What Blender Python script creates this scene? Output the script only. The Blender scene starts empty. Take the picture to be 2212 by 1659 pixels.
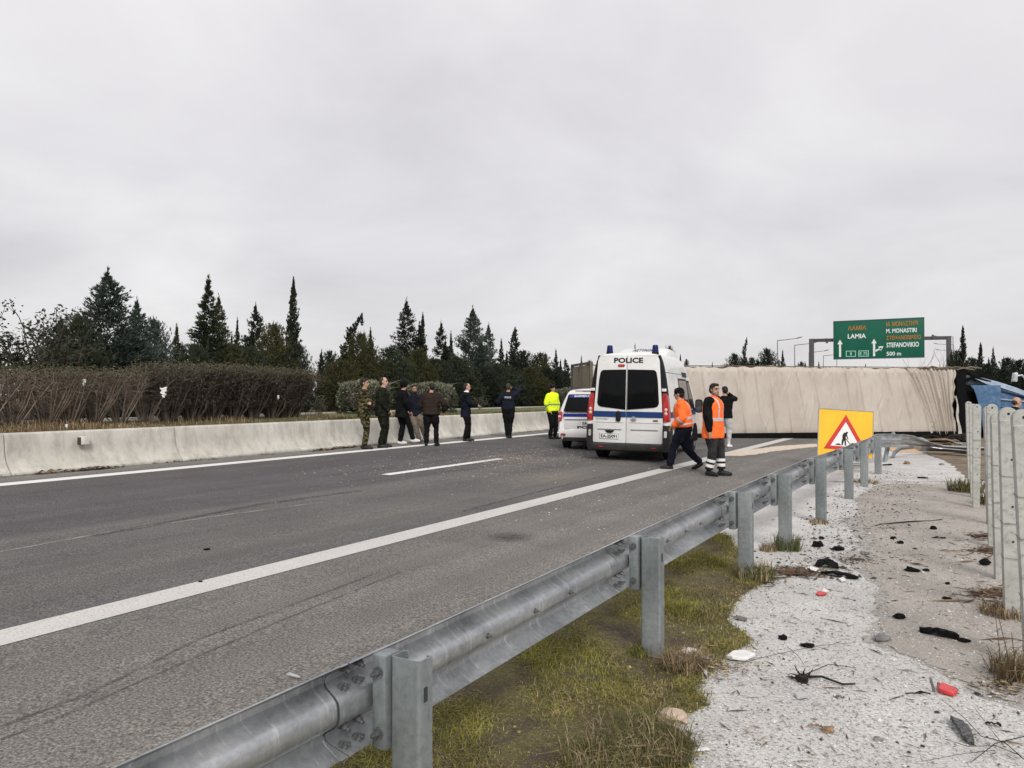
import bpy, bmesh, math, random
import numpy as np
from mathutils import Vector, Matrix
from mathutils.bvhtree import BVHTree

PI = math.pi
R = math.radians
C = bpy.context.scene.collection
S = bpy.context.scene
random.seed(7)
RNG = np.random.default_rng(7)

# ------------------------------------------------------------------ camera, sky, sun, exposure
CAMZ = 1.54
TH = math.atan((2074 - 1106) / 1660.0)          # the road runs along +Y, the camera is turned left of it
PITCH = math.atan(23.5 / 1660.0)
cam_data = bpy.data.cameras.new('camera')
cam = bpy.data.objects.new('camera', cam_data)
C.objects.link(cam)
cam.location = (0, 0, CAMZ)
cam.rotation_euler = (PI / 2 + PITCH, 0, TH)
cam_data.sensor_width = 36
cam_data.lens = 36 * 1660 / 2212.0
cam_data.clip_end = 3000
cam_data.clip_start = 0.05
S.camera = cam

SUN_EL, SUN_AZ = R(38), R(140)                   # azimuth clockwise from +Y
EXPO = 0.8
w = bpy.data.worlds.new("World")
S.world = w
w.use_nodes = True
nt = w.node_tree
nt.nodes.clear()
def wn(t, **k):
    n = nt.nodes.new(t)
    for a, b in k.items():
        setattr(n, a, b)
    return n
out = wn('ShaderNodeOutputWorld')
bg = wn('ShaderNodeBackground')
bg.inputs['Strength'].default_value = 0.1
sky = wn('ShaderNodeTexSky', sky_type='NISHITA', sun_disc=False, sun_elevation=SUN_EL, sun_rotation=SUN_AZ)
tc = wn('ShaderNodeTexCoord')
sep = wn('ShaderNodeSeparateXYZ')
nt.links.new(tc.outputs['Generated'], sep.inputs[0])
zc = wn('ShaderNodeMath', operation='MAXIMUM'); zc.inputs[1].default_value = 0.0
nt.links.new(sep.outputs['Z'], zc.inputs[0])
za = wn('ShaderNodeMath', operation='ADD'); za.inputs[1].default_value = 0.30
nt.links.new(zc.outputs[0], za.inputs[0])
dx = wn('ShaderNodeMath', operation='DIVIDE'); dy = wn('ShaderNodeMath', operation='DIVIDE')
nt.links.new(sep.outputs['X'], dx.inputs[0]); nt.links.new(za.outputs[0], dx.inputs[1])
nt.links.new(sep.outputs['Y'], dy.inputs[0]); nt.links.new(za.outputs[0], dy.inputs[1])
comb = wn('ShaderNodeCombineXYZ')
nt.links.new(dx.outputs[0], comb.inputs[0]); nt.links.new(dy.outputs[0], comb.inputs[1])
n1 = wn('ShaderNodeTexNoise'); n1.inputs['Scale'].default_value = 1.25; n1.inputs['Detail'].default_value = 6; n1.inputs['Roughness'].default_value = 0.53
n1.inputs['Distortion'].default_value = 0.35
nt.links.new(comb.outputs[0], n1.inputs['Vector'])
ramp = wn('ShaderNodeValToRGB')
e = ramp.color_ramp.elements
K = 10 / (2 ** EXPO)
def kc(r, g, b): return (r * K, g * K, b * K, 1)
e[0].position = 0.28; e[0].color = kc(.63, .61, .63)
e[1].position = 0.74; e[1].color = kc(.89, .875, .875)
m_ = ramp.color_ramp.elements.new(0.52); m_.color = kc(.765, .742, .757)
nt.links.new(n1.outputs['Fac'], ramp.inputs[0])
# overcast brightening towards the zenith
up = wn('ShaderNodeMapRange'); up.inputs['From Min'].default_value = 0.0; up.inputs['From Max'].default_value = 1.0
up.inputs['To Min'].default_value = 0.95; up.inputs['To Max'].default_value = 1.28
nt.links.new(zc.outputs[0], up.inputs['Value'])
mul = wn('ShaderNodeVectorMath', operation='SCALE')
nt.links.new(ramp.outputs['Color'], mul.inputs[0]); nt.links.new(up.outputs[0], mul.inputs['Scale'])
mixw = wn('ShaderNodeMixRGB'); mixw.inputs[0].default_value = 0.95
nt.links.new(sky.outputs[0], mixw.inputs[1]); nt.links.new(mul.outputs[0], mixw.inputs[2])
nt.links.new(mixw.outputs[0], bg.inputs['Color'])
nt.links.new(bg.outputs[0], out.inputs['Surface'])

sd = bpy.data.lights.new('sun', 'SUN')
sd.energy = 1.5
sd.angle = R(22)
sd.color = (1.0, 0.96, 0.90)
sun = bpy.data.objects.new('sun', sd)
C.objects.link(sun)
sdir = Vector((math.sin(SUN_AZ) * math.cos(SUN_EL), math.cos(SUN_AZ) * math.cos(SUN_EL), math.sin(SUN_EL)))
sun.rotation_euler = (-sdir).to_track_quat('-Z', 'Y').to_euler()
sun.location = sdir * 60

S.view_settings.view_transform = 'Standard'
S.view_settings.look = 'None'
S.view_settings.exposure = EXPO
S.view_settings.gamma = 1.0
S.view_settings.use_curve_mapping = False

# ------------------------------------------------------------------ measuring helpers
CM = Matrix.Rotation(TH, 3, 'Z') @ Matrix.Rotation(PI / 2 + PITCH, 3, 'X')
FW = Vector((-math.sin(TH), math.cos(TH), 0))
RT = Vector((math.cos(TH), math.sin(TH), 0))
def zg(x):
    if x > -2.75: return -0.07
    if x > -13.9: return 0.02 * (-5.26 - x)
    return 0.17
def at(u, v, z=None):
    """the point of the ground (or of height z) under a place measured in the photograph"""
    d = CM @ Vector(((u - 1106) / 1660.0, -(v - 829.5) / 1660.0, -1))
    zz = 0.0 if z is None else z
    for _ in range(12):
        t = (zz - CAMZ) / d.z
        p = Vector((0, 0, CAMZ)) + d * t
        if z is not None: return p
        zz = zg(p.x)
    p.z = zz
    return p
def cw(cx, cz, z=0.0):
    p = RT * cx + FW * cz
    return Vector((p.x, p.y, z))
def ucz(u, cz, z=0.0): return cw((u - 1106) / 1660.0 * cz, cz, z)
def fdz(fd): return TH - R(fd)                   # heading: degrees clockwise from the camera's own direction

# ------------------------------------------------------------------ materials
def nodemat(name):
    m = bpy.data.materials.new(name)
    m.use_nodes = True
    t = m.node_tree
    b = t.nodes['Principled BSDF']
    return m, t, b
def _n(t, ty, **k):
    n = t.nodes.new(ty)
    for a, b in k.items(): setattr(n, a, b)
    return n
def noise(t, scale, detail=3, rough=.55, vec=None, stretch=None, coord='Object'):
    c = _n(t, 'ShaderNodeTexCoord')
    src = c.outputs[coord]
    if stretch:
        mp = _n(t, 'ShaderNodeMapping'); mp.inputs['Scale'].default_value = stretch
        t.links.new(src, mp.inputs[0]); src = mp.outputs[0]
    n = _n(t, 'ShaderNodeTexNoise')
    n.inputs['Scale'].default_value = scale; n.inputs['Detail'].default_value = detail; n.inputs['Roughness'].default_value = rough
    t.links.new(src, n.inputs['Vector'])
    return n.outputs['Fac']
def rampn(t, fac, stops):
    r = _n(t, 'ShaderNodeValToRGB')
    el = r.color_ramp.elements
    while len(el) < len(stops): el.new(0.5)
    for q, (p, c) in zip(el, stops):
        q.position = p; q.color = (c[0], c[1], c[2], 1) if len(c) == 3 else c
    t.links.new(fac, r.inputs[0])
    return r.outputs['Color']
def mixc(t, fac, a, b, mode='MIX'):
    n = _n(t, 'ShaderNodeMixRGB', blend_type=mode)
    for i, s in ((0, fac), (1, a), (2, b)):
        if isinstance(s, (int, float)): n.inputs[i].default_value = s
        elif isinstance(s, tuple): n.inputs[i].default_value = (s[0], s[1], s[2], 1)
        else: t.links.new(s, n.inputs[i])
    return n.outputs[0]
def bumpn(t, b, fac, strength, dist=0.01):
    n = _n(t, 'ShaderNodeBump'); n.inputs['Strength'].default_value = strength; n.inputs['Distance'].default_value = dist
    t.links.new(fac, n.inputs['Height']); t.links.new(n.outputs[0], b.inputs['Normal'])
MATS = {}
def M(name, col, rough=.65, metal=0, var=.18, scale=6, bump=0, bscale=30, spec=.3, coat=0, dirt=None):
    if name in MATS: return MATS[name]
    m, t, b = nodemat(name)
    lo = tuple(max(0, c * (1 - var)) for c in col); hi = tuple(min(1, c * (1 + var)) for c in col)
    col_s = rampn(t, noise(t, scale, 4), [(.32, lo), (.68, hi)])
    if dirt:
        f = rampn(t, noise(t, dirt[1], 5, .65), [(.48, (0, 0, 0)), (.72, (dirt[2],) * 3)])
        col_s = mixc(t, f, col_s, dirt[0])
    t.links.new(col_s, b.inputs['Base Color'])
    b.inputs['Roughness'].default_value = rough
    b.inputs['Metallic'].default_value = metal
    b.inputs['Specular IOR Level'].default_value = spec
    b.inputs['Coat Weight'].default_value = coat
    if bump: bumpn(t, b, noise(t, bscale, 4), bump)
    MATS[name] = m
    return m

# ------------------------------------------------------------------ mesh helpers
class MB:
    def __init__(s): s.v = []; s.f = []; s.m = []; s.sm = []
    def add(s, vs, fs, m=0, sm=False):
        o = len(s.v)
        s.v.extend([tuple(p) for p in vs])
        for f in fs:
            s.f.append(tuple(i + o for i in f)); s.m.append(m); s.sm.append(sm)
        return s
    def box(s, c, d, m=0, rot=None):
        x, y, z = d[0] / 2, d[1] / 2, d[2] / 2
        vs = [Vector(p) for p in ((-x, -y, -z), (x, -y, -z), (x, y, -z), (-x, y, -z), (-x, -y, z), (x, -y, z), (x, y, z), (-x, y, z))]
        if rot is not None: vs = [rot @ p for p in vs]
        c = Vector(c)
        return s.add([p + c for p in vs], [(0, 3, 2, 1), (4, 5, 6, 7), (0, 1, 5, 4), (1, 2, 6, 5), (2, 3, 7, 6), (3, 0, 4, 7)], m)
    def tube(s, pts, rad, n=8, m=0, cap=True, sm=True):
        pts = [Vector(p) for p in pts]
        if isinstance(rad, (int, float)): rad = [rad] * len(pts)
        vs = []; prev = None
        for i, p in enumerate(pts):
            a = pts[max(0, i - 1)]; b = pts[min(len(pts) - 1, i + 1)]
            t = (b - a)
            if t.length < 1e-9: t = Vector((0, 0, 1))
            t.normalize()
            ref = prev if prev is not None else (Vector((1, 0, 0)) if abs(t.x) < .9 else Vector((0, 1, 0)))
            x = (ref - t * ref.dot(t))
            if x.length < 1e-6: x = t.orthogonal()
            x.normalize(); y = t.cross(x); prev = x
            for k in range(n):
                an = 2 * PI * k / n
                vs.append(p + (x * math.cos(an) + y * math.sin(an)) * rad[i])
        fs = []
        for i in range(len(pts) - 1):
            for k in range(n):
                k2 = (k + 1) % n
                fs.append((i * n + k, i * n + k2, (i + 1) * n + k2, (i + 1) * n + k))
        s.add(vs, fs, m, sm)
        if cap:
            o = len(s.v) - len(vs)
            s.f.append(tuple(o + k for k in reversed(range(n)))); s.m.append(m); s.sm.append(False)
            e = o + (len(pts) - 1) * n
            s.f.append(tuple(e + k for k in range(n))); s.m.append(m); s.sm.append(False)
        return s
    def loft(s, rings, m=0, cap=True, sm=True, closed=True):
        n = len(rings[0]); vs = [p for r in rings for p in r]; fs = []
        for i in range(len(rings) - 1):
            for k in range(n if closed else n - 1):
                k2 = (k + 1) % n
                fs.append((i * n + k, i * n + k2, (i + 1) * n + k2, (i + 1) * n + k))
        s.add(vs, fs, m, sm)
        if cap:
            o = len(s.v) - len(vs)
            s.f.append(tuple(o + k for k in reversed(range(n)))); s.m.append(m); s.sm.append(False)
            e = o + (len(rings) - 1) * n
            s.f.append(tuple(e + k for k in range(n))); s.m.append(m); s.sm.append(False)
        return s
    def prism(s, outline, fn, t0, t1, m=0, sm=False):
        """outline of (a, b); fn(a, b, t) gives the point; extruded from t0 to t1"""
        n = len(outline)
        vs = [fn(a, b, t0) for a, b in outline] + [fn(a, b, t1) for a, b in outline]
        fs = [tuple(reversed(range(n))), tuple(range(n, 2 * n))] + [(k, (k + 1) % n, n + (k + 1) % n, n + k) for k in range(n)]
        return s.add(vs, fs, m, sm)
    def ell(s, c, r, rot=None, nu=12, nv=8, m=0):
        c = Vector(c); vs = []; fs = []
        for j in range(nv + 1):
            ph = PI * j / nv
            for i in range(nu):
                a = 2 * PI * i / nu
                p = Vector((r[0] * math.sin(ph) * math.cos(a), r[1] * math.sin(ph) * math.sin(a), r[2] * math.cos(ph)))
                if rot is not None: p = rot @ p
                vs.append(c + p)
        for j in range(nv):
            for i in range(nu):
                i2 = (i + 1) % nu
                fs.append((j * nu + i, (j + 1) * nu + i, (j + 1) * nu + i2, j * nu + i2))
        return s.add(vs, fs, m, True)
    def build(s, name, mats, parent=None, bevel=0, segs=2, sharp=35, loc=None, rot=None, weld=False):
        me = bpy.data.meshes.new(name)
        me.from_pydata(s.v, [], s.f)
        if not isinstance(mats, (list, tuple)): mats = [mats]
        for x in mats: me.materials.append(x)
        me.polygons.foreach_set('material_index', s.m)
        me.polygons.foreach_set('use_smooth', s.sm)
        me.update()
        if bevel or weld:
            bm = bmesh.new(); bm.from_mesh(me)
            bmesh.ops.remove_doubles(bm, verts=bm.verts, dist=1e-5)
            bmesh.ops.recalc_face_normals(bm, faces=bm.faces)
            if bevel:
                ed = [e for e in bm.edges if len(e.link_faces) == 2 and e.calc_face_angle(0) > R(30)]
                bmesh.ops.bevel(bm, geom=ed, offset=bevel, segments=segs, affect='EDGES', profile=.6, clamp_overlap=True)
                for f in bm.faces: f.smooth = True
            bm.to_mesh(me); bm.free()
        if any(p.use_smooth for p in me.polygons):
            me.set_sharp_from_angle(angle=R(sharp))
        o = bpy.data.objects.new(name, me)
        C.objects.link(o)
        if parent is not None: o.parent = parent
        if loc is not None: o.location = loc
        if rot is not None: o.rotation_euler = rot
        return o
def np_mesh(name, V, Fc, mats, parent=None, midx=None, smooth=False):
    """triangles or quads from arrays"""
    me = bpy.data.meshes.new(name)
    V = np.asarray(V, dtype=np.float32).reshape(-1, 3); Fc = np.asarray(Fc, dtype=np.int32)
    k = Fc.shape[1]
    me.vertices.add(len(V)); me.vertices.foreach_set('co', V.ravel())
    me.loops.add(Fc.size); me.loops.foreach_set('vertex_index', Fc.ravel())
    me.polygons.add(len(Fc)); me.polygons.foreach_set('loop_start', np.arange(0, Fc.size, k, dtype=np.int32))
    if midx is not None: me.polygons.foreach_set('material_index', np.asarray(midx, dtype=np.int32))
    me.polygons.foreach_set('use_smooth', np.full(len(Fc), smooth))
    if not isinstance(mats, (list, tuple)): mats = [mats]
    for x in mats: me.materials.append(x)
    me.update(calc_edges=True); me.validate()
    o = bpy.data.objects.new(name, me); C.objects.link(o)
    if parent is not None: o.parent = parent
    return o
def tag(o, label=None, cat=None, group=None, kind=None):
    if label: o['label'] = label
    if cat: o['category'] = cat
    if group: o['group'] = group
    if kind: o['kind'] = kind
    return o
def thing(name, label, cat, loc=(0, 0, 0), rz=0, group=None, rot=None):
    o = bpy.data.objects.new(name, None)
    o.empty_display_size = .2
    C.objects.link(o); o.location = loc
    o.rotation_euler = rot if rot is not None else (0, 0, rz)
    return tag(o, label, cat, group)
def copy_part(src, parent, loc=None, rot=None, scale=None):
    o = src.copy(); C.objects.link(o); o.parent = parent
    if loc is not None: o.location = loc
    if rot is not None: o.rotation_euler = rot
    if scale is not None: o.scale = scale
    return o
def text_obj(txt, name, mat, parent, mtx, width, height, depth=.002, bold=0.0):
    """lettering as a real mesh, fitted into width x height in its own XY plane, then moved by mtx"""
    cu = bpy.data.curves.new(name, 'FONT'); cu.body = txt; cu.extrude = 0.02; cu.offset = bold; cu.resolution_u = 3
    tmp = bpy.data.objects.new(name, cu); C.objects.link(tmp)
    dg = bpy.context.evaluated_depsgraph_get(); dg.update()
    me = bpy.data.meshes.new_from_object(tmp.evaluated_get(dg))
    C.objects.unlink(tmp); bpy.data.objects.remove(tmp)
    n = len(me.vertices); co = np.empty(n * 3, dtype=np.float32); me.vertices.foreach_get('co', co); co = co.reshape(-1, 3)
    lo = co.min(0); hi = co.max(0)
    co = (co - lo) / np.maximum(hi - lo, 1e-6) * np.array([width, height, depth], dtype=np.float32)
    A = np.array(mtx.to_4x4(), dtype=np.float32)
    co = co @ A[:3, :3].T + A[:3, 3]
    me.vertices.foreach_set('co', co.astype(np.float32).ravel())
    me.materials.clear(); me.materials.append(mat)
    me.update()
    o = bpy.data.objects.new(name, me); C.objects.link(o)
    if parent is not None: o.parent = parent
    return o
def basis(o, x, y, z):
    m = Matrix.Identity(4)
    for i, a in enumerate((x, y, z)):
        a = Vector(a)
        m[0][i], m[1][i], m[2][i] = a.x, a.y, a.z
    m[0][3], m[1][3], m[2][3] = o[0], o[1], o[2]
    return m
# ------------------------------------------------------------------ setting: ground, road, markings
def x_sheet(name, x0, x1, y0, y1, off, mat, kind='structure'):
    me = MB().add([(x0, y0, zg(x0 + 1e-4) + off), (x1, y0, zg(x1 - 1e-4) + off), (x1, y1, zg(x1 - 1e-4) + off), (x0, y1, zg(x0 + 1e-4) + off)], [(0, 1, 2, 3)])
    return tag(me.build(name, mat), kind=kind)
def densify(pts, step, jit, rnd):
    o = []
    for i, p in enumerate(pts):
        q = pts[(i + 1) % len(pts)]
        d = (q - p).length; n = max(1, int(d / step))
        for k in range(n):
            r = p.lerp(q, k / n)
            o.append(Vector((r.x + rnd.uniform(-jit, jit), r.y + rnd.uniform(-jit, jit), 0)))
    return o
def poly_sheet(name, pts, off, mat, step=.12, jit=.03, kind='structure', seed=1):
    pts = densify([Vector((p[0], p[1], 0)) for p in pts], step, jit, random.Random(seed))
    bm = bmesh.new()
    vs = [bm.verts.new((p.x, p.y, zg(p.x) + off)) for p in pts]
    es = [bm.edges.new((vs[i], vs[(i + 1) % len(vs)])) for i in range(len(vs))]
    bmesh.ops.triangle_fill(bm, use_beauty=True, use_dissolve=False, edges=es)
    bmesh.ops.recalc_face_normals(bm, faces=bm.faces)
    for f in bm.faces:
        if f.normal.z < 0: f.normal_flip()
    me = bpy.data.meshes.new(name); bm.to_mesh(me); bm.free(); me.materials.append(mat)
    o = bpy.data.objects.new(name, me); C.objects.link(o)
    return tag(o, kind=kind)

# asphalt: tone bands across the carriageway, aggregate speckle, long streaks along the lanes
m, t, b = nodemat('asphalt')
c = _n(t, 'ShaderNodeTexCoord'); sx = _n(t, 'ShaderNodeSeparateXYZ'); t.links.new(c.outputs['Object'], sx.inputs[0])
wob = noise(t, .35, 2)
ad = _n(t, 'ShaderNodeMath', operation='MULTIPLY_ADD'); ad.inputs[1].default_value = .5
t.links.new(wob, ad.inputs[0]); t.links.new(sx.outputs['X'], ad.inputs[2])
mr = _n(t, 'ShaderNodeMapRange'); mr.inputs['From Min'].default_value = -14; mr.inputs['From Max'].default_value = -2
t.links.new(ad.outputs[0], mr.inputs['Value'])
def bx(x): return (x + 14.25) / 12.0
bands = rampn(t, mr.outputs[0], [(bx(-13.6), (.15, .145, .135)), (bx(-12.6), (.085, .08, .081)), (bx(-11.4), (.066, .062, .065)), (bx(-9.2), (.076, .072, .075)),
    (bx(-8.6), (.066, .063, .066)), (bx(-8.3), (.100, .097, .094)), (bx(-7.1), (.088, .086, .084)), (bx(-6.3), (.104, .101, .097)), (bx(-5.5), (.085, .083, .082)),
    (bx(-5.0), (.118, .113, .105)), (bx(-3.6), (.138, .131, .121)), (bx(-2.2), (.150, .142, .132))])
streak = rampn(t, noise(t, 3.2, 4, .6, stretch=(1, .035, 1)), [(.3, (.84,) * 3), (.7, (1.14,) * 3)])
col = mixc(t, 1.0, bands, streak, 'MULTIPLY')
blot = rampn(t, noise(t, .8, 5, .6), [(.3, (.86,) * 3), (.7, (1.14,) * 3)])
col = mixc(t, 1.0, col, blot, 'MULTIPLY')
spk = noise(t, 62, 3, .75)
sp = rampn(t, spk, [(.30, (.30,) * 3), (.5, (1.06,) * 3), (.68, (2.3, 2.22, 2.12))])
col = mixc(t, 1.0, col, sp, 'MULTIPLY')
t.links.new(col, b.inputs['Base Color']); b.inputs['Roughness'].default_value = .85; b.inputs['Specular IOR Level'].default_value = .3
bumpn(t, b, noise(t, 110, 3, .7), .55, .006)
ASPH = m
# worn road paint
def paint(name, col, wear):
    m, t, b = nodemat(name)
    f = rampn(t, noise(t, 60, 4, .7), [(wear - .1, (0, 0, 0)), (wear + .12, (1, 1, 1))])
    f2 = rampn(t, noise(t, 1.2, 4, .6, stretch=(1, .3, 1)), [(.3, (.84,) * 3), (.7, (1.0,) * 3)])
    cc = mixc(t, f, (.16, .155, .145), col)
    t.links.new(mixc(t, 1.0, cc, f2, 'MULTIPLY'), b.inputs['Base Color'])
    b.inputs['Roughness'].default_value = .7
    bumpn(t, b, noise(t, 110, 3), .3, .004)
    return m
PAINT_W = paint('paint_white', (.74, .73, .71), .27)
PAINT_O = paint('paint_worn', (.56, .545, .515), .36)
def stainmat(name, col, alpha, scale, stretch=(1, 1, 1), soft=False):
    m, t, b = nodemat(name)
    f = rampn(t, noise(t, scale, 4, .65, stretch=stretch), [(.32, (0, 0, 0)), (.68, (alpha,) * 3)])
    b.inputs['Base Color'].default_value = (*col, 1); b.inputs['Roughness'].default_value = .85
    if soft:
        c = _n(t, 'ShaderNodeTexCoord'); sub = _n(t, 'ShaderNodeVectorMath', operation='DISTANCE'); sub.inputs[1].default_value = (.5, .5, .5)
        fl = _n(t, 'ShaderNodeVectorMath', operation='MULTIPLY'); fl.inputs[1].default_value = (1, 1, 0); t.links.new(c.outputs['Generated'], fl.inputs[0])
        sub.inputs[1].default_value = (.5, .5, 0); t.links.new(fl.outputs[0], sub.inputs[0])
        fall = _n(t, 'ShaderNodeMapRange'); fall.inputs['From Min'].default_value = .06; fall.inputs['From Max'].default_value = .46; fall.inputs['To Min'].default_value = 1; fall.inputs['To Max'].default_value = 0
        t.links.new(sub.outputs['Value'], fall.inputs['Value'])
        f = mixc(t, 1.0, f, fall.outputs[0], 'MULTIPLY')
    t.links.new(f, b.inputs['Alpha'])
    return m
SKID = stainmat('tyre_rubber', (.03, .029, .028), .5, 22, (1, .4, 1))
SEAM = stainmat('joint_dust', (.34, .33, .31), .8, 14, (1, .3, 1))
OIL = stainmat('oil', (.03, .03, .03), .75, 16, soft=True)
DUST = stainmat('dust', (.34, .29, .235), .5, 18, soft=True)

# ground to the horizon
GROUND = M('field_soil', (.10, .095, .06), .95, var=.35, scale=.4, bump=.3, bscale=3)
tag(MB().add([(-1500, -600, -.32), (1500, -600, -.32), (1500, 2500, -.32), (-1500, 2500, -.32)], [(0, 1, 2, 3)]).build('ground', GROUND), kind='structure')
x_sheet('road', -13.9, -2.75, -14, 420, 0, ASPH)
tag(MB().add([(-17.2, -14, .1), (-17.2, 420, .1), (-29, 420, .02), (-29, -14, .02)], [(0, 3, 2, 1)]).build('opposite_road', ASPH), kind='structure')
x_sheet('edge_line', -12.98, -12.64, -14, 320, .004, PAINT_W)
x_sheet('edge_line', -5.42, -5.10, -14, 320, .004, PAINT_O)
for y in (-13.0, -1.0, 11.0, 23.0, 35.0, 47.0, 59.0, 71.0, 83.0):
    x_sheet('lane_dash', -9.2, -8.99, y, y + 4.1, .004, PAINT_W)

def mark(name, uv, width, mat, off=.004, n=12):
    pts = [at(u, v) for u, v in uv]
    vs = []
    for i, p in enumerate(pts):
        a = pts[max(0, i - 1)]; q = pts[min(len(pts) - 1, i + 1)]
        d = (q - a); d.z = 0; d.normalize(); nrm = Vector((-d.y, d.x, 0))
        for sgn in (-1, 1):
            r = p + nrm * (width / 2 * sgn); vs.append((r.x, r.y, zg(r.x) + off))
    fs = [(2 * i, 2 * i + 1, 2 * i + 3, 2 * i + 2) for i in range(len(pts) - 1)]
    o = MB().add(vs, fs).build(name, mat)
    return tag(o, kind='structure')
mark('tyre_mark', [(0, 1599), (117, 1556), (273, 1486), (461, 1404), (625, 1334), (864, 1236)], .022, SKID)
mark('tyre_mark', [(0, 1572), (195, 1498), (430, 1381), (625, 1310), (820, 1236)], .03, SKID, .0045)
mark('asphalt_joint', [(-200, 1228), (0, 1193), (234, 1150), (500, 1111), (700, 1085)], .05, SEAM)
mark('tyre_mark', [(200, 1158), (351, 1131), (560, 1090), (781, 1060)], .12, SKID, .005)
mark('tyre_mark', [(1000, 1105), (1180, 1058), (1300, 1030)], .07, SKID, .005)
def blob(u0, u1, v0, v1, n=18):
    r = random.Random(int(u0)); o = []
    for k in range(n):
        a = 2 * PI * k / n; s = r.uniform(.75, 1.1)
        o.append(at((u0 + u1) / 2 + math.cos(a) * (u1 - u0) / 2 * s, (v0 + v1) / 2 + math.sin(a) * (v1 - v0) / 2 * s))
    return o
poly_sheet('oil_stain', blob(1020, 1180, 1148, 1174), .005, OIL, .1, .03)
poly_sheet('dust_film', blob(980, 1250, 975, 1008), .005, DUST, .2, .06)
poly_sheet('dust_film', blob(1050, 1330, 1010, 1062), .0055, DUST, .2, .06, seed=4)
SAND = M('sand', (.55, .47, .385), .95, var=.15, scale=8, bump=.4, bscale=40)
poly_sheet('sand_spill', [at(*q) for q in ((1545, 985), (1600, 974), (1680, 964), (1770, 958), (1830, 955), (1832, 962), (1770, 965), (1690, 973), (1610, 985))], .006, SAND, .15, .06)
poly_sheet('sand_spill', [at(*q) for q in ((1905, 962), (1960, 955), (2030, 960), (2050, 968), (2010, 979), (1930, 977))], .008, M('orange_sand', (.50, .33, .20), .95, var=.2, scale=9, bump=.4), .15, .05)

# verge: pale crushed stone, with the tan worn path and the moss strip along the rail
m, t, b = nodemat('pale_gravel')
base = rampn(t, noise(t, 1.6, 5, .6), [(.3, (.50, .485, .465)), (.7, (.66, .65, .63))])
g1 = rampn(t, noise(t, 55, 3, .8), [(.30, (.22, .21, .20)), (.45, (.86,) * 3), (.7, (1.2,) * 3)])
col = mixc(t, 1.0, base, g1, 'MULTIPLY')
vo = _n(t, 'ShaderNodeTexVoronoi'); vo.inputs['Scale'].default_value = 26
cc = _n(t, 'ShaderNodeTexCoord'); t.links.new(cc.outputs['Object'], vo.inputs['Vector'])
dk = rampn(t, vo.outputs['Distance'], [(.10, (.28, .27, .26)), (.17, (1, 1, 1))])
col = mixc(t, rampn(t, noise(t, 2.2, 3), [(.5, (0, 0, 0)), (.62, (1, 1, 1))]), col, mixc(t, 1.0, col, dk, 'MULTIPLY'))
t.links.new(col, b.inputs['Base Color']); b.inputs['Roughness'].default_value = .92; b.inputs['Specular IOR Level'].default_value = .25
bumpn(t, b, noise(t, 80, 4, .75), .8, .012)
GRAVEL = m
m, t, b = nodemat('tan_path')
base = rampn(t, noise(t, 2.0, 5, .6), [(.3, (.29, .265, .235)), (.7, (.40, .37, .335))])
g1 = rampn(t, noise(t, 85, 3, .8), [(.3, (.45, .43, .40)), (.5, (1.0,) * 3), (.72, (1.25,) * 3)])
t.links.new(mixc(t, 1.0, base, g1, 'MULTIPLY'), b.inputs['Base Color']); b.inputs['Roughness'].default_value = .95
bumpn(t, b, noise(t, 80, 4, .75), .7, .010)
PATH = m
SMOOTH_W = M('pale_concrete', (.50, .49, .475), .9, var=.14, scale=2.5, bump=.25, bscale=60, dirt=((.30, .28, .26), 14, .8))
m, t, b = nodemat('moss_soil')
cc = rampn(t, noise(t, 5, 5, .65), [(.28, (.07, .055, .038)), (.42, (.13, .10, .06)), (.56, (.20, .175, .055)), (.8, (.25, .215, .11))])
g1 = rampn(t, noise(t, 60, 3, .8), [(.3, (.35,) * 3), (.65, (1.3,) * 3)])
t.links.new(mixc(t, 1.0, cc, g1, 'MULTIPLY'), b.inputs['Base Color']); b.inputs['Roughness'].default_value = 1
bumpn(t, b, noise(t, 55, 5, .8), 1.0, .05)
MOSS = m
PATH_H = stainmat('path_edge_dust', (.34, .315, .28), .85, 16)
SOIL = M('dry_soil', (.17, .135, .095), .97, var=.35, scale=3, bump=.7, bscale=25)
x_sheet('gravel_verge', -2.75, 6.0, -8, 44, .0, GRAVEL)
x_sheet('earth_bank', 6.0, 40.0, -8, 44, .0, SOIL)
poly_sheet('worn_path', [at(*q) for q in ((1859, 1123), (1893, 1167), (1856, 1214), (1916, 1268), (1916, 1338), (1896, 1389), (1993, 1429), (2091, 1479), (2200, 1520), (2330, 1540),
    (2230, 1350), (2160, 1180), (2120, 1090), (2080, 1046), (1990, 1045), (1900, 1046), (1850, 1075))], .004, PATH, .05, .028)
_pc = [at(*q) for q in ((1859, 1123), (1893, 1167), (1856, 1214), (1916, 1268), (1916, 1338), (1896, 1389), (1993, 1429), (2091, 1479), (2200, 1520), (2330, 1540), (2230, 1350), (2160, 1180), (2120, 1090))]
_cc = sum((p for p in _pc), Vector()) / len(_pc)
poly_sheet('worn_path_edge', [Vector((_cc.x + (p.x - _cc.x) * 1.28, p.y - (.18 if p.y < 5 else 0), 0)) for p in _pc], .002, PATH_H, .08, .04)
poly_sheet('concrete_apron', [at(*q) for q in ((1800, 1040), (1850, 1042), (1940, 1041), (2085, 1041), (2088, 1010), (2040, 990), (1980, 975), (1935, 976), (1890, 985))], .005, SMOOTH_W, .2, .015)
poly_sheet('dry_earth', [at(*q) for q in ((1985, 975), (1955, 958), (1985, 949), (2150, 945), (2240, 950), (2150, 1040), (2092, 1036), (2050, 1000))], .009, SOIL, .15, .05)
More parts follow.
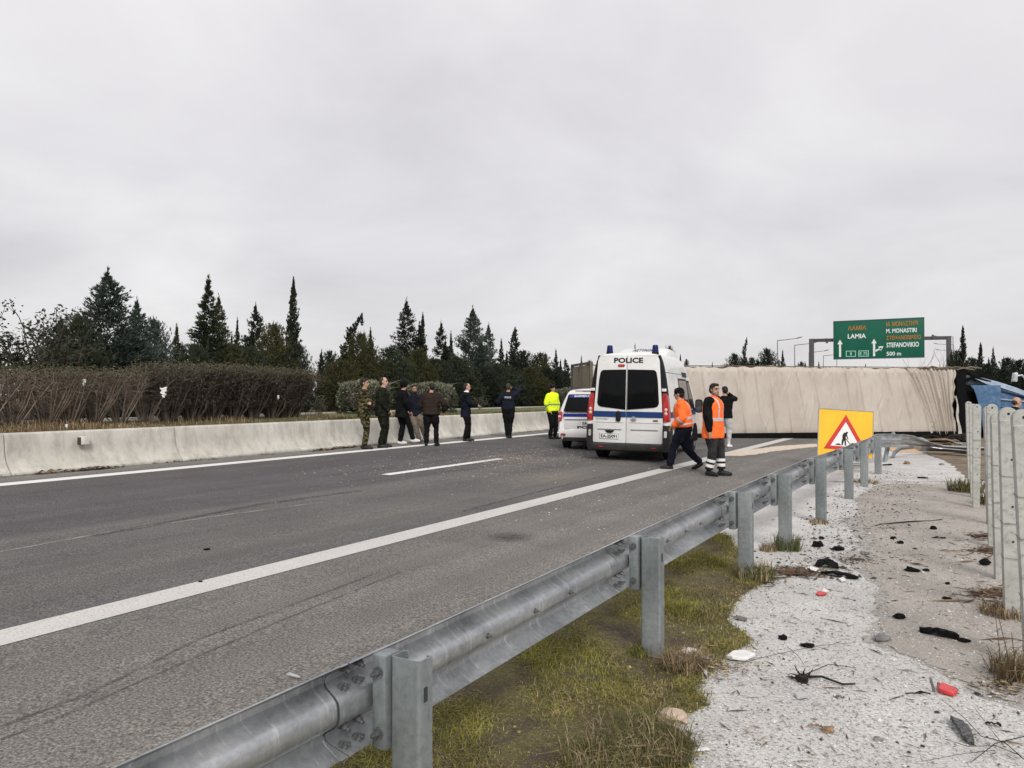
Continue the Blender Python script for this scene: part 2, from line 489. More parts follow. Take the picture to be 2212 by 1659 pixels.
GRASS_POLY = [at(*q) for q in ((1574, 1158), (1600, 1200), (1645, 1262), (1600, 1288), (1568, 1338), (1622, 1385), (1560, 1425), (1500, 1492), (1530, 1522), (1440, 1560), (1505, 1612), (1480, 1700), (1500, 1900), (1300, 2600))]
GRASS_POLY += [Vector((-2.8, -2, 0)), Vector((-2.8, 8.9, 0)), Vector((-2.45, 9.0, 0))]
poly_sheet('moss_strip', GRASS_POLY, .006, MOSS, .035, .016)

# ------------------------------------------------------------------ median bank and the concrete barrier
MEDIAN = M('median_grass_ground', (.10, .105, .045), .97, var=.35, scale=2.5, bump=.8, bscale=20)
mb = MB()
prof = [(-14.36, .80), (-14.8, .86), (-15.6, .93), (-16.6, .93), (-17.0, .86)]
vs = []; ys = [-14, 0, 10, 20, 30, 60, 120, 300]
for y in ys:
    for (x, z) in prof: vs.append((x, y, z + (.05 if y > 17 else 0)))
n = len(prof)
mb.add(vs, [(j * n + i, j * n + i + 1, (j + 1) * n + i + 1, (j + 1) * n + i) for j in range(len(ys) - 1) for i in range(n - 1)])
o = mb.build('median_bank', MEDIAN, weld=True); tag(o, kind='structure')

m, t, b = nodemat('cast_concrete')
base = rampn(t, noise(t, .9, 5, .6), [(.3, (.44, .42, .375)), (.7, (.60, .58, .53))])
g1 = rampn(t, noise(t, 5, 5, .7, stretch=(1, 1, .35)), [(.34, (.72, .72, .71)), (.56, (1.0,) * 3)])
col = mixc(t, 1.0, base, g1, 'MULTIPLY')
pit = rampn(t, noise(t, 9, 6, .78), [(.28, (.40, .38, .35)), (.37, (1, 1, 1))])
col = mixc(t, 1.0, col, pit, 'MULTIPLY')
t.links.new(col, b.inputs['Base Color']); b.inputs['Roughness'].default_value = .9
bumpn(t, b, noise(t, 40, 4, .7), .25, .006)
CONC = m
def barrier_section(y0, y1, off=0.0):
    P = [(-13.86, .165), (-13.86, .215), (-13.93, .275), (-14.0, .36), (-14.055, .47), (-14.085, .60), (-14.11, .85), (-14.13, .872), (-14.15, .88),
         (-14.30, .88), (-14.33, .86), (-14.36, .60), (-14.36, .165)]
    mb = MB()
    rings = [[Vector((x - off, y, z)) for x, z in P] for y in (y0, y1)]
    mb.loft(rings, sm=False)
    return mb
bar = thing('concrete_barrier', 'long pale concrete median barrier with flared foot and cracked joints', 'barrier', (-14.1, 7, .165))
def keep(o, parent):
    """parts built in world coordinates under an Empty that stands at its thing's base"""
    e_ = Matrix.LocRotScale(parent.location, parent.rotation_euler, None)
    o.parent = parent; o.matrix_parent_inverse = e_.inverted()
    return o
ys = [-9.55, -6.24, -2.93, .38, 3.69, 6.98] + [6.98 + 3.31 * k for k in range(1, 16)]
for k in range(len(ys) - 1):
    o = barrier_section(ys[k] + .006, ys[k + 1] - .006, .003 * (k % 2)).build('concrete_section', CONC, bevel=.012, segs=1); keep(o, bar)
mb = MB(); r2 = random.Random(3)
rf = thing('barrier_bracket', 'small square concrete bracket with rusty edge bolted on the barrier', 'bracket', (-14.08, 0, 0))
pb = at(178, 951, None); p_ = None
for z in np.linspace(.5, .8, 40):                # where the sight line meets the barrier face
    q = at(178, 951, float(z))
    if p_ is None or abs(q.x + 14.09) < abs(p_.x + 14.09): p_ = q
rf.location = (p_.x, p_.y, p_.z)
MB().box((.05, 0, 0), (.10, .17, .15)).build('bracket_block', M('bracket_concrete', (.60, .58, .53), .9), rf, bevel=.012)
MB().box((.055, -.092, -.01), (.09, .02, .14)).build('rusty_plate', M('rust', (.06, .04, .03), .9, var=.4, scale=20), rf, bevel=.004)
# far barrier of the other carriageway, seen as a pale line beyond the median
bar2 = thing('concrete_barrier', 'far concrete barrier showing as a pale line beyond the median planting', 'barrier', (-17.15, 30, .1))
for k in range(24):
    mb = MB(); y0, y1 = -6 + 6.0 * k, -.02 + 6.0 * k
    mb.loft([[Vector((x, y, z)) for x, z in ((-17.0, .1), (-17.05, 1.0), (-17.2, 1.0), (-17.35, .4), (-17.45, .1))] for y in (y0, y1)], sm=False)
    keep(mb.build('concrete_section', CONC), bar2)

# ------------------------------------------------------------------ guard rail
m, t, b = nodemat('galvanised_steel')
base = rampn(t, noise(t, 7, 5, .65, stretch=(1, .35, 1)), [(.28, (.34, .355, .365)), (.5, (.46, .475, .485)), (.75, (.62, .63, .64))])
sp = rampn(t, noise(t, 34, 4, .7), [(.32, (.82, .83, .85)), (.6, (1.05,) * 3)])
scr = rampn(t, noise(t, 26, 3, .7, stretch=(.25, 1.6, .12)), [(.56, (1, 1, 1)), (.66, (1.35, 1.35, 1.34))])
dk_ = rampn(t, noise(t, 2.1, 5, .7), [(.34, (.70, .71, .73)), (.5, (1, 1, 1))])
t.links.new(mixc(t, 1.0, mixc(t, 1.0, mixc(t, 1.0, base, sp, 'MULTIPLY'), scr, 'MULTIPLY'), dk_, 'MULTIPLY'), b.inputs['Base Color'])
b.inputs['Metallic'].default_value = .8
rr = rampn(t, noise(t, 12, 4), [(.3, (.30,) * 3), (.7, (.48,) * 3)]); t.links.new(rr, b.inputs['Roughness'])
bumpn(t, b, noise(t, 9, 4, .6, stretch=(1, .5, 1)), .12, .01)
GALV = m
m, t, b = nodemat('galvanised_post')
base = rampn(t, noise(t, 4, 5, .65, stretch=(1, 1, .4)), [(.28, (.18, .20, .203)), (.55, (.28, .305, .308)), (.8, (.40, .42, .423))])
sp = rampn(t, noise(t, 30, 5, .75), [(.36, (.74, .77, .79)), (.55, (1.0,) * 3)])
t.links.new(mixc(t, 1.0, base, sp, 'MULTIPLY'), b.inputs['Base Color'])
b.inputs['Metallic'].default_value = .45; b.inputs['Roughness'].default_value = .52
bumpn(t, b, noise(t, 26, 4), .08, .01)
GPOST = m
DARKBOLT = M('bolt_steel', (.16, .165, .17), .5, .7, var=.3, scale=40)
# posts: foot position and top height measured one by one
POSTS = [(-1.64, -.25, .63, 0), (-1.65, 2.1, .635, 0), (-1.645, 4.5, .665, 0), (-1.63, 6.81, .69, 0), (-1.58, 8.3, .715, 0), (-1.53, 10.34, .735, 0), (-1.50, 12.9, .70, 0), (-1.47, 14.8, .69, 0), (-1.45, 17.2, .67, 0)]
WP = [(.004, .156), (-.012, .150), (-.062, .122), (-.076, .108), (-.076, .088), (-.062, .074), (-.022, .050), (-.008, .036), (-.003, .018), (-.003, -.018), (-.008, -.036),
      (-.022, -.050), (-.062, -.074), (-.076, -.088), (-.076, -.108), (-.062, -.122), (-.012, -.150), (.004, -.156)]
def w_beam(path, name, parent, back=0.0, thick=.006, mat=None, collapse=None, roll=None):
    """W-section sheet swept along path points (the section's own centre)"""
    rings = []
    for i, p in enumerate(path):
        a = path[max(0, i - 1)]; q = path[min(len(path) - 1, i + 1)]
        d = (q - a).normalized()
        side = d.cross(Vector((0, 0, 1))).normalized()       # away from the road
        upv = side.cross(d).normalized()
        if roll: 
            rot = Matrix.Rotation(roll[i], 3, d); side = rot @ side; upv = rot @ upv
        k = collapse[i] if collapse else 1.0
        front = [p + side * (x * k + back) + upv * (z * (1 + (1 - k) * .12)) for x, z in WP]
        rear = [p + side * (x * k + back + thick) + upv * (z * (1 + (1 - k) * .12)) for x, z in reversed(WP)]
        rings.append(front + rear)
    o = MB().loft(rings, sm=True).build(name, mat or GALV, weld=True, sharp=42)
    return keep(o, parent)
rail = thing('guard_rail', 'long galvanised steel guard rail on posts between shoulder and gravel', 'guard rail', (-1.6, 4.5, -.07))
bolt_me = None
def bolt(parent, p, ax, r=.012, h=.02, mat=DARKBOLT):
    global bolt_me
    if bolt_me is None:
        mb = MB(); mb.tube([(0, 0, -.004), (0, 0, .004)], .018, 10, sm=False); mb.tube([(0, 0, .003), (0, 0, .02)], .011, 6, sm=False)
        mb.tube([(0, 0, .018), (0, 0, .032)], .006, 6, sm=False)
        bolt_me = mb.build('bolt', mat)
        C.objects.unlink(bolt_me)
    o = bolt_me.copy(); C.objects.link(o)
    q = Vector(ax).to_track_quat('Z', 'Y')
    o.parent = parent
    o.matrix_basis = Matrix.LocRotScale(p, q, (r / .011,) * 3)
    return o
def railc(i):
    x, y, z, _ = POSTS[i]
    return Vector((x - .155, y, z - .16))
def rail_at(y):
    """rail centre at road distance y along the measured posts"""
    for i in range(len(POSTS) - 1):
        a, c = railc(i), railc(i + 1)
        if y <= c.y or i == len(POSTS) - 2:
            return a.lerp(c, (y - a.y) / (c.y - a.y))
for i in range(len(POSTS) - 1):
    ya, yb = POSTS[i][1], POSTS[i + 1][1]
    path = [rail_at(y) for y in np.linspace(ya - .16, yb + .11, 7)]
    # rounded lap end: the near end of every length lies over the previous one
    o = w_beam(path, 'rail_beam', rail, back=.0045 * (i % 2))
    d = (path[-1] - path[0]).normalized(); side = d.cross(Vector((0, 0, 1))).normalized()
    for dy in (-.105, -.035):
        for (wx, wz) in ((-.040, .135), (-.042, .062), (-.042, -.062), (-.040, -.135)):
            p = rail_at(ya + dy) + side * (wx + .008 + .0045) + Vector((0, 0, wz))
            bolt(o, p, side + Vector((0, 0, .5 if (wz in (.062, -.135)) else -.5)))
    for f in (.32, .5, .66):
        p = rail_at(ya + (yb - ya) * f) + side * (.004 + .0045 * (i % 2))
        bolt(o, p, side, .008)
# lap seam lips
SEAMD = M('lap_shadow_gap', (.05, .05, .052), .7, .3)
for i in range(1, len(POSTS) - 1):
    ya = POSTS[i][1]
    c0 = rail_at(ya - .165); d = (rail_at(ya) - rail_at(ya - .5)).normalized(); side = d.cross(Vector((0, 0, 1))).normalized(); upv = side.cross(d)
    pts = []
    for (x, z) in WP:
        cut = .045 * (abs(z) / .156) ** 3          # corner rounding of the sheet end
        pts.append(c0 + side * (x + .0085) + upv * z + d * cut)
    keep(MB().tube(pts, .0032, 5, sm=True).build('lap_edge', SEAMD), rail)
    
def c_post(x, y, ztop, name='post', w_=.125, d_=.075, zb=-.5):
    """sigma-like channel: broad web across the rail, rounded corners, returned lips"""
    out_ = []
    def arc(cx, cy, r, a0, a1, n=4):
        return [(cx + r * math.cos(a0 + (a1 - a0) * k / n), cy + r * math.sin(a0 + (a1 - a0) * k / n)) for k in range(n + 1)]
    r = .014; W, D, T, L = w_ / 2, d_, .005, .022
    outer = [(-W + L, D)] + [(-W, D)] + arc(-W + r, r, r, PI, 1.5 * PI) + arc(W - r, r, r, 1.5 * PI, 2 * PI) + [(W, D), (W - L, D)]
    inner = [(W - L, D - T), (W - T, D - T)] + arc(W - r, r, r - T, 2 * PI, 1.5 * PI) + arc(-W + r, r, r - T, 1.5 * PI, PI) + [(-W + T, D - T), (-W + L, D - T)]
    pl = outer + inner
    rings = [[Vector((x + a, y + b_, z)) for a, b_ in pl] for z in (zb, ztop - .25, ztop)]
    mb = MB(); mb.loft(rings, sm=True, cap=False)
    n = len(pl); no = len(outer)
    # top rim strip by strip (the section is not convex)
    o0 = len(mb.v) - n
    for k in range(no - 1):
        mb.f.append((o0 + k, o0 + k + 1, o0 + n - 2 - k, o0 + n - 1 - k)); mb.m.append(0); mb.sm.append(False)
    return mb
for i, (x, y, zt, _) in enumerate(POSTS):
    p = keep(c_post(x, y, zt).build('post', GPOST, sharp=38), rail)
    sp_ = MB()
    sp_.box((x - .105, y + .03, zt - .165), (.062, .085, .33))
    q = keep(sp_.build('spacer_block', GPOST, bevel=.012, segs=2), rail)
    for dz in (-.06, -.27):
        bolt(q, Vector((x - .105, y - .013, zt + dz)), (0, -1, 0), .013)
    # slot in the post flank
    keep(MB().box((x + .0628, y + .035, zt - .12), (.003, .02, .05)).build('slot', SEAMD), rail)

# wrecked end of the rail: dips, twists flat and runs off to the right
pe = railc(8)
w1 = [rail_at(17.05), Vector((-1.60, 18.6, .53)), Vector((-1.50, 19.9, .48)), Vector((-1.25, 20.9, .42))]
w_beam(w1, 'rail_beam', rail, back=.006, collapse=[1, .95, .8, .7], roll=[0, .02, .1, .25])
wreck = thing('wrecked_rail', 'crushed end of the guard rail lying twisted on the earth by the trailer', 'guard rail', (-.7, 22, -.07))
q0 = Vector((-1.28, 20.85, .44)); q1 = at(1983, 956, .30); q2 = at(2024, 965, .12); q3 = at(2088, 969, .08); q4 = at(2180, 972, .10)
w_beam([q0, q0.lerp(q1, .5) + Vector((0, 0, .03)), q1, q2, q3, q4], 'rail_beam', wreck, collapse=[.7, .5, .35, .4, .5, .5], roll=[.3, .7, 1.2, 1.35, 1.3, 1.3])
w_beam([at(1990, 968, .10), at(2040, 972, .06), at(2100, 978, .04)], 'rail_beam', wreck, collapse=[.3, .4, .3], roll=[1.1, 1.3, 1.2])
pl = MB(); pl.tube([at(1911, 1000, -.09), at(1917, 968, .25), at(1930, 936, .56)], [.055, .052, .05], 4, sm=False)
keep(pl.build('leaning_post', GPOST), wreck)
pl = MB(); pl.tube([at(1975, 966, .2), at(1945, 968, .16), at(1932, 978, .05), at(1928, 989, -.05)], [.04, .05, .05, .05], 4, sm=False)
keep(pl.build('bent_post', GPOST), wreck)

# ------------------------------------------------------------------ concrete fence posts on the right
m, t, b = nodemat('fence_concrete')
base = rampn(t, noise(t, 5, 5, .65), [(.3, (.33, .335, .305)), (.7, (.46, .46, .43))])
g1 = rampn(t, noise(t, 22, 5, .75), [(.33, (.62,) * 3), (.48, (1.0,) * 3), (.8, (1.12,) * 3)])
t.links.new(mixc(t, 1.0, base, g1, 'MULTIPLY'), b.inputs['Base Color']); b.inputs['Roughness'].default_value = .9
bumpn(t, b, noise(t, 38, 5, .75), .5, .008)
FCON = m
HOLE = M('hole_dark', (.012, .012, .012), .9)
WIRE = M('fence_wire', (.15, .15, .15), .5, .6)
# (photo u of the post's middle at the top, distance from the camera, top height, foot shift, width)
FP = [(2208, 4.53, 1.455, .045, .115, 'nearest concrete fence post with round top, cut by the frame edge'),
      (2176, 5.62, 1.45, .012, .118, 'second nearest round topped concrete fence post with one bolt hole'),
      (2155, 6.75, 1.385, .01, .116, 'concrete fence post just left of the second nearest one'),
      (2142.5, 8.15, 1.445, -.005, .105, 'slim concrete fence post standing before a dark gap'),
      (2134, 9.6, 1.40, .015, .10, 'weathered concrete fence post edging the dark gap on its far side'),
      (2110, 11.0, 1.41, -.02, .105, 'front post of the farther clump of concrete fence posts'),
      (2101.5, 12.1, 1.40, .0, .115, 'middle post of the farther clump, with a chipped face'),
      (2092, 13.6, 1.425, .02, .10, 'rearmost and leftmost concrete fence post of the row')]
rp = random.Random(11)
for k, (u, cz, zt, sh, wd, lab) in enumerate(FP):
    base = ucz(u, cz, -.07); Hh = zt + .07
    g = thing('concrete_post', lab, 'post', base, rz=rp.uniform(-.06, .06) + .08, group='concrete fence posts along the verge')
    lean = sh
    def pt(a, z, tt, w=wd):
        s = .80 + .20 * min(1, z / Hh)
        return Vector((a * s + lean * (1 - z / Hh), tt * (.85 + .15 * z / Hh), z))
    rr_ = wd / 2; zs = Hh - rr_
    arch = [(rr_ * math.cos(a), zs + rr_ * math.sin(a)) for a in np.linspace(0, PI, 11)]
    mb = MB(); mb.prism([(-rr_, -.3), (rr_, -.3)] + arch, lambda a, z, tt: pt(a, z, tt), .05, -.05)
    mb.build('shaft', FCON, g, bevel=.009, segs=2)
    # thicker body below the head: leaves the ledge seen under the round top
    mb = MB(); zl = zs - .035
    mb.prism([(-rr_ * .99, -.3), (rr_ * .99, -.3), (rr_ * .99, zl), (-rr_ * .99, zl)], lambda a, z, tt: pt(a, z, tt), -.048, -.062)
    mb.build('ledge', FCON, g, bevel=.004, segs=1)
    mb = MB(); mb.tube([(lean * .04, -.0475, zs + .012), (lean * .04, -.0535, zs + .012)], .0085, 10, sm=False); mb.build('hole', HOLE, g)
    for zz in (.42, .72, 1.02):
        z2 = zz + rp.uniform(-.06, .06); hw = rr_ * (.80 + .2 * z2 / Hh)
        x0 = lean * (1 - z2 / Hh)
        mb = MB(); mb.tube([(x0 - hw - .004, .05, z2 + .01), (x0 - hw - .004, -.066, z2), (x0 + hw + .004, -.066, z2 - .004), (x0 + hw + .004, .05, z2 + .008)], .0022, 5)
        mb.build('wire', WIRE, g)
        mb = MB(); mb.tube([(x0 + .012, -.060, z2 + .12), (x0 + .012, -.0635, z2 + .12)], .007, 8, sm=False); mb.build('hole', HOLE, g)
# ------------------------------------------------------------------ direction sign on its gantry
STEEL_D = M('gantry_steel', (.085, .082, .085), .6, .2, var=.15)
SIGN_G = M('sign_green', (.008, .105, .066), .45, var=.12, scale=.6)
SIGN_W = M('sign_white', (.72, .78, .75), .5, var=.04)
SIGN_O = M('sign_orange', (.42, .20, .035), .5, var=.1)
GY = 88.4
gan = thing('direction_sign', 'big green motorway sign on a dark gantry, with LAMIA and STEFANOVIKIO', 'road sign', (-7.4, GY, 0))
xl, xr = -13.9, -.95
for x, zt in ((xl, 7.62), (xr, 7.42)):
    MB().box((x + 7.4, .0, zt / 2 - .15), (.46, .5, zt + .3)).build('gantry_post', STEEL_D, gan, bevel=.03)
mb = MB()
mb.add([], [])
zl, zr = 7.45, 7.25
for a, c in ((xl, xr),):
    mb.loft([[Vector((x + 7.4, y, z + h)) for y, h in ((-.2, -.17), (.2, -.17), (.2, .17), (-.2, .17))] for x, z in ((a - .23, zl), (c + .23, zr))], sm=False)
mb.build('gantry_beam', STEEL_D, gan, bevel=.02)
for x in (-12.35, -2.35):
    MB().box((x + 7.4, 0, 7.36), (.16, .56, .5)).build('beam_flange', STEEL_D, gan)
SX0, SX1, SZ0, SZ1 = -11.6, -3.12, 5.36, 9.34
def sgn(s, tt): return Vector((SX0 + (SX1 - SX0) * s + 7.4, -.42, SZ0 + (SZ1 - SZ0) * tt + (.06 * (.5 - s))))
SW, SH = SX1 - SX0, SZ1 - SZ0
pan = MB().box(((SX0 + SX1) / 2 + 7.4, -.36, (SZ0 + SZ1) / 2), (SW, .1, SH)).build('sign_panel', SIGN_G, gan, bevel=.02)
fr = MB()
for (cx, cz, dx_, dz_) in ((.5, 1.006, 1.01, .018), (.5, -.006, 1.01, .018), (-.002, .5, .007, 1.0), (1.002, .5, .007, 1.0)):
    p = sgn(cx, cz); fr.box((p.x, -.37, SZ0 + SH * cz), (SW * dx_, .14, SH * dz_))
fr.build('panel_edge', M('sign_edge', (.10, .12, .115), .6), pan)
def stext(txt, s0, s1, t0, t1, mat, bold=.0):
    p = sgn(s0, t0)
    text_obj(txt, 'lettering', mat, pan, basis(p, (1, 0, 0), (0, 0, 1), (0, -1, 0)), SW * (s1 - s0), SH * (t1 - t0), .012, bold)
stext('ΛΑΜΙΑ', .165, .375, .745, .865, SIGN_O, .02)
stext('LAMIA', .163, .37, .527, .648, SIGN_W, .025)
stext('Μ. ΜΟΝΑΣΤΗΡΙ', .595, .937, .815, .935, SIGN_O, .02)
stext('M. MONASTIRI', .595, .925, .642, .755, SIGN_W, .025)
stext('ΣΤΕΦΑΝΟΒΙΚΕΙΟ', .597, .967, .46, .575, SIGN_O, .02)
stext('STEFANOVIKIO', .597, .947, .27, .395, SIGN_W, .025)
stext('500 m', .597, .755, .055, .16, SIGN_W, .02)
def flat(name, polys, mat, d=.012):
    mb = MB()
    for pl in polys:
        mb.prism(pl, lambda a, c, tt: sgn(a, c) + Vector((0, tt, 0)), 0, -d)
    return mb.build(name, mat, pan)
flat('arrow', [[(.061, .045), (.085, .045), (.085, .385), (.061, .385)], [(.042, .385), (.104, .385), (.073, .505)]], SIGN_W)
flat('arrow', [[(.448, .05), (.472, .05), (.472, .385), (.448, .385)], [(.430, .385), (.490, .385), (.460, .505)],
    [(.470, .11), (.474, .155), (.496, .19), (.540, .228), (.545, .268), (.49, .232), (.465, .20)], [(.505, .30), (.565, .308), (.535, .185)]], SIGN_W)
def frame(s0, s1, t0, t1, w_):
    a = w_ * SH / SW
    return [[(s0, t0), (s1, t0), (s1, t0 + w_), (s0, t0 + w_)], [(s0, t1 - w_), (s1, t1 - w_), (s1, t1), (s0, t1)],
            [(s0, t0 + w_), (s0 + a, t0 + w_), (s0 + a, t1 - w_), (s0, t1 - w_)], [(s1 - a, t0 + w_), (s1, t0 + w_), (s1, t1 - w_), (s1 - a, t1 - w_)]]
SIGN_P = M('sign_pale_green', (.33, .60, .50), .5, var=.04)
flat('number_frame', frame(.14, .254, .045, .205, .018), SIGN_P); flat('number_frame', frame(.283, .40, .045, .205, .018), SIGN_P)
stext('1', .190, .206, .085, .165, SIGN_P, .02); stext('E 75', .298, .385, .082, .165, SIGN_P, .02)

# ------------------------------------------------------------------ yellow roadworks sign
YEL = M('sign_yellow', (.80, .46, .025), .5, var=.06, scale=2)
RED = M('sign_red', (.52, .035, .028), .5, var=.06)
WHI = M('sign_face_white', (.74, .74, .73), .5, var=.05)
BLK = M('sign_black', (.012, .012, .012), .6)
GREYM = M('grey_metal', (.30, .31, .31), .5, .5)
base = ucz(1826, 16.9, -.07)
ws = thing('roadworks_sign', 'yellow square board with red triangle of a digging worker, behind the rail', 'road sign', base, rz=TH - R(9))
roll = Matrix.Rotation(R(3.6), 3, 'Y') @ Matrix.Rotation(R(-7), 3, 'X')
def wpnt(a, c, y): return roll @ Vector((a, y, c)) + Vector((0, 0, .80))
PW = .565
bd = MB(); bd.prism([(-PW, -PW + .02), (PW, -PW + .02), (PW, PW - .09), (-PW, PW - .09)], lambda a, c, y: wpnt(a, c, y), .0, .02)
brd = bd.build('board', YEL, ws)
fm = MB()
for (a0, a1, c0, c1) in ((-PW - .012, PW + .012, PW - .09, PW - .07), (-PW - .012, PW + .012, -PW, -PW + .02), (-PW - .014, -PW, -PW + .02, PW - .09), (PW, PW + .014, -PW + .02, PW - .09)):
    fm.prism([(a0, c0), (a1, c0), (a1, c1), (a0, c1)], wpnt, -.012, .03)
fm.build('board_rim', GREYM, brd)
def tri(cx, cy, s): return [(cx - s * .5, cy - s * .2887), (cx + s * .5, cy - s * .2887), (cx, cy + s * .5774)]
mb = MB(); mb.prism(tri(.0, -.14, .90), wpnt, -.003, .0); mb.build('red_triangle', RED, brd)
mb = MB(); mb.prism(tri(.0, -.145, .62), wpnt, -.006, -.003); mb.build('white_triangle', WHI, brd)
pic = MB()
def pp(pts): pic.prism([(a * .62, c * .62 - .145) for a, c in pts], wpnt, -.009, -.006)
pp([(-.36, -.255), (-.12, -.255), (-.2, -.20), (-.25, -.19), (-.30, -.22)]); pp([(.08, -.255), (.40, -.255), (.31, -.17), (.25, -.14), (.18, -.18)])
pp([(-.13, -.255), (-.09, -.255), (-.05, -.10), (-.01, .02), (-.09, .03), (-.12, -.08)]); pp([(-.02, -.255), (.03, -.255), (.02, -.11), (0, .0), (-.06, .0), (-.03, -.12)])
pp([(-.11, .02), (.0, .0), (.03, .12), (.02, .20), (-.05, .20), (-.1, .12)]); pp([(.0, .19), (.04, .185), (.07, .05), (.10, -.03), (.07, -.035), (.03, .06)])
pp([(.085, .20), (.065, .235), (.025, .235), (.005, .20), (.025, .165), (.065, .165)]); pp([(-.03, .02), (-.015, .035), (.14, -.15), (.16, -.20), (.12, -.17)])
pic.build('worker_picture', BLK, brd)
LEGM = M('sign_leg_paint', (.55, .53, .48), .6)
for sx_ in (-.42, .42):
    mb = MB(); mb.tube([(sx_, .03, 0), (sx_, .045, .75)], .014, 8); mb.build('leg', LEGM, ws)
    mb = MB(); mb.tube([(sx_, .40, 0), (sx_, .06, .72)], .012, 8); mb.build('leg', LEGM, ws)
mb = MB(); mb.tube([(-.42, .03, .10), (.42, .03, .10)], .010, 6); mb.tube([(-.42, .40, .03), (.42, .40, .03)], .010, 6); mb.build('foot_rail', GREYM, ws)

# ------------------------------------------------------------------ lamp posts far down the road
LAMP = M('lamp_post_steel', (.26, .26, .27), .5, .4)
def lamp(u, vtop, x, arm, lab):
    cz = 1660 * x / ((u - 2074) * math.cos(TH)); y = (cz + x * math.sin(TH)) / math.cos(TH)
    H = (853 - vtop) * cz / 1660 + CAMZ
    g = thing('street_lamp', lab, 'street lamp', (x, y, 0), group='street lamps beyond the gantry')
    mb = MB(); mb.tube([(0, 0, -.3), (0, 0, H * .5), (0, 0, H)], [.13, .10, .075], 8); mb.build('pole', LAMP, g)
    mb = MB(); mb.tube([(0, 0, H - .05), (arm * .7, 0, H + .12), (arm, 0, H + .2)], [.07, .06, .05], 8); mb.build('arm', LAMP, g)
    mb = MB(); mb.ell((arm * 1.12, 0, H + .30), (abs(arm) * .17 + .05, .16, .10), Matrix.Rotation(-.25 if arm > 0 else .25, 3, 'Y')); mb.build('lamp_head', LAMP, g)
lamp(1680, 735, -25, 2.9, 'leftmost far street lamp with arm to the right')
lamp(1717, 745, -25, 2.9, 'second far street lamp from the left, arm partly behind gantry post')
lamp(1748, 761, -26, 2.9, 'far street lamp whose arm shows just right of the left gantry post')
lamp(1779, 768, -25, 2.9, 'small far street lamp beside the left edge of the green sign')
lamp(1808, 775, -25, 2.9, 'distant street lamp hidden mostly below the green sign')
lamp(2059.5, 727, -1.2, -3.0, 'street lamp close to the right gantry post, arm to the left')
lamp(2060.5, 744, -1.2, -3.0, 'street lamp whose arm shows left of the right gantry post, second highest')
lamp(2061.5, 757, -1.2, -3.0, 'street lamp whose arm shows left of the right gantry post, third highest')

# ------------------------------------------------------------------ overturned trailer
m, t, b = nodemat('tarpaulin')
base = rampn(t, noise(t, .8, 4, .6), [(.3, (.425, .380, .332)), (.7, (.505, .460, .410))])
g1 = rampn(t, noise(t, 1.3, 6, .68, stretch=(1.1, 1, .6)), [(.33, (.87, .85, .83)), (.52, (1.0,) * 3)])
t.links.new(mixc(t, 1.0, base, g1, 'MULTIPLY'), b.inputs['Base Color']); b.inputs['Roughness'].default_value = .7
bumpn(t, b, noise(t, 6, 4, .6, stretch=(2.5, 1, .5)), .5, .03)
TARP = m
TARP_D = M('rear_curtain_shaded', (.165, .14, .105), .75, var=.15, scale=2, bump=.2, bscale=8)  # olive-brown curtain, its shade mixed into the base colour
DARK = M('chassis_black', (.006, .006, .0065), .8, var=.3, spec=.06)
EDGE = M('tarp_edge', (.14, .115, .085), .8, var=.3, scale=3)
T0 = cw(2.73, 26.0); T1 = cw(16.45, 28.45)
ax = (T1 - T0); TL = ax.length; rzT = math.atan2(ax.y, ax.x)
tr = thing('semi_trailer', 'overturned articulated trailer on its side, beige tarpaulin roof facing the camera', 'trailer', (T0.x, T0.y, 0), rz=rzT)
NS, NT = 840, 34
rt = np.random.default_rng(5)
ss = np.linspace(0, TL, NS + 1); tt = np.linspace(0, 1, NT + 1)
SSg, TTg = np.meshgrid(ss, tt, indexing='ij')
dep = np.zeros_like(SSg)
k = 0; s = .35
while s < TL - 1.2:                                # roof hoops press through the sheet
    sl = .05 + .38 * (s / TL) + rt.uniform(-.03, .03)
    cx_ = s + sl * (1 - TTg) * 2.5 * .6 + .02 * np.sin(TTg * 6 + k)
    dd = SSg - cx_
    dep += -.05 * np.exp(-(dd / .018) ** 2) * (.30 + .70 * np.sin(TTg * 2.6 + k) ** 2) + .026 * np.exp(-((dd - .13) / .10) ** 2) * (.5 + .5 * np.sin(TTg * 4 + k * 2)) + .008 * np.sin(dd * 14 + TTg * 3) * np.exp(-(dd / .3) ** 2)
    s += rt.uniform(.52, .68); k += 1
for _ in range(110):                                # short random creases
    c0, c1 = rt.uniform(.3, TL - .5), rt.uniform(0, 1); an = rt.uniform(-.5, .5); L = rt.uniform(.15, .5); wd = rt.uniform(.012, .04)
    a_ = (SSg - c0) * math.cos(an) - (TTg - c1) * 2.5 * math.sin(an); b_ = (SSg - c0) * math.sin(an) + (TTg - c1) * 2.5 * math.cos(an)
    dep += rt.uniform(-.045, .045) * np.exp(-(a_ / wd) ** 2 - (b_ / L) ** 2)
for j in range(24):                                # gathered pleats fanning out at the torn front end
    top_ = TL - 2.2 + j * .092 + .03 * math.sin(j * 2.1); bot_ = TL - .95 + j * .04
    cx_ = top_ + (bot_ - top_) * (1 - TTg) ** .8
    dep += (-.09 if j % 2 else .05) * (1 + .6 * math.sin(j * 2.3)) * np.exp(-((SSg - cx_) / (.03 + .014 * math.sin(j * 1.7))) ** 2) * np.clip((SSg - TL + 2.6) / .5, 0, 1)
dep += -.05 * np.exp(-((TTg - 0) / .06) ** 2) - .06 * np.exp(-((TTg - 1) / .035) ** 2)
dep += .035 * np.exp(-((TTg - .93) / .03) ** 2) * (np.sin(SSg * 9.5) > .2) * np.sin(SSg * 23)
zb0, zt0 = .20, 2.545
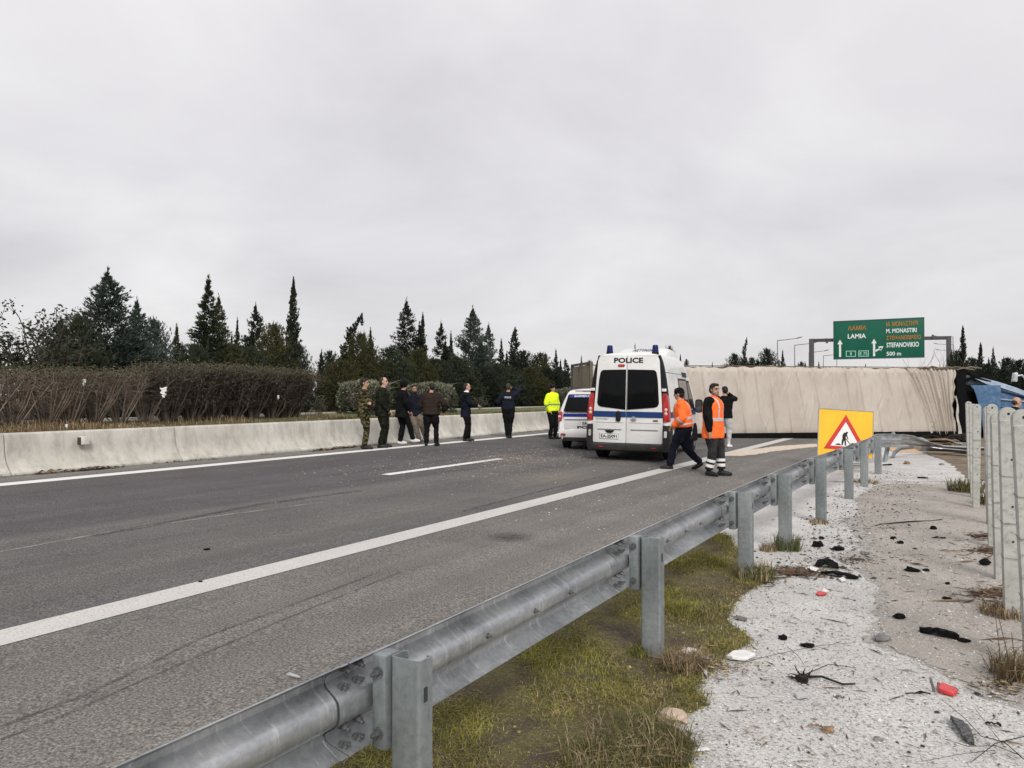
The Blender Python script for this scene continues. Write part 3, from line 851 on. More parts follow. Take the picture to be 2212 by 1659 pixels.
Zg = zb0 + (zt0 - zb0) * TTg + .015 * np.sin(SSg * 1.1) * TTg
Zg -= .035 * np.abs(np.sin(SSg * PI / 3.3 + .4)) * TTg ** 8
Zg += np.where(TTg > .99, .02 * np.sin(SSg * 5.1) + .02 * np.sin(SSg * 11.7), 0)
Zg -= .20 * (1 - TTg) * (SSg / TL)
Xg = SSg.copy()
Xg += np.where(SSg > TL - .25, (.05 * np.sin(TTg * 13) + .03 * np.sin(TTg * 37)) * (SSg - TL + .25) / .25, 0) - .16 * np.exp(-((TTg - .55) / .25) ** 2) * np.clip((SSg - TL + .4) / .4, 0, 1)
V = np.stack([Xg, -dep - .03, Zg], -1).reshape(-1, 3)
ii = np.arange((NS + 1) * (NT + 1)).reshape(NS + 1, NT + 1)
Fq = np.stack([ii[:-1, :-1], ii[1:, :-1], ii[1:, 1:], ii[:-1, 1:]], -1).reshape(-1, 4)
np_mesh('roof_tarpaulin', V, Fq, TARP, tr, smooth=True)
MB().box((TL / 2 - .1, 1.32, 1.29), (TL - .3, 2.5, 2.46)).build('box_body', TARP_D, tr, bevel=.03)
MB().box((TL / 2, .06, 2.552), (TL - .1, .10, .03)).build('upper_side_rail', EDGE, tr, bevel=.012)
MB().box((TL / 2, .03, .07), (TL + .05, .14, .26)).build('lower_rail_shadow', DARK, tr, bevel=.012)  # black rail, also painted-in shadow gap between trailer and ground
# rear end: dark frame, two doors under shade-darkened olive curtain
MB().box((-.04, .05, 1.33), (.10, .12, 2.64)).build('rear_frame_post', M('rear_frame', (.10, .085, .06), .7), tr, bevel=.01)
MB().box((-.04, 2.56, 1.33), (.10, .14, 2.64)).build('rear_frame_post', M('rear_frame', (.10, .085, .06), .7), tr, bevel=.01)
MB().box((-.04, 1.3, 2.63), (.10, 2.6, .08)).build('rear_frame_header', M('rear_frame', (.10, .085, .06), .7), tr, bevel=.01)
for y in (.70, 1.88):
    dmb = MB().box((-.035, y, 1.32), (.05, 1.15, 2.50)).build('rear_door', TARP_D, tr, bevel=.015)
mb = MB(); mb.tube([(-.075, 1.55, .1), (-.075, 1.55, 2.55)], .02, 6); mb.build('lock_rod', EDGE, tr)
# torn front headboard gap and flap
MB().box((TL + .22, .75, 1.28), (.42, 1.5, 2.5)).build('headboard', DARK, tr, bevel=.02)
mb = MB(); fl = []
for i, z in enumerate(np.linspace(.0, 1.5, 14)):
    xc_ = TL - .10 + .03 * math.sin(i * .8) + .16 * (1 - i / 13) ; hw_ = .075 - .045 * (i / 13)
    fl.append([Vector((xc_ - hw_, -.10 + .02 * math.sin(i), z)), Vector((xc_, -.14 + .02 * math.sin(i * 1.4), z)), Vector((xc_ + hw_, -.09, z)), Vector((xc_, -.08, z))])
mb.loft(fl, sm=True); mb.build('torn_flap', M('flap_pale', (.50, .47, .42), .7, var=.2, scale=5), tr)
mb = MB()
for q in range(7):
    z = 2.50 + .03 * math.sin(q * 2.2)
    mb.tube([(TL - 1.6 + q * .32, -.02, z), (TL - 1.35 + q * .32, -.05, z + .06), (TL - 1.1 + q * .36, -.01, z + .01)], .03, 6)
mb.build('torn_hem', EDGE, tr)
# running gear behind, lying sideways
for sx_ in (2.0, 3.3, 4.6):
    for z in (.45, 2.05):
        w_ = MB(); w_.tube([(sx_, 3.05, z - .15), (sx_, 3.05, z + .15)], .5, 20, sm=True); wh = w_.build('wheel', DARK, tr)
    MB().box((sx_, 3.05, 1.25), (.14, .14, 1.5)).build('axle', DARK, tr)
MB().box((TL / 2, 2.75, 1.25), (TL * .96, .3, 1.0)).build('chassis_frame', DARK, tr)

# ------------------------------------------------------------------ overturned tractor cab at the right edge
BLUE = M('cab_blue', (.035, .085, .18), .38, var=.18, scale=3, coat=.3, dirt=((.30, .34, .38), 5, .55))
BLUE_L = M('deflector_blue', (.055, .125, .235), .4, var=.10, scale=3, coat=.2, dirt=((.35, .40, .45), 6, .3))
BLUE_P = M('dusty_cab_top', (.27, .33, .39), .55, var=.25, scale=4, dirt=((.10, .17, .30), 7, .8))
CH = M('mirror_chrome', (.46, .47, .48), .3, .5, var=.3, scale=14)
C0 = ucz(2086, 28.6, 0)
cab = thing('truck_cab', 'blue lorry cab lying on its side behind the concrete fence posts', 'lorry', (C0.x, C0.y, 0), rz=TH - R(6))
# x along the vehicle (front to the right), z across its width, y the vehicle's height away from us
def cz_top(x): return 2.25 - .12 * x - .07 * x * x
rings = []
for x in (.95, 1.0, 1.3, 1.9, 2.5, 3.0, 3.25):
    zt = cz_top(x); ins = .0 if x < 3 else .12
    y0 = .10 + .10 * max(0, x - 2.2)
    rings.append([Vector((x, y0 + a, z)) for a, z in ((.25, -.05), (.05, .06), (0, .3), (0, zt - .36), (.08, zt - .16), (.30, zt - .02 - ins), (.9, zt + .03), (2.1, zt + .02), (2.5, zt - .2), (2.5, -.05))])
mb = MB(); mb.loft(rings, sm=True); mb.build('cab_shell', BLUE, cab, sharp=50)
# pale dusty upper flank (the door side now facing up)
rings = []
for x in (.35, .8, 1.3, 1.9, 2.5, 2.95):
    zt = cz_top(x) + .02 - (.0 if x > .6 else .0)
    rings.append([Vector((x, yy, zt + dz)) for yy, dz in ((.06, -.20 if x > .7 else -.06), (.10, -.07 if x > .7 else -.02), (.28, .03), (.9, .10), (2.0, .10), (2.0, -.02), (.3, -.10 if x > .7 else -.03))])
mb = MB(); mb.loft(rings, sm=True); dr = mb.build('upper_door', BLUE_P, cab, sharp=60)
mb = MB(); mb.tube([(.8, .5, cz_top(.8) + .13), (1.4, .55, cz_top(1.4) + .13), (2.4, .6, cz_top(2.4) + .15)], .035, 6); mb.build('window_rail', DARK, dr)
# light blue side deflector with a curved rear edge
n_ = 12; rings = []
for i in range(n_ + 1):
    f = i / n_; z = 1.90 - 1.90 * f
    xl_ = .12 + .50 * (f ** .55) ; xr_ = 1.22 - .02 * f
    rings.append([Vector((xl_, -.10 + .05 * f, z)), Vector((xr_, -.03, z - .0)), Vector((xr_, .02, z)), Vector((xl_, -.06 + .05 * f, z))])
mb = MB(); mb.loft(rings, sm=False); mb.build('side_deflector', BLUE_L, cab, bevel=.012)
MB().box((.80, -.085, 1.02), (.14, .008, .09)).build('step_plate', M('cab_dark_mark', (.04, .07, .12), .6), cab)
# roof ribs and trim seen edge on
for zz, mt in ((1.38, BLUE_P), (1.10, BLUE), (.8, BLUE)):
    mb = MB(); mb.tube([(1.25, .06, zz), (2.2, .07, zz - .10), (3.1, .16, zz - .22)], .03, 6); mb.build('roof_rib', mt, cab)
mb = MB(); mb.tube([(1.2, .05, 1.74), (2.0, .05, 1.52), (3.1, .12, 1.10)], .035, 6); mb.build('drip_rail', M('cab_dark_mark', (.04, .07, .12), .6), cab)
# mirror sticking up
mr_ = MB(); mr_.loft([[Vector((1.86 + .05 * f + x, y, cz_top(2.0) + .30 + .34 * f)) for x, y in ((-.05, .28), (.10 - .03 * f, .26), (.12 - .03 * f, .44), (-.04, .46))] for f in (0, .3, .7, 1)], sm=True); mir = mr_.build('mirror', CH, cab, bevel=.02)
mb = MB(); mb.tube([(1.95, .35, cz_top(2) + .52), (2.16, .35, cz_top(2) + .55), (2.30, .35, cz_top(2) + .35), (2.36, .38, cz_top(2.3) + .08)], .035, 8); mb.build('mirror_arm', CH, mir)
mb = MB(); mb.tube([(1.86, .35, cz_top(2) + .10), (1.9, .36, cz_top(2) + .32)], .05, 8); mb.build('mirror_bracket', DARK, mir)
# gap between trailer and cab: bulkhead, hoses
MB().box((.42, .55, .95), (.75, .7, 1.95)).build('rear_bulkhead', DARK, cab, bevel=.04)
mb = MB(); mb.tube([(.05, .1, 2.05), (.3, .05, 2.25), (.5, .1, 2.15), (.95, .15, 2.02)], .05, 6); mb.tube([(-.1, .1, 2.4), (.15, .05, 2.35), (.4, .1, 2.05)], .04, 6); mb.build('air_hose', DARK, cab)
MB().box((1.9, 2.9, .9), (3.2, .6, .9)).build('chassis_frame', DARK, cab)
for x in (.9, 2.7):
    for z in (.4, 1.75):
        w_ = MB(); w_.tube([(x, 3.0, z - .15), (x, 3.0, z + .15)], .5, 18, sm=True); w_.build('wheel', DARK, cab)
# ------------------------------------------------------------------ police van
VWHITE = M('van_white', (.70, .70, .695), .32, var=.05, scale=2, coat=.35, dirt=((.50, .48, .44), 2.2, .45))
VBLUE = M('van_blue_stripe', (.004, .032, .135), .5, var=.08, coat=.05)
BLACKP = M('black_plastic', (.010, .010, .011), .55, var=.2, scale=9, spec=.2)
GREYP = M('grey_bumper_plastic', (.024, .0235, .022), .65, var=.25, scale=5, spec=.2)
GLASS_D = M('tinted_glass', (.004, .0045, .005), .10, var=.1, spec=.14)
GLASS_S = M('side_glass', (.05, .055, .06), .05, var=.1, spec=.8)
TYRE = M('tyre_rubber_black', (.012, .012, .012), .85, var=.3, scale=20)
RIMM = M('wheel_rim_grey', (.22, .225, .23), .4, .6)
LRED = M('lamp_red', (.38, .022, .025), .2, var=.25, scale=12, coat=.6)
LCLR = M('lamp_clear', (.62, .46, .40), .25, var=.2, scale=20, coat=.6)
LPAL = M('marker_white', (.66, .66, .64), .3)
LBLUE = M('beacon_blue', (.006, .009, .075), .25, var=.3, spec=.25)
PLATE = M('plate_white', (.66, .67, .66), .45)
LETT = M('letter_black', (.015, .016, .018), .5)
CHROME = M('chrome', (.62, .63, .65), .22, .85)
def rrect(a0, a1, c0, c1, r, n=5):
    o = []
    for cx_, cy_, s in ((a1 - r, c1 - r, 0), (a0 + r, c1 - r, 1), (a0 + r, c0 + r, 2), (a1 - r, c0 + r, 3)):
        for k in range(n + 1):
            a = s * PI / 2 + k * PI / 2 / n
            o.append((cx_ + r * math.cos(a), cy_ + r * math.sin(a)))
    return o
PV = cw(3.51, 17.2)                                # rear right corner on the ground
vrz = TH - R(21.5)
vfw = Vector((-math.sin(vrz), math.cos(vrz), 0)); vrt = Vector((math.cos(vrz), math.sin(vrz), 0))
vo_ = PV - vrt * .95; vo_.z = zg(vo_.x) - .0
van = thing('police_van', 'white high roof police van with blue stripe, tinted rear windows and blue beacons', 'van', vo_, rz=vrz)
# lean with the crossfall
van.rotation_euler = (0, R(.8), vrz)
WZ = [(.30, .90), (.36, .935), (.60, .95), (.95, .955), (1.12, .950), (1.5, .905), (1.9, .845), (2.2, .785), (2.36, .735)]
def vhw(z):
    for (z0, x0), (z1, x1) in zip(WZ, WZ[1:]):
        if z <= z1: return x0 + (x1 - x0) * max(0, (z - z0)) / (z1 - z0)
    return WZ[-1][1]
def vsec(y, T, wk=1.0, zlo=.30):
    pts = []
    for z in (zlo, zlo + .06, .6, .95, 1.12, 1.5, 1.9, 2.2):
        if z < T - .12: pts.append((vhw(z) * wk, z))
    zt = T - .10
    pts.append((vhw(min(zt, 2.36)) * wk, zt)); x = pts[-1][0]
    pts += [(x - .05, T - .035), (x - .14, T - .006), (x * .5, T + .02), (0, T + .03)]
    while len(pts) < 13: pts.insert(1, (pts[0][0] * .5 + pts[1][0] * .5, pts[0][1] * .5 + pts[1][1] * .5))
    full = [(-a, c) for a, c in pts[:-1]] + [(a, c) for a, c in reversed(pts)]
    return [Vector((a, y + tilt(y, c), c)) for a, c in full]
def tilt(y, z): return .050 * (max(0, z - 1.0) / 1.45) if y < .3 else 0.0
ST = [(.0, 2.405, .955), (.02, 2.435, .975), (.07, 2.455, .995), (.4, 2.47, 1), (1.3, 2.475, 1), (2.4, 2.49, 1), (3.15, 2.44, .995), (3.45, 2.26, .99), (3.75, 1.93, .985), (4.05, 1.60, .98), (4.25, 1.34, .965), (4.55, 1.20, .93), (4.72, 1.02, .88), (4.80, .80, .82)]
mb = MB(); mb.loft([vsec(y, T, wk) for y, T, wk in ST], sm=True)
body = mb.build('body', VWHITE, van, sharp=40)
# raised front roof fairing with the text on its rear slope
rings = []
for y, T, wd in ((1.15, 2.47, .66), (1.35, 2.56, .64), (1.75, 2.66, .62), (2.3, 2.70, .60), (2.9, 2.66, .60), (3.25, 2.52, .60), (3.42, 2.36, .60)):
    rings.append([Vector((a, y, z)) for a, z in ((-wd, 2.2), (-wd, T - .10), (-wd + .05, T - .03), (-wd + .16, T), (wd - .16, T), (wd - .05, T - .03), (wd, T - .10), (wd, 2.2))])
mb = MB(); mb.loft(rings, sm=True); fair = mb.build('roof_fairing', VWHITE, van, sharp=50)
n_ = Vector((0, -.34, .90)).normalized()
text_obj('ΑΣΤΥΝΟΜΙΑ', 'lettering', M('roof_text_blue', (.05, .06, .11), .5), fair, basis((-.22, 1.40, 2.583), (1, 0, 0), Vector((0, .93, .26)).normalized(), Vector((0, -.26, .93)).normalized()), .62, .26, .004, .02)
# rear door leaves, slightly proud, with their own dark gap
RX0, RX1 = -.80, .80
def hwid(z): return .805 - (max(0, z - .9) / 1.5) * .10
def rp_(a, z, off): return Vector((a, -.014 - off + tilt(0, z), z))
SEAMX = -.03
gapm = MB(); gapm.prism([(-.81, .40), (.81, .40), (.81, .95), (.715, 2.41), (-.715, 2.41), (-.81, .95)], lambda a, z, o: rp_(a, z, o), -.02, -.004); gapm.build('door_gap', BLACKP, van)
doors = []
for sd_ in (-1, 1):
    zs_ = [.415, .44, .9, 1.4, 1.9, 2.30, 2.385, 2.40]
    outer = [(sd_ * (hwid(z) - (.02 if z < .43 else 0) - (.03 if z > 2.38 else 0)), z) for z in zs_]
    ctr = SEAMX + sd_ * .005
    ol = outer + [(ctr, 2.41), (ctr, .415)]
    if sd_ < 0: ol = list(reversed(ol))
    mb = MB(); mb.prism(ol, rp_, -.002, .016)
    d_ = mb.build('rear_door', VWHITE, van, bevel=.006, segs=2); doors.append(d_)
    # window
    xo = .715; xi = ctr + sd_ * .012
    wl = [(xi, 1.175), (sd_ * (xo - .10), 1.235), (sd_ * (xo - .03), 1.262), (sd_ * xo, 1.33), (sd_ * (xo - .035), 1.85), (sd_ * (xo - .065), 2.02), (sd_ * (xo - .09), 2.065), (sd_ * (xo - .14), 2.085), (xi, 2.095)]
    if sd_ < 0: wl = list(reversed(wl))
    mb = MB(); mb.prism(wl, rp_, .012, .022); mb.build('rear_window', GLASS_D, d_, bevel=.004, segs=2)
    # blue stripe
    st = [(sd_ * .798, 1.005), (sd_ * .795, 1.135), (ctr + sd_ * .002, 1.135), (ctr + sd_ * .002, 1.005)]
    mb = MB(); mb.prism(st if sd_ > 0 else list(reversed(st)), rp_, .012, .0185); mb.build('stripe', VBLUE, d_)
    # pressed panel edges
    pl_ = [(ctr + sd_ * .10, .705), (sd_ * .70, .705), (sd_ * .70, .73), (ctr + sd_ * .10, .73)]
    mb = MB(); mb.prism(pl_, rp_, .008, .0175); mb.build('panel_groove', M('groove_grey', (.20, .20, .195), .6), d_)
    pl_ = [(ctr + sd_ * .05, .885), (sd_ * .76, .885), (sd_ * .77, .895), (ctr + sd_ * .05, .895)]
    mb = MB(); mb.prism(pl_, rp_, .012, .020); mb.build('swage_line', VWHITE, d_)
L_, R_ = doors
mb = MB(); mb.prism(rrect(-.265, -.155, .90, 1.145, .05), rp_, .0, .045); hd = mb.build('door_handle', BLACKP, L_, bevel=.01)
mb = MB(); mb.prism([(-.52, .70), (-.30, .70), (-.335, .655), (-.37, .64), (-.45, .64), (-.485, .655)], rp_, .0, .035); mb.build('plate_lamp', BLACKP, L_, bevel=.005)
mb = MB(); mb.prism(rrect(-.645, -.205, .50, .625, .01, 2), rp_, .010, .024); pl_ = mb.build('number_plate', PLATE, L_)
mb = MB()
for a0, a1, c0, c1 in ((-.645, -.205, .50, .506), (-.645, -.205, .619, .625), (-.645, -.639, .506, .619), (-.211, -.205, .506, .619)):
    mb.prism([(a0, c0), (a1, c0), (a1, c1), (a0, c1)], rp_, .02, .0255)
mb.build('plate_rim', LETT, pl_)
def rtext(txt, a0, a1, z0, z1, par, mat=LETT, off=.026, bold=.02):
    text_obj(txt, 'lettering', mat, par, basis(rp_(a0, z0, off), (1, 0, 0), (0, .033, 1), (0, -1, .033)), a1 - a0, z1 - z0, .002, bold)
rtext('EA-25091', -.615, -.235, .525, .60, pl_, bold=.03)
rtext('POLICE', -.335, .34, 2.245, 2.365, van, off=.020, bold=.035)
rtext('ΕΛΛΗΝΙΚΗ', -.735, -.45, .945, .972, L_, M('letter_grey', (.16, .16, .15), .5), .018, .0)
mb = MB(); mb.prism(rrect(-.24, -.08, 2.155, 2.215, .025), rp_, .0, .030); mb.build('brake_light', LRED, van, bevel=.008)
# emblem: ring with bar
mb = MB()
ring = [(.145 + .058 * math.cos(a), .965 + .058 * math.sin(a)) for a in np.linspace(0, 2 * PI, 24, endpoint=False)]
ring2 = [(.145 + .040 * math.cos(a), .965 + .040 * math.sin(a)) for a in np.linspace(0, 2 * PI, 24, endpoint=False)]
vs = [rp_(a, c, .032) for a, c in ring] + [rp_(a, c, .032) for a, c in ring2] + [rp_(a, c, .012) for a, c in ring] + [rp_(a, c, .012) for a, c in ring2]
fs = []
for k in range(24):
    k2 = (k + 1) % 24
    fs += [(k, k2, 24 + k2, 24 + k), (k, 48 + k, 48 + k2, k2), (24 + k, 24 + k2, 72 + k2, 72 + k)]
mb.add(vs, fs); mb.prism([(.08, .955), (.21, .955), (.21, .978), (.08, .978)], rp_, .012, .037)
emb = mb.build('emblem', CHROME, R_)
mb = MB(); mb.prism([(.107, .94), (.183, .94), (.183, .954), (.107, .954)], rp_, .012, .02); mb.build('emblem_gap', BLACKP, emb)
mb = MB(); mb.prism(rrect(.585, .70, .925, .955, .012), rp_, .012, .022); mb.build('badge', M('badge_brown', (.12, .07, .05), .4), R_)
# black pillars, lamps, markers
for sd_ in (-1, 1):
    def sideq(z, o): return Vector((sd_ * (vhw(min(z, 2.36)) * .985 + o), 0, z))
    rings = []
    for z in np.linspace(.93, 2.42, 12):
        xo = vhw(min(z, 2.36)) * (.987) + .006 - (.03 if z > 2.38 else 0); xi = hwid(z) + .012
        yb = tilt(0, z)
        rings.append([Vector((sd_ * xi, yb - .016, z)), Vector((sd_ * (xo - .02), yb - .010, z)), Vector((sd_ * (xo + .004), yb + .02, z)), Vector((sd_ * (xo + .010), yb + .13, z)), Vector((sd_ * (xo - .03), yb + .13, z)), Vector((sd_ * xi, yb + .05, z))])
    mb = MB(); mb.loft(rings, sm=True); pil = mb.build('pillar_trim', BLACKP, van, sharp=30)
    rings = []
    for z, k in ((.915, .6), (.94, 1), (1.1, 1.0), (1.3, 1.0), (1.5, .95), (1.555, .55)):
        xo = vhw(z) * .987 + .014; xi = hwid(z) + .018
        mid = (xo + xi) / 2; hw_ = (xo - xi) / 2 * k
        rings.append([Vector((sd_ * (mid - hw_), -.028, z)), Vector((sd_ * (mid + hw_ * .6), -.030, z)), Vector((sd_ * (mid + hw_), -.008, z)), Vector((sd_ * (mid + hw_ + .004), .08, z)), Vector((sd_ * (mid - hw_), .05, z))])
    mb = MB(); mb.loft(rings, sm=True); tl = mb.build('tail_light', LRED, van, sharp=40)
    for zc_ in (1.185, 1.10):
        mb = MB(); mb.ell((sd_ * .872, -.030, zc_), (.036, .014, .04), None, 12, 8); mb.build('clear_lens', LCLR, tl)
    for z0, z1 in ((1.60, 1.665), (.83, .885)):
        mb = MB(); xc = vhw(z0) * .987 - .055
        mb.prism(rrect(sd_ * xc - .05, sd_ * xc + .05, z0, z1, .01, 2), rp_, -.01, .03); mb.build('marker_light', LPAL, van, bevel=.005)
    # bumper corners
    rings = []
    for z, o in ((.24, -.03), (.30, .0), (.5, .015), (.72, .012), (.80, .0), (.835, -.02)):
        xo = .962 + o; xi = .815
        rings.append([Vector((sd_ * xi, -.055 - max(0, o), z)), Vector((sd_ * (xo - .09), -.06, z)), Vector((sd_ * (xo - .02), -.035, z)), Vector((sd_ * xo, .03, z)), Vector((sd_ * (xo + .004), .30, z)), Vector((sd_ * (xo - .06), .30, z)), Vector((sd_ * xi, .10, z))])
    mb = MB(); mb.loft(rings, sm=True); bc = mb.build('bumper_corner', GREYP, van, sharp=40)
    mb = MB(); mb.prism(rrect(sd_ * .872 - .032, sd_ * .872 + .032, .56, .71, .02, 3), lambda a, z, o: Vector((a, -.058 - o, z)), -.02, .016); mb.build('fog_lamp', LPAL if sd_ > 0 else M('lamp_smoke', (.35, .34, .34), .3), bc, bevel=.005)
rings = []
for x in (-.83, -.6, 0, .6, .83):
    yb = -.085 + .02 * (x / .83) ** 2
    rings.append([Vector((x, .1, .24)), Vector((x, yb + .015, .235)), Vector((x, yb, .26)), Vector((x, yb, .345)), Vector((x, yb + .012, .375)), Vector((x, .02, .405)), Vector((x, .1, .405))])
mb = MB(); mb.loft(rings, sm=False); bmp = mb.build('rear_bumper', GREYP, van, bevel=.006)
MB().box((-.60, -.088, .322), (.10, .008, .026)).build('reflector', LRED, bmp); MB().box((.62, -.088, .322), (.10, .008, .026)).build('reflector', LRED, bmp)
MB().box((0, .0, .392), (1.62, .06, .012)).build('step_strip', M('step_tread', (.12, .12, .115), .6), bmp)
# beacons
for x, y in ((-.50, .26), (.565, .26)):
    mb = MB(); mb.tube([(x, y, 2.44), (x, y, 2.505)], [.085, .08], 16); bs = mb.build('beacon_base', BLACKP, van, sharp=30)
    mb = MB(); mb.tube([(x, y, 2.50), (x, y, 2.53), (x, y, 2.63), (x, y, 2.66), (x, y, 2.668)], [.078, .074, .066, .058, .03], 18); mb.build('beacon_lens', LBLUE, bs, sharp=30)
# flank: stripe, sliding door lines, windows, trim, mirror
def side_patch(name, mat, y0, y1, z0, z1, off, par, ny=2, nz=8, sd_=1, th=.006, curve=None):
    zs_ = np.linspace(z0, z1, nz); ys_ = np.linspace(y0, y1, ny)
    V1 = []
    for z in zs_:
        for y in ys_:
            yy = y if curve is None else curve(y, z)
            V1.append((sd_ * (vhw(min(z, 2.36)) + off), yy, z))
    F1 = []
    for j in range(nz - 1):
        for i in range(ny - 1):
            q = (j * ny + i, j * ny + i + 1, (j + 1) * ny + i + 1, (j + 1) * ny + i)
            F1.append(q if sd_ > 0 else tuple(reversed(q)))
    n0 = len(V1); V2 = [(x - sd_ * th, y, z) for x, y, z in V1]
    F2 = [tuple(reversed([i + n0 for i in f])) for f in F1]
    bd = [i for i in range(ny)] + [j * ny + ny - 1 for j in range(1, nz)] + [(nz - 1) * ny + i for i in range(ny - 2, -1, -1)] + [j * ny for j in range(nz - 2, 0, -1)]
    F3 = [(bd[k], bd[(k + 1) % len(bd)], bd[(k + 1) % len(bd)] + n0, bd[k] + n0) for k in range(len(bd))]
    return MB().add(V1 + V2, F1 + F2 + F3, 0, False).build(name, mat, par)
for sd_ in (1, -1):
    side_patch('side_stripe', VBLUE, .16, 4.0, 1.005, 1.135, .006, van, sd_=sd_)
    w1 = side_patch('side_window', GLASS_S, 1.75, 2.85, 1.25, 1.88, .007, van, sd_=sd_)
    side_patch('window_surround', BLACKP, 1.68, 2.92, 1.20, 1.93, .003, van, sd_=sd_)
    w2 = side_patch('front_door_window', GLASS_D, 3.05, 3.72, 1.22, 1.84, .008, van, sd_=sd_, curve=lambda y, z: 3.05 + (y - 3.05) * (1 - .55 * max(0, z - 1.22) / .62))
    side_patch('front_window_surround', BLACKP, 2.98, 3.86, 1.17, 1.90, .004, van, sd_=sd_, curve=lambda y, z: 2.98 + (y - 2.98) * (1 - .5 * max(0, z - 1.22) / .62))
    side_patch('roof_seam', M('groove_grey', (.20, .20, .195), .6), .2, 3.1, 2.03, 2.045, .004, van, nz=2, sd_=sd_)
    side_patch('roof_vent', BLACKP, 2.45, 3.12, 1.98, 2.10, .012, van, nz=3, sd_=sd_)
    for y in (1.62, 2.95):
        side_patch('door_seam', M('groove_grey', (.20, .20, .195), .6), y, y + .018, .42, 2.0, .003, van, sd_=sd_)
    side_patch('sill_trim', GREYP, .35, 3.6, .34, .46, .008, van, nz=3, sd_=sd_)
    # mirror
    mb = MB(); mb.loft([[Vector((sd_ * x, 3.72 + y, 1.15 + z)) for x, z in rrect(.985, 1.17, -.10, .26, .07, 3)] for y in (-.05, -.03, .06, .10)], sm=True); mi = mb.build('door_mirror', BLACKP, van, sharp=40)
    mb = MB(); mb.prism([(sd_ * a, c) for a, c in rrect(1.0, 1.155, 1.08, 1.38, .05, 3)], lambda a, z, o: Vector((a, 3.665 - o, z)), .0, .008); mb.build('mirror_glass', GLASS_S, mi)
    mb = MB(); mb.tube([(sd_ * .93, 3.74, 1.14), (sd_ * 1.03, 3.74, 1.16)], .03, 8); mb.build('mirror_arm', BLACKP, mi)
    for y in (.92, 3.98):
        # arch, tyre, rim
        arc_ = [(y + .42 * math.cos(a), .345 + .42 * math.sin(a)) for a in np.linspace(-.15, PI + .15, 15)]
        mb = MB(); mb.prism(arc_, lambda a, z, o: Vector((sd_ * (.958 + o), a, z)), -.3, .004); mb.build('wheel_arch', DARK, van)
        x0, x1 = sd_ * .68, sd_ * .935
        mb = MB(); mb.tube([(x0, y, .335), (x0 + (x1 - x0) * .12, y, .335), (x0 + (x1 - x0) * .88, y, .335), (x1, y, .335)], [.30, .335, .335, .30], 26); wh = mb.build('tyre', TYRE, van, sharp=30)
        mb = MB(); mb.tube([(x1 - sd_ * .02, y, .335), (x1 + sd_ * .008, y, .335)], [.21, .20], 20); mb.build('rim', RIMM, wh)
# windscreen
mb = MB(); mb.prism([(-.80, 0), (.80, 0), (.66, 1), (-.66, 1)], lambda a, f, o: Vector((a, 4.215 - f * .70 + o * .6, 1.38 + f * .80 + o)), .0, .012); mb.build('windscreen', GLASS_D, van)
MB().box((0, 2.2, .30), (1.5, 3.6, .14)).build('underbody', DARK, van)
mb = MB(); mb.tube([(.35, .02, .25), (.35, 1.2, .27)], .035, 8); mb.build('exhaust', DARK, van)
for sd_ in (-1, 1): MB().box((sd_ * .81, 1.32, .25), (.24, .012, .26)).build('mud_flap', BLACKP, van)

# ------------------------------------------------------------------ police car behind the van
CWHITE = M('car_white', (.72, .72, .715), .3, var=.04, scale=2, coat=.4, dirt=((.5, .48, .44), 2.5, .35))
CBLUE = M('car_blue_stripe', (.008, .018, .20), .5, coat=.05)
crz = TH - R(13)
cc0 = ucz(1205, 20.7); cfw = Vector((-math.sin(crz), math.cos(crz), 0)); crt = Vector((math.cos(crz), math.sin(crz), 0))
co_ = cc0 + crt * .89; co_.z = zg(co_.x)
car = thing('police_car', 'white police car with blue stripe, half hidden by the van', 'car', co_, rz=crz)
CWZ = [(.30, .80), (.42, .86), (.60, .885), (.95, .875), (1.05, .855), (1.30, .765), (1.52, .675), (1.60, .60)]
def chw(z):
    for (z0, x0), (z1, x1) in zip(CWZ, CWZ[1:]):
        if z <= z1: return x0 + (x1 - x0) * max(0, (z - z0)) / (z1 - z0)
    return CWZ[-1][1]
def ctilt(z): return .0 if z < .98 else (z - .98) * .42
def csec(y, T, wk=1.0, rear=False, zlo=.28):
    pts = []
    for z in (zlo, .42, .60, .80, .98, 1.15, 1.35):
        if z < T - .07: pts.append((chw(z) * wk, z))
    zt = T - .06
    pts.append((chw(min(zt, 1.56)) * wk, zt)); x = pts[-1][0]
    pts += [(x - .05, T - .018), (x * .5, T + .012), (0, T + .02)]
    while len(pts) < 11: pts.insert(1, (pts[0][0] * .5 + pts[1][0] * .5, pts[0][1] * .5 + pts[1][1] * .5))
    full = [(-a, c) for a, c in pts[:-1]] + [(a, c) for a, c in reversed(pts)]
    return [Vector((a, y + (ctilt(c) if rear else 0), c)) for a, c in full]
mb = MB(); mb.loft([csec(.0, 1.56, .95, True), csec(.03, 1.585, .975, True), csec(.09, 1.60, 1, True), csec(.7, 1.635), csec(1.6, 1.645), csec(2.3, 1.60), csec(2.75, 1.38), csec(3.1, 1.12), csec(3.6, 1.02, .97), csec(4.0, .86, .90), csec(4.15, .7, .82)], sm=True)
mb.build('body', CWHITE, car, sharp=38)
def cp(a, z, o): return Vector((a, -.012 - o + ctilt(z), z))
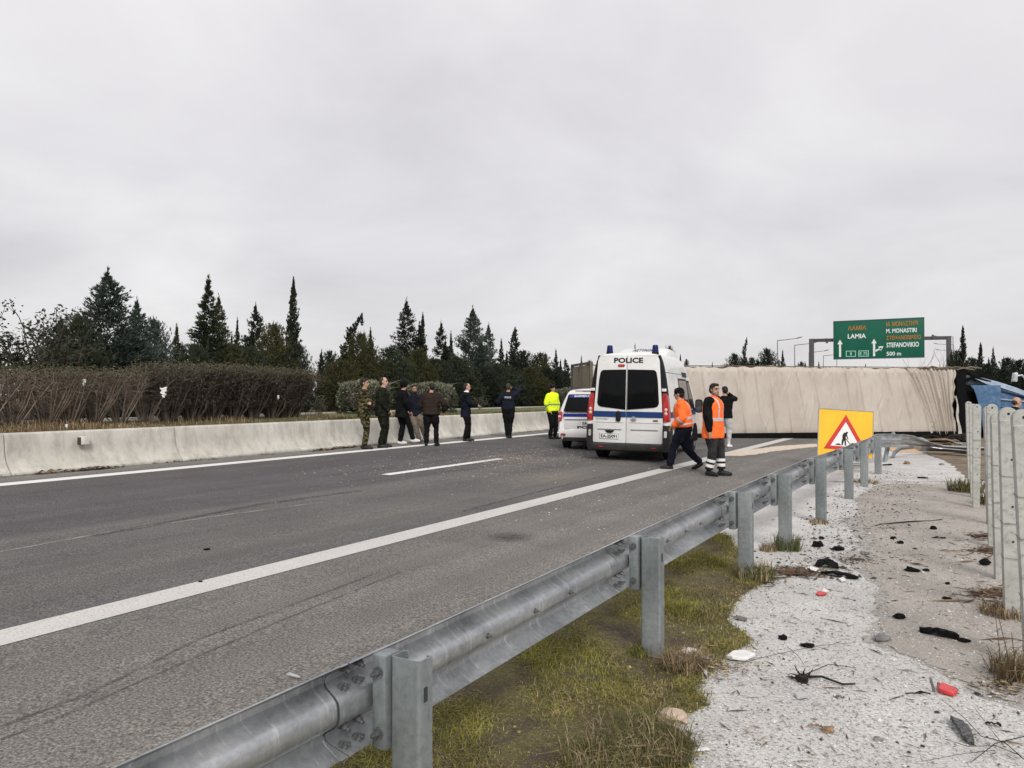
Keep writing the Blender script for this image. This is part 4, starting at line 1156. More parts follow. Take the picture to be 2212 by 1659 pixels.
# tailgate, glass, stripe, lamps, plates
mb = MB(); mb.prism([(-.70, .56), (.70, .56), (.74, .98), (-.74, .98)], cp, -.01, .010); tg = mb.build('tailgate', CWHITE, car, bevel=.008)
def cpu(a, z, o): return Vector((a, -.012 - o + .0 + (z - .98) * .42, z + o * .3))
mb = MB(); mb.prism([(-.735, 1.06), (-.70, 1.02), (.70, 1.02), (.735, 1.06), (.635, 1.46), (.60, 1.49), (-.60, 1.49), (-.635, 1.46)], cpu, -.004, .010); rw = mb.build('rear_window', GLASS_D, car, bevel=.006)
mb = MB(); mb.prism([(-.60, 1.40), (.30, 1.40), (.28, 1.475), (-.585, 1.475)], cpu, .010, .013); stk = mb.build('window_sticker', CBLUE, rw)
text_obj('ΕΛΛΗΝΙΚΗ ΑΣΤΥΝΟΜΙΑ', 'lettering', SIGN_W, stk, basis(cpu(-.46, 1.412, .0145), (1, 0, 0), Vector((0, .42, 1)).normalized(), Vector((0, -1, .42)).normalized()), .74, .055, .002, .04)
mb = MB(); mb.prism([(-.735, .885), (.735, .885), (.745, .975), (-.745, .975)], cp, .008, .0125); mb.build('stripe', CBLUE, tg)
mb = MB(); mb.tube([cp(.0, .93, .0), cp(0, .93, .028)], .055, 18, sm=False); mb.build('emblem', CHROME, tg)
mb = MB(); mb.prism([(-.70, .80), (.70, .80), (.70, .825), (-.70, .825)], cp, .006, .022); mb.build('tailgate_handle_bar', M('car_grey_line', (.14, .14, .14), .5), tg)
mb = MB(); mb.prism(rrect(-.26, .26, .66, .775, .01, 2), cp, .006, .020); pl2 = mb.build('number_plate', PLATE, tg)
text_obj('EA-25073', 'lettering', LETT, pl2, basis(cp(-.22, .68, .022), (1, 0, 0), (0, 0, 1), (0, -1, 0)), .44, .075, .002, .03)
text_obj('POLICE', 'lettering', LETT, tg, basis(cp(-.36, .545 + .03, .0125), (1, 0, 0), (0, 0, 1), (0, -1, 0)), .72, .07, .002, .04)
for sd_ in (-1, 1):
    mb = MB()
    rings = []
    for z, k in ((.76, .5), (.79, 1), (.9, 1.05), (1.0, 1.0), (1.03, .7)):
        xo = chw(z) + .008
        rings.append([Vector((sd_ * (xo - .11 * k), -.022 + ctilt(z), z)), Vector((sd_ * (xo - .02), -.018 + ctilt(z), z)), Vector((sd_ * xo, .03 + ctilt(z), z)), Vector((sd_ * xo, .20 + ctilt(z), z)), Vector((sd_ * (xo - .11 * k), .05 + ctilt(z), z))])
    mb.loft(rings, sm=True); tl = mb.build('tail_light', LRED, car, sharp=40)
    MB().box((sd_ * .84, -.012, .90), (.07, .03, .05)).build('clear_lens', LPAL, tl, bevel=.008)
    MB().box((sd_ * .74, -.052, .42), (.13, .02, .05)).build('reflector', LRED, car, bevel=.006)
    mb = MB(); mb.tube([(sd_ * .60, .55, 1.66), (sd_ * .62, 1.4, 1.69), (sd_ * .61, 2.1, 1.65)], .018, 8); mb.build('roof_rail', BLACKP, car)
    for y in (.78, 3.28):
        arc_ = [(y + .39 * math.cos(a), .32 + .39 * math.sin(a)) for a in np.linspace(-.1, PI + .1, 15)]
        mb = MB(); mb.prism(arc_, lambda a, z, o: Vector((sd_ * (.886 + o), a, z)), -.26, .004); mb.build('wheel_arch', DARK, car)
        x0, x1 = sd_ * .66, sd_ * .86
        mb = MB(); mb.tube([(x0, y, .325), (x0 + (x1 - x0) * .12, y, .325), (x0 + (x1 - x0) * .88, y, .325), (x1, y, .325)], [.29, .325, .325, .29], 24); wh = mb.build('tyre', TYRE, car, sharp=30)
        mb = MB(); mb.tube([(x1 - sd_ * .02, y, .325), (x1 + sd_ * .008, y, .325)], [.2, .19], 20); mb.build('rim', RIMM, wh)
mb = MB(); rings = []
for x in (-.87, -.80, -.5, 0, .5, .80, .87):
    e_ = .07 * (abs(x) / .87) ** 4
    rings.append([Vector((x, .1, .33)), Vector((x, -.035 + e_, .34)), Vector((x, -.055 + e_, .40)), Vector((x, -.06 + e_, .52)), Vector((x, -.03 + e_, .565)), Vector((x, .1, .57))])
mb.loft(rings, sm=True); mb.build('rear_bumper', CWHITE, car, sharp=40)
MB().box((0, .05, .29), (1.5, .22, .10)).build('bumper_valance', GREYP, car, bevel=.01)
MB().box((0, 2.0, .27), (1.3, 3.3, .12)).build('underbody', DARK, car)
mb = MB(); mb.tube([(-.45, -.05, 1.605), (.45, -.05, 1.605)], .01, 6)
MB().box((0, .30, 1.60), (.9, .16, .03)).build('roof_spoiler', CWHITE, car, bevel=.01)
MB().box((.0, .235, 1.585), (.5, .02, .02)).build('brake_light', BLACKP, car)
# ------------------------------------------------------------------ people
SKIN = M('skin', (.40, .235, .165), .5, var=.12, scale=9)
SKIN_P = M('skin_pale', (.50, .31, .235), .5, var=.10, scale=9)
EYE = M('eye_dark', (.02, .016, .013), .4)
HAIR = M('hair_black', (.010, .009, .008), .65, var=.4, scale=40)
HAIR_B = M('hair_brown', (.035, .026, .020), .65, var=.4, scale=40)
BEARD = M('beard_dark', (.035, .024, .018), .8, var=.4, scale=40)
STUB = M('stubble', (.20, .125, .095), .8, var=.25, scale=40)
C_BLACK = M('cloth_black', (.009, .009, .010), .9, 0, spec=.06, var=.4, scale=7, bump=.25, bscale=45)
C_NAVY = M('cloth_navy', (.010, .011, .019), .85, spec=.06, var=.4, scale=7, bump=.25, bscale=45)
C_NIGHT = M('cloth_dark_blue', (.012, .014, .022), .9, 0, spec=.06, var=.4, scale=7, bump=.25, bscale=45)
C_GREY = M('cloth_dark_grey', (.030, .029, .030), .9, 0, spec=.06, var=.45, scale=5, bump=.3, bscale=40)
C_BROWN = M('knit_brown', (.030, .021, .018), .95, spec=.06, var=.25, scale=8, bump=.3, bscale=60)
C_KHAKI = M('cloth_khaki', (.16, .135, .105), .9, 0, spec=.06, var=.25, scale=6, bump=.3, bscale=40)
C_LJEAN = M('pale_jeans', (.40, .395, .40), .9, 0, spec=.06, var=.15, scale=7)
C_ORANGE = M('hi_vis_orange', (.95, .17, .04), .7, spec=.06, var=.10, scale=6, bump=.25, bscale=25)
C_YELLOW = M('hi_vis_yellow', (.68, .86, .025), .7, spec=.06, var=.10, scale=6, bump=.25, bscale=25)
C_BAND = M('reflective_band', (.50, .50, .53), .45, .2, var=.2, scale=25)
C_BANDY = M('reflective_band_grey', (.20, .22, .21), .45, .2, var=.2, scale=25)
C_BANDW = M('reflective_white', (.74, .73, .72), .5, var=.1, scale=25)
C_WHITE = M('cloth_white', (.74, .73, .72), .8, spec=.06, var=.05)
BOOT = M('boot_leather', (.011, .010, .010), .55, var=.35, scale=12)
SHOEW = M('white_sneaker', (.70, .69, .67), .6, var=.10, scale=14)
def camomat(name, cols, sc):
    m, t, b = nodemat(name)
    f = noise(t, sc, 2, .5, stretch=(1.0, 1.0, 1.9))
    r = _n(t, 'ShaderNodeValToRGB'); r.color_ramp.interpolation = 'CONSTANT'
    el = r.color_ramp.elements
    while len(el) < 4: el.new(.5)
    for q, (p, c) in zip(el, zip((0, .43, .52, .60), cols)): q.position = p; q.color = (*c, 1)
    t.links.new(f, r.inputs[0]); t.links.new(r.outputs[0], b.inputs['Base Color']); b.inputs['Roughness'].default_value = .9; b.inputs['Specular IOR Level'].default_value = .06
    bumpn(t, b, noise(t, 40, 4), .25)
    return m
CAMO = camomat('camouflage', ((.012, .010, .007), (.040, .040, .020), (.135, .118, .058), (.030, .020, .013)), 9)
CAMO_D = camomat('camouflage_dark', ((.008, .009, .006), (.016, .019, .011), (.010, .011, .009), (.034, .036, .024)), 9)

def ik(a, t_, l1, l2, pole):
    d = t_ - a; L = min(max(d.length, abs(l1 - l2) + .01), l1 + l2 - .004)
    dn = d.normalized(); t_ = a + dn * L
    x = (l1 * l1 - l2 * l2 + L * L) / (2 * L); h = math.sqrt(max(0, l1 * l1 - x * x))
    p = pole - dn * pole.dot(dn); p.normalize()
    return a + dn * x + p * h, t_
class Body:
    def __init__(s): s.v = []; s.f = []; s.l = []
    def put(s, mb, lab):
        o = len(s.v); s.v += mb.v
        for f in mb.f: s.f.append(tuple(i + o for i in f)); s.l.append(lab)
    def limb(s, pts, rad, lab, n=12, flat=None):
        mb = MB(); mb.tube(pts, rad, n); s.put(mb, lab)
        for p, r in ((pts[0], rad[0]), (pts[-1], rad[-1])):
            mb = MB(); mb.ell(p, (r * .99, r * .99, r * .99), None, n, 8); s.put(mb, lab)
    def ell(s, c, r, lab, rot=None, n=14):
        mb = MB(); mb.ell(c, r, rot, n, 10); s.put(mb, lab)
    def rings(s, rs, lab, n=20):
        """rs: (centre, half width, half depth, x-axis, y-axis)"""
        mb = MB(); R_ = []
        for c, hw, hd, xa, ya in rs:
            R_.append([c + xa * (hw * math.copysign(abs(math.cos(a)) ** .85, math.cos(a))) + ya * (hd * math.copysign(abs(math.sin(a)) ** .85, math.sin(a))) for a in [2 * PI * k / n for k in range(n)]])
        mb.loft(R_); s.put(mb, lab)
def person(label, u, v, fd, H=1.78, top='jacket', mats=None, voxel=.011, lean=0, roll=0, twist=0, pelvis=(0, 0), dz=0, drop=0,
           fl=(-.10, .02), fr=(.10, -.02), fla=0, fra=0, flz=0, frz=0, hl=(-.27, .06, .80), hr=(.27, .06, .80), el=(-1, -1.2, -.2), er=(1, -1.2, -.2),
           hyaw=0, hpitch=0, hem=.80, bulk=1.0, hair='short', beard=None, hat=None, bands=(), leg_bands=(), vest=False, collar=None, loc=None, flare=1.0, phone=None, grip=True, seed=1, vband=None, knee_l=None, knee_r=None):
    mats = dict(mats or {})
    base = loc if loc is not None else at(u, v)
    s_ = H / 1.78
    bulk *= 1.16
    g = thing('person', label, 'person', base + Vector((0, 0, dz)), rz=fdz(fd))
    B = Body(); V_ = Vector
    pz = .93 - drop
    P = V_((pelvis[0], pelvis[1], pz))
    Rt = Matrix.Rotation(R(twist), 3, 'Z') @ Matrix.Rotation(R(-lean), 3, 'X') @ Matrix.Rotation(R(roll), 3, 'Y')
    def T(x, y, z): return P + Rt @ V_((x, y, z - .93))
    xa, ya = Rt @ V_((1, 0, 0)), Rt @ V_((0, 1, 0))
    X, Y = V_((1, 0, 0)), V_((0, 1, 0))
    # legs
    for sd, ft, ang, fz, kn in ((-1, fl, fla, flz, knee_l), (1, fr, fra, frz, knee_r)):
        hip = P + V_((sd * .092, 0, -.02))
        fdir = V_((math.sin(R(ang)), math.cos(R(ang)), 0))
        ank = V_((ft[0], ft[1], .095 + fz))
        pole = V_(kn) if kn else (fdir + V_((0, .3, 0)))
        k, ank = ik(hip, ank, .424, .405, pole)
        m1 = hip.lerp(k, .5); m2 = k.lerp(ank, .45)
        B.limb([hip, m1, k], [.104 * bulk, .095 * bulk, .078], 'trousers')
        low = k.lerp(ank, .92)
        if leg_bands:
            fs = [0] + [f for b_ in leg_bands for f in b_] + [.92]
            rad_at = lambda f: (.078 + (.068 * flare - .078) * f) + .006 * math.sin(PI * min(1, f))
            for i in range(len(fs) - 1):
                a, c = k.lerp(ank, fs[i]), k.lerp(ank, fs[i + 1])
                mb = MB(); mb.tube([a, c], [rad_at(fs[i]) + (.002 if i % 2 else 0), rad_at(fs[i + 1]) + (.002 if i % 2 else 0)], 14); B.put(mb, 'leg_band' if i % 2 else 'trousers')
        else:
            B.limb([k, m2, low], [.078, .075 * (.5 + .5 * flare), .067 * flare], 'trousers')
        # boot: shaft, heel, instep, toe
        fwd = fdir.copy()
        if fz > .02: fwd = V_((fdir.x, fdir.y, -.7)).normalized()
        heel = ank + V_((0, 0, -.05)) - fwd * .035; toe = ank + fwd * .175 + V_((0, 0, -.063 if fz <= .02 else -.03))
        B.limb([ank + V_((0, 0, .05)), ank + V_((0, 0, -.035))], [.046, .044], 'shoe')
        B.limb([heel, ank + fwd * .07 + V_((0, 0, -.045)), toe], [.043, .046, .036], 'shoe')
        rotf = Matrix.Rotation(-R(ang), 3, 'Z')
        if fz <= .02: B.ell(ank + fwd * .07 + V_((0, 0, -.078)), (.047, .145, .018), 'shoe', rotf)
    # pelvis and torso
    B.rings([(T(0, 0, .84), .150 * bulk, .110 * bulk, xa, ya), (T(0, 0, .93), .165 * bulk, .120 * bulk, xa, ya), (T(0, .0, 1.03), .155 * bulk, .112 * bulk, xa, ya)], 'trousers')
    prof = [(hem, .186, .136), (hem + .04, .190, .140), (.96, .182, .134), (1.08, .174, .128), (1.20, .184, .130), (1.31, .198, .130), (1.385, .196, .122), (1.435, .165, .104), (1.475, .108, .086), (1.505, .070, .068)]
    def pr(z):
        for (z0, w0, d0), (z1, w1, d1) in zip(prof, prof[1:]):
            if z <= z1: f = (z - z0) / (z1 - z0); return w0 + (w1 - w0) * f, d0 + (d1 - d0) * f
        return prof[-1][1:]
    cuts = sorted(set([p[0] for p in prof] + [z for b_ in bands for z in b_]))
    for a, c in zip(cuts, cuts[1:]):
        mid = (a + c) / 2; isb = any(b0 - 1e-6 <= mid <= b1 + 1e-6 for b0, b1 in bands)
        (w0, d0), (w1, d1) = pr(a), pr(c)
        e_ = .003 if isb else 0
        fb = .018 * bulk
        B.rings([(T(0, .0, a) + ya * 0, w0 * bulk + e_, d0 * bulk + e_, xa, ya), (T(0, 0, c), w1 * bulk + e_, d1 * bulk + e_, xa, ya)], 'band' if isb else top)
    if collar: B.rings([(T(0, .005, 1.455), .088, .080, xa, ya), (T(0, .012, 1.54), .078, .074, xa, ya)], collar)
    # arms
    ua, fa = .285, .262
    for sd, h, pole in ((-1, hl, el), (1, hr, er)):
        sh = T(sd * .185, -.005, 1.415)
        hand = V_(h) if not isinstance(h, str) else None
        hand = P + Rt @ (hand - V_((0, 0, .93)))
        eb, wr = ik(sh, hand, ua, fa, Rt @ V_(pole))
        slv = 'sleeve' if vest else top
        B.limb([sh, sh.lerp(eb, .5), eb], [.079 * bulk, .068 * bulk, .060 * bulk], slv)
        if bands and not vest:
            f0, f1 = .12, .26
            q = [eb, eb.lerp(wr, .0), eb.lerp(wr, .18), eb.lerp(wr, .95)]
            B.limb([eb, eb.lerp(wr, .14)], [.060 * bulk, .058 * bulk], slv)
            mb = MB(); mb.tube([eb.lerp(wr, .14), eb.lerp(wr, .33)], [.060 * bulk, .057 * bulk], 14); B.put(mb, 'band')
            B.limb([eb.lerp(wr, .33), eb.lerp(wr, .95)], [.056 * bulk, .048 * bulk], slv)
        else:
            B.limb([eb, eb.lerp(wr, .5), eb.lerp(wr, .95)], [.060 * bulk, .054 * bulk, .045 * bulk], slv)
        if vest:      # arm opening of the vest
            B.ell(T(sd * .150, 0, 1.405), (.062, .108, .075), top)
        # hand: palm, four fingers, thumb
        d = (wr - eb).normalized(); side = d.cross(V_((0, 0, 1)));
        side = side.normalized() if side.length > .15 else X.copy()
        nrm = side.cross(d).normalized()
        B.limb([wr, wr + d * .03], [.030, .032], 'skin')
        pc = wr + d * .065
        rotm = Matrix((side, d, nrm)).transposed()
        B.ell(pc, (.041, .052, .020), 'skin', rotm)
        for k in range(4):
            o0 = pc + d * .040 + side * ((k - 1.5) * .020)
            ln = (.066, .076, .071, .056)[k]
            cur = nrm * (-.35 if grip else -.12)
            p1 = o0 + (d + cur * .7).normalized() * ln * .5; p2 = p1 + (d * .5 + cur * 2.2).normalized() * ln * .5
            B.limb([o0, p1, p2], [.0098, .0092, .0082], 'skin', 8)
        tb = pc - d * .02 + side * (-sd * .036)
        B.limb([tb, tb + (d * .6 - side * sd * .5 - nrm * .3).normalized() * .035, tb + (d * .9 - side * sd * .2 - nrm * .5).normalized() * .062], [.0125, .0115, .0095], 'skin', 8)
    # neck and head
    nb = T(0, .0, 1.47); hb = T(0, .035, 1.565)
    B.limb([nb, hb], [.061, .057], 'skin')
    Rh = Matrix.Rotation(R(twist + hyaw), 3, 'Z') @ Matrix.Rotation(R(-lean * .35 - hpitch), 3, 'X')
    HC = T(0, .03, 1.66)
    def hp(x, y, z): return HC + Rh @ V_((x, y, z))
    B.ell(hp(0, -.008, .03), (.076, .096, .088), 'skin', Rh)
    B.ell(hp(0, .018, -.035), (.062, .078, .078), 'skin', Rh)
    B.ell(hp(0, .052, -.085), (.036, .036, .030), 'skin', Rh)
    B.ell(hp(0, .062, .030), (.050, .030, .018), 'skin', Rh)
    B.limb([hp(0, .088, .022), hp(0, .107, -.022)], [.011, .0165], 'skin', 8)
    B.ell(hp(0, .090, -.062), (.026, .012, .010), 'lips' if 'lips' in mats else 'skin', Rh)
    for sd in (-1, 1):
        B.ell(hp(sd * .078, -.004, -.008), (.012, .020, .033), 'skin', Rh)
        B.ell(hp(sd * .031, .082, .010), (.0125, .010, .0055), 'eye', Rh)
        B.limb([hp(sd * .014, .094, .034), hp(sd * .050, .080, .036)], [.0055, .0045], 'hair', 6)
    if beard:
        B.ell(hp(0, .040, -.082), (.058, .064, .046), beard, Rh)
        B.ell(hp(0, .083, -.050), (.034, .019, .009), beard, Rh)
        for sd in (-1, 1): B.limb([hp(sd * .066, .015, -.01), hp(sd * .058, .035, -.06)], [.014, .018], beard, 8)
    if hair == 'short':
        B.ell(hp(0, -.020, .048), (.083, .096, .084), 'hair', Rh)
        B.ell(hp(0, -.052, -.005), (.078, .066, .080), 'hair', Rh)
        B.ell(hp(0, .040, .098), (.060, .045, .032), 'hair', Rh)
        for sd in (-1, 1): B.limb([hp(sd * .072, .012, .045), hp(sd * .074, .012, -.012)], [.014, .009], 'hair', 8)
    elif hair == 'receding':
        B.ell(hp(0, -.032, .038), (.083, .086, .080), 'hair', Rh)
        B.ell(hp(0, -.055, -.01), (.078, .062, .075), 'hair', Rh)
    elif hair == 'bald':
        B.ell(hp(0, -.055, -.012), (.082, .060, .055), 'hair', Rh)
    if hat == 'beanie':
        B.ell(hp(0, -.012, .055), (.092, .110, .088), 'hat', Rh); B.ell(hp(0, -.018, .028), (.094, .112, .040), 'hat', Rh)
    if hat == 'cap':
        B.ell(hp(0, -.012, .062), (.090, .108, .070), 'hat', Rh); B.ell(hp(0, .085, .055), (.060, .062, .010), 'hat', Rh)
    if hat == 'hood':
        B.ell(hp(0, -.020, .02), (.105, .118, .130), 'hat', Rh)
    # one skin: voxel union
    me = bpy.data.meshes.new('body_raw'); me.from_pydata([tuple(V_(p) * s_) for p in B.v], [], B.f); me.update()
    ob = bpy.data.objects.new('body_raw', me); C.objects.link(ob)
    bm = bmesh.new(); bm.from_mesh(me); bmesh.ops.recalc_face_normals(bm, faces=bm.faces); bm.to_mesh(me); bm.free()
    rm = ob.modifiers.new('r', 'REMESH'); rm.mode = 'VOXEL'; rm.voxel_size = voxel; rm.adaptivity = 0
    sm = ob.modifiers.new('s', 'SMOOTH'); sm.factor = .5; sm.iterations = 2
    dg = bpy.context.evaluated_depsgraph_get(); dg.update()
    m2 = bpy.data.meshes.new_from_object(ob.evaluated_get(dg))
    bv = BVHTree.FromPolygons([tuple(V_(p) * s_) for p in B.v], B.f)
    C.objects.unlink(ob); bpy.data.objects.remove(ob)
    nv = len(m2.vertices); co = np.empty(nv * 3); m2.vertices.foreach_get('co', co); co = co.reshape(-1, 3)
    nrm = np.empty(nv * 3); m2.vertices.foreach_get('normal', nrm); nrm = nrm.reshape(-1, 3)
    nf = len(m2.polygons); fv = np.empty(nf * 4, dtype=np.int64)
    m2.loops.foreach_get('vertex_index', fv[:len(m2.loops)]); fv = fv[:nf * 4].reshape(nf, 4)
    labs = list(dict.fromkeys(B.l)); li = {l: i for i, l in enumerate(labs)}
    fc = co[fv].mean(1); fl_ = np.zeros(nf, dtype=int)
    for i in range(nf):
        hit = bv.find_nearest(V_(fc[i]))
        fl_[i] = li[B.l[hit[2]]]
    if vband and 'band' in li:
        lc = fc / s_
        zb_ = max(b_[1] for b_ in bands)
        fl_[(fl_ == li[top]) & (np.abs(lc[:, 0] * math.cos(R(twist))) > vband[0]) & (np.abs(lc[:, 0]) < vband[1]) & (lc[:, 2] > zb_)] = li['band']
    cloth_l = [l for l in labs if l not in ('skin', 'eye', 'lips')]
    soft = np.array([l in ('jacket', 'vest', 'sleeve', 'trousers', 'band', 'sweater') for l in labs])
    vs_soft = np.zeros(nv); cnt = np.zeros(nv)
    for k in range(4):
        np.add.at(vs_soft, fv[:, k], soft[fl_].astype(float)); np.add.at(cnt, fv[:, k], 1)
    wgt = vs_soft / np.maximum(cnt, 1)
    rg = np.random.default_rng(seed)
    dsp = np.zeros(nv)
    for _ in range(7):                          # cloth folds
        kv = rg.normal(size=3) * np.array([11, 11, 22]); dsp += np.sin(co @ kv + rg.uniform(0, 6)) ** 3
    co = co + nrm * (dsp * .0034 * wgt)[:, None]
    iscl = np.array([l in cloth_l for l in labs])
    ins = np.ones(nv, dtype=bool); ok = iscl[fl_]
    for k in range(4): np.logical_and.at(ins, fv[:, k], ok)
    bco = co - nrm * (ins * .009)[:, None]
    # body: one continuous mesh
    mi = np.where(fl_ == li.get('eye', -1), 1, 0)
    skinm = mats.get('skin', SKIN)
    np_mesh('body', bco, fv, [skinm, EYE], g, midx=mi, smooth=True)
    names = {'jacket': 'jacket', 'vest': 'vest', 'sleeve': 'jumper', 'trousers': 'trousers', 'shoe': 'shoes', 'hair': 'hair', 'hat': 'hat', 'band': 'reflective_band', 'leg_band': 'leg_band', 'collar': 'collar', 'sweater': 'sweater'}
    made = {}
    for l in cloth_l:
        sel = fv[fl_ == li[l]]
        if not len(sel): continue
        used, inv = np.unique(sel, return_inverse=True)
        nm = names.get(l, 'beard')
        ob2 = np_mesh(nm, co[used] + nrm[used] * .0012, inv.reshape(-1, 4), mats.get(l, C_BLACK), g, smooth=True)
        made[l] = ob2
    for ch in ('band',):
        if ch in made and top in made: made[ch].parent = made[top]
    if 'leg_band' in made: made['leg_band'].parent = made['trousers']
    g['_hands'] = 1
    del g['_hands']
    return g, made, T, s_
BK = dict(jacket=C_BLACK, trousers=C_BLACK, shoe=BOOT, hair=HAIR, skin=SKIN)
def mk(**k): d = dict(BK); d.update(k); return d
# soldiers and bystanders along the barrier
person('soldier in woodland camouflage and black boots, arms folded, leftmost of the group', 786, 970, 88, 1.80, mats=mk(jacket=CAMO, trousers=CAMO, hair=HAIR), hem=.82, lean=-1, hpitch=4,
       fl=(-.09, -.02), fr=(.09, .04), hl=(.13, .17, 1.16), hr=(-.12, .185, 1.13), el=(-1, .3, -.8), er=(1, .3, -.8), hyaw=-8, flare=.86, seed=3)
person('tall soldier in dark green uniform with receding hair, beside the camouflaged one', 826, 967, 84, 1.85, mats=mk(jacket=CAMO_D, trousers=CAMO_D, hair=HAIR_B, skin=SKIN_P), hem=.80, bulk=1.10, hair='receding',
       fl=(-.10, .03), fr=(.10, -.05), hl=(-.17, .15, .95), hr=(.18, .16, .95), el=(-1, -.8, -.2), er=(1, -.8, -.2), hpitch=3, hyaw=-10, flare=.95, seed=4)
person('person in black hooded jacket and white sneakers behind the tall soldier', 868, 960, 62, 1.79, mats=mk(shoe=SHOEW, hat=C_BLACK), hat='hood', hem=.74, bulk=1.02,
       fl=(-.10, -.02), fr=(.02, .34), fra=8, hl=(-.2, .22, .95), hr=(.22, .16, .93), lean=3, hpitch=5, seed=5)
gx = at(895, 957)
person('bearded man in navy jacket and khaki trousers leaning back on the barrier', 893, 956, 172, 1.74, mats=mk(jacket=C_NAVY, trousers=C_KHAKI, collar=C_NAVY, beard=BEARD), beard='beard', collar='collar', hem=.84,
       loc=Vector((-13.62, gx.y + .15, .17)), lean=-7, pelvis=(-.02, -.16), drop=.08, fl=(-.36, .22), fr=(-.16, .20), fla=-20, fra=-12, hl=(-.31, .05, .86), hr=(.29, .10, .80), hyaw=8, hpitch=8, seed=6)
person('man in brown sweater seen from behind, head bowed, white cup in hand', 931, 963, 4, 1.72, top='sweater', mats=mk(sweater=C_BROWN, hair=HAIR), hem=.88, bulk=1.13, hyaw=32, hpitch=16, lean=4,
       fl=(-.13, -.02), fr=(.15, .0), fla=-14, fra=14, hl=(-.16, .25, 1.05), hr=(.34, .17, 1.0), el=(-1, -.3, -.6), er=(1, -.5, -.5), flare=1.05, seed=7)
person('man in navy jacket with white collar in profile, looking at his phone', 1006, 953, 86, 1.74, mats=mk(jacket=C_NAVY, hair=HAIR_B, collar=C_WHITE, skin=SKIN_P), collar='collar', hem=.74, hair='receding', lean=1, hpitch=10,
       fl=(-.10, .06), fr=(.10, -.02), hl=(-.08, .30, 1.12), hr=(.08, .33, 1.10), el=(-1, -.6, -1), er=(1, -.6, -1), flare=1.12, seed=8)
g7, made7, T7, s7 = person('police officer in black seen from behind, phone held to the right ear', 1098, 946, 5, 1.76, mats=mk(jacket=C_NIGHT, hair=HAIR_B), hem=.93, bulk=1.06, hair='short',
       fl=(-.04, .05), fr=(.04, -.06), fla=-8, fra=12, hl=(-.20, .22, 1.08), hr=(.135, .10, 1.62), el=(-1, -.5, -.8), er=(1.2, .1, -.25), hyaw=-10, hpitch=6, flare=1.0, seed=9)
text_obj('POLICE', 'back_lettering', M('jacket_print', (.55, .56, .60), .6), made7['jacket'], basis(Vector((-.10, -.166, 1.30)) * s7, (1, 0, 0), (0, .05, 1), (0, -1, .05)), .20, .055, .004, .03)
person('police officer in bright yellow reflective jacket with hands in pockets', 1193, 948, 132, 1.74, mats=mk(jacket=C_YELLOW, band=C_BANDY, hat=C_BLACK, trousers=C_BLACK), hat='beanie', hem=.92, bulk=1.12, bands=((1.115, 1.155),),
       fl=(-.13, .0), fr=(.13, .02), fla=-12, fra=14, hl=(-.20, .06, .93), hr=(.20, .06, .93), el=(-1.4, -.5, 0), er=(1.4, -.5, 0), hyaw=-28, hpitch=3, collar='jacket', seed=10)
# two road workers near the van
person('road worker in orange jacket and black beanie walking past the van', 1478, 1014, 282, 1.74, voxel=.008, mats=mk(jacket=C_ORANGE, band=C_BAND, hat=C_BLACK, trousers=C_NAVY, collar=C_ORANGE), hat='beanie', hem=.985, bulk=1.25, bands=((1.005, 1.03), (1.115, 1.165),), collar='collar',
       lean=6, hpitch=4, hyaw=-14, fl=(-.08, .30), fr=(.08, -.33), fla=-4, fra=4, frz=.055, drop=.055, hl=(-.20, .20, 1.02), hr=(.24, .12, 1.02), el=(-1, -.8, -.3), er=(1, -.8, -.3), vband=(.10, .135), seed=11)
person('road worker in long orange vest over black sleeves, banded work trousers', 1541, 1027, 128, 1.78, top='vest', voxel=.008, mats=mk(vest=C_ORANGE, sleeve=C_BLACK, band=C_BAND, leg_band=C_BANDW, trousers=C_GREY, beard=STUB, collar=C_ORANGE), vest=True, beard='beard', hem=.73, bulk=1.19, bands=((1.065, 1.115),),
       leg_bands=((.42, .55), (.66, .80)), collar='collar', fl=(-.09, .12), fr=(.13, -.04), fla=-22, fra=8, hl=(-.30, .02, .80), hr=(.30, .06, .80), el=(-1, -.8, -.2), er=(1, -.8, -.2), hyaw=-22, hpitch=4, flare=1.12, vband=(.085, .125), seed=12)
person('person in black leather jacket and pale jeans with white sneakers behind the vest worker', 1566, 966, 18, 1.77, mats=mk(trousers=C_LJEAN, shoe=SHOEW), hem=.86, bulk=1.02, fl=(-.10, .10), fr=(.11, -.10), fla=-20, fra=24, hl=(-.10, .26, 1.18), hr=(.10, .17, 1.56), er=(.9, -.15, -.9), el=(-1, -.3, -.8), hyaw=30, hpitch=8, flare=.8, seed=13)
bl = ucz(2181, 16.8, -.07)
person('balding man in black jacket passing behind the concrete fence posts', 0, 0, 96, 1.66, mats=mk(collar=C_BLACK, hair=HAIR_B), hair='bald', collar='collar', loc=bl, drop=.09, lean=10, hpitch=8, fl=(-.09, .18), fr=(.09, -.2), seed=14)
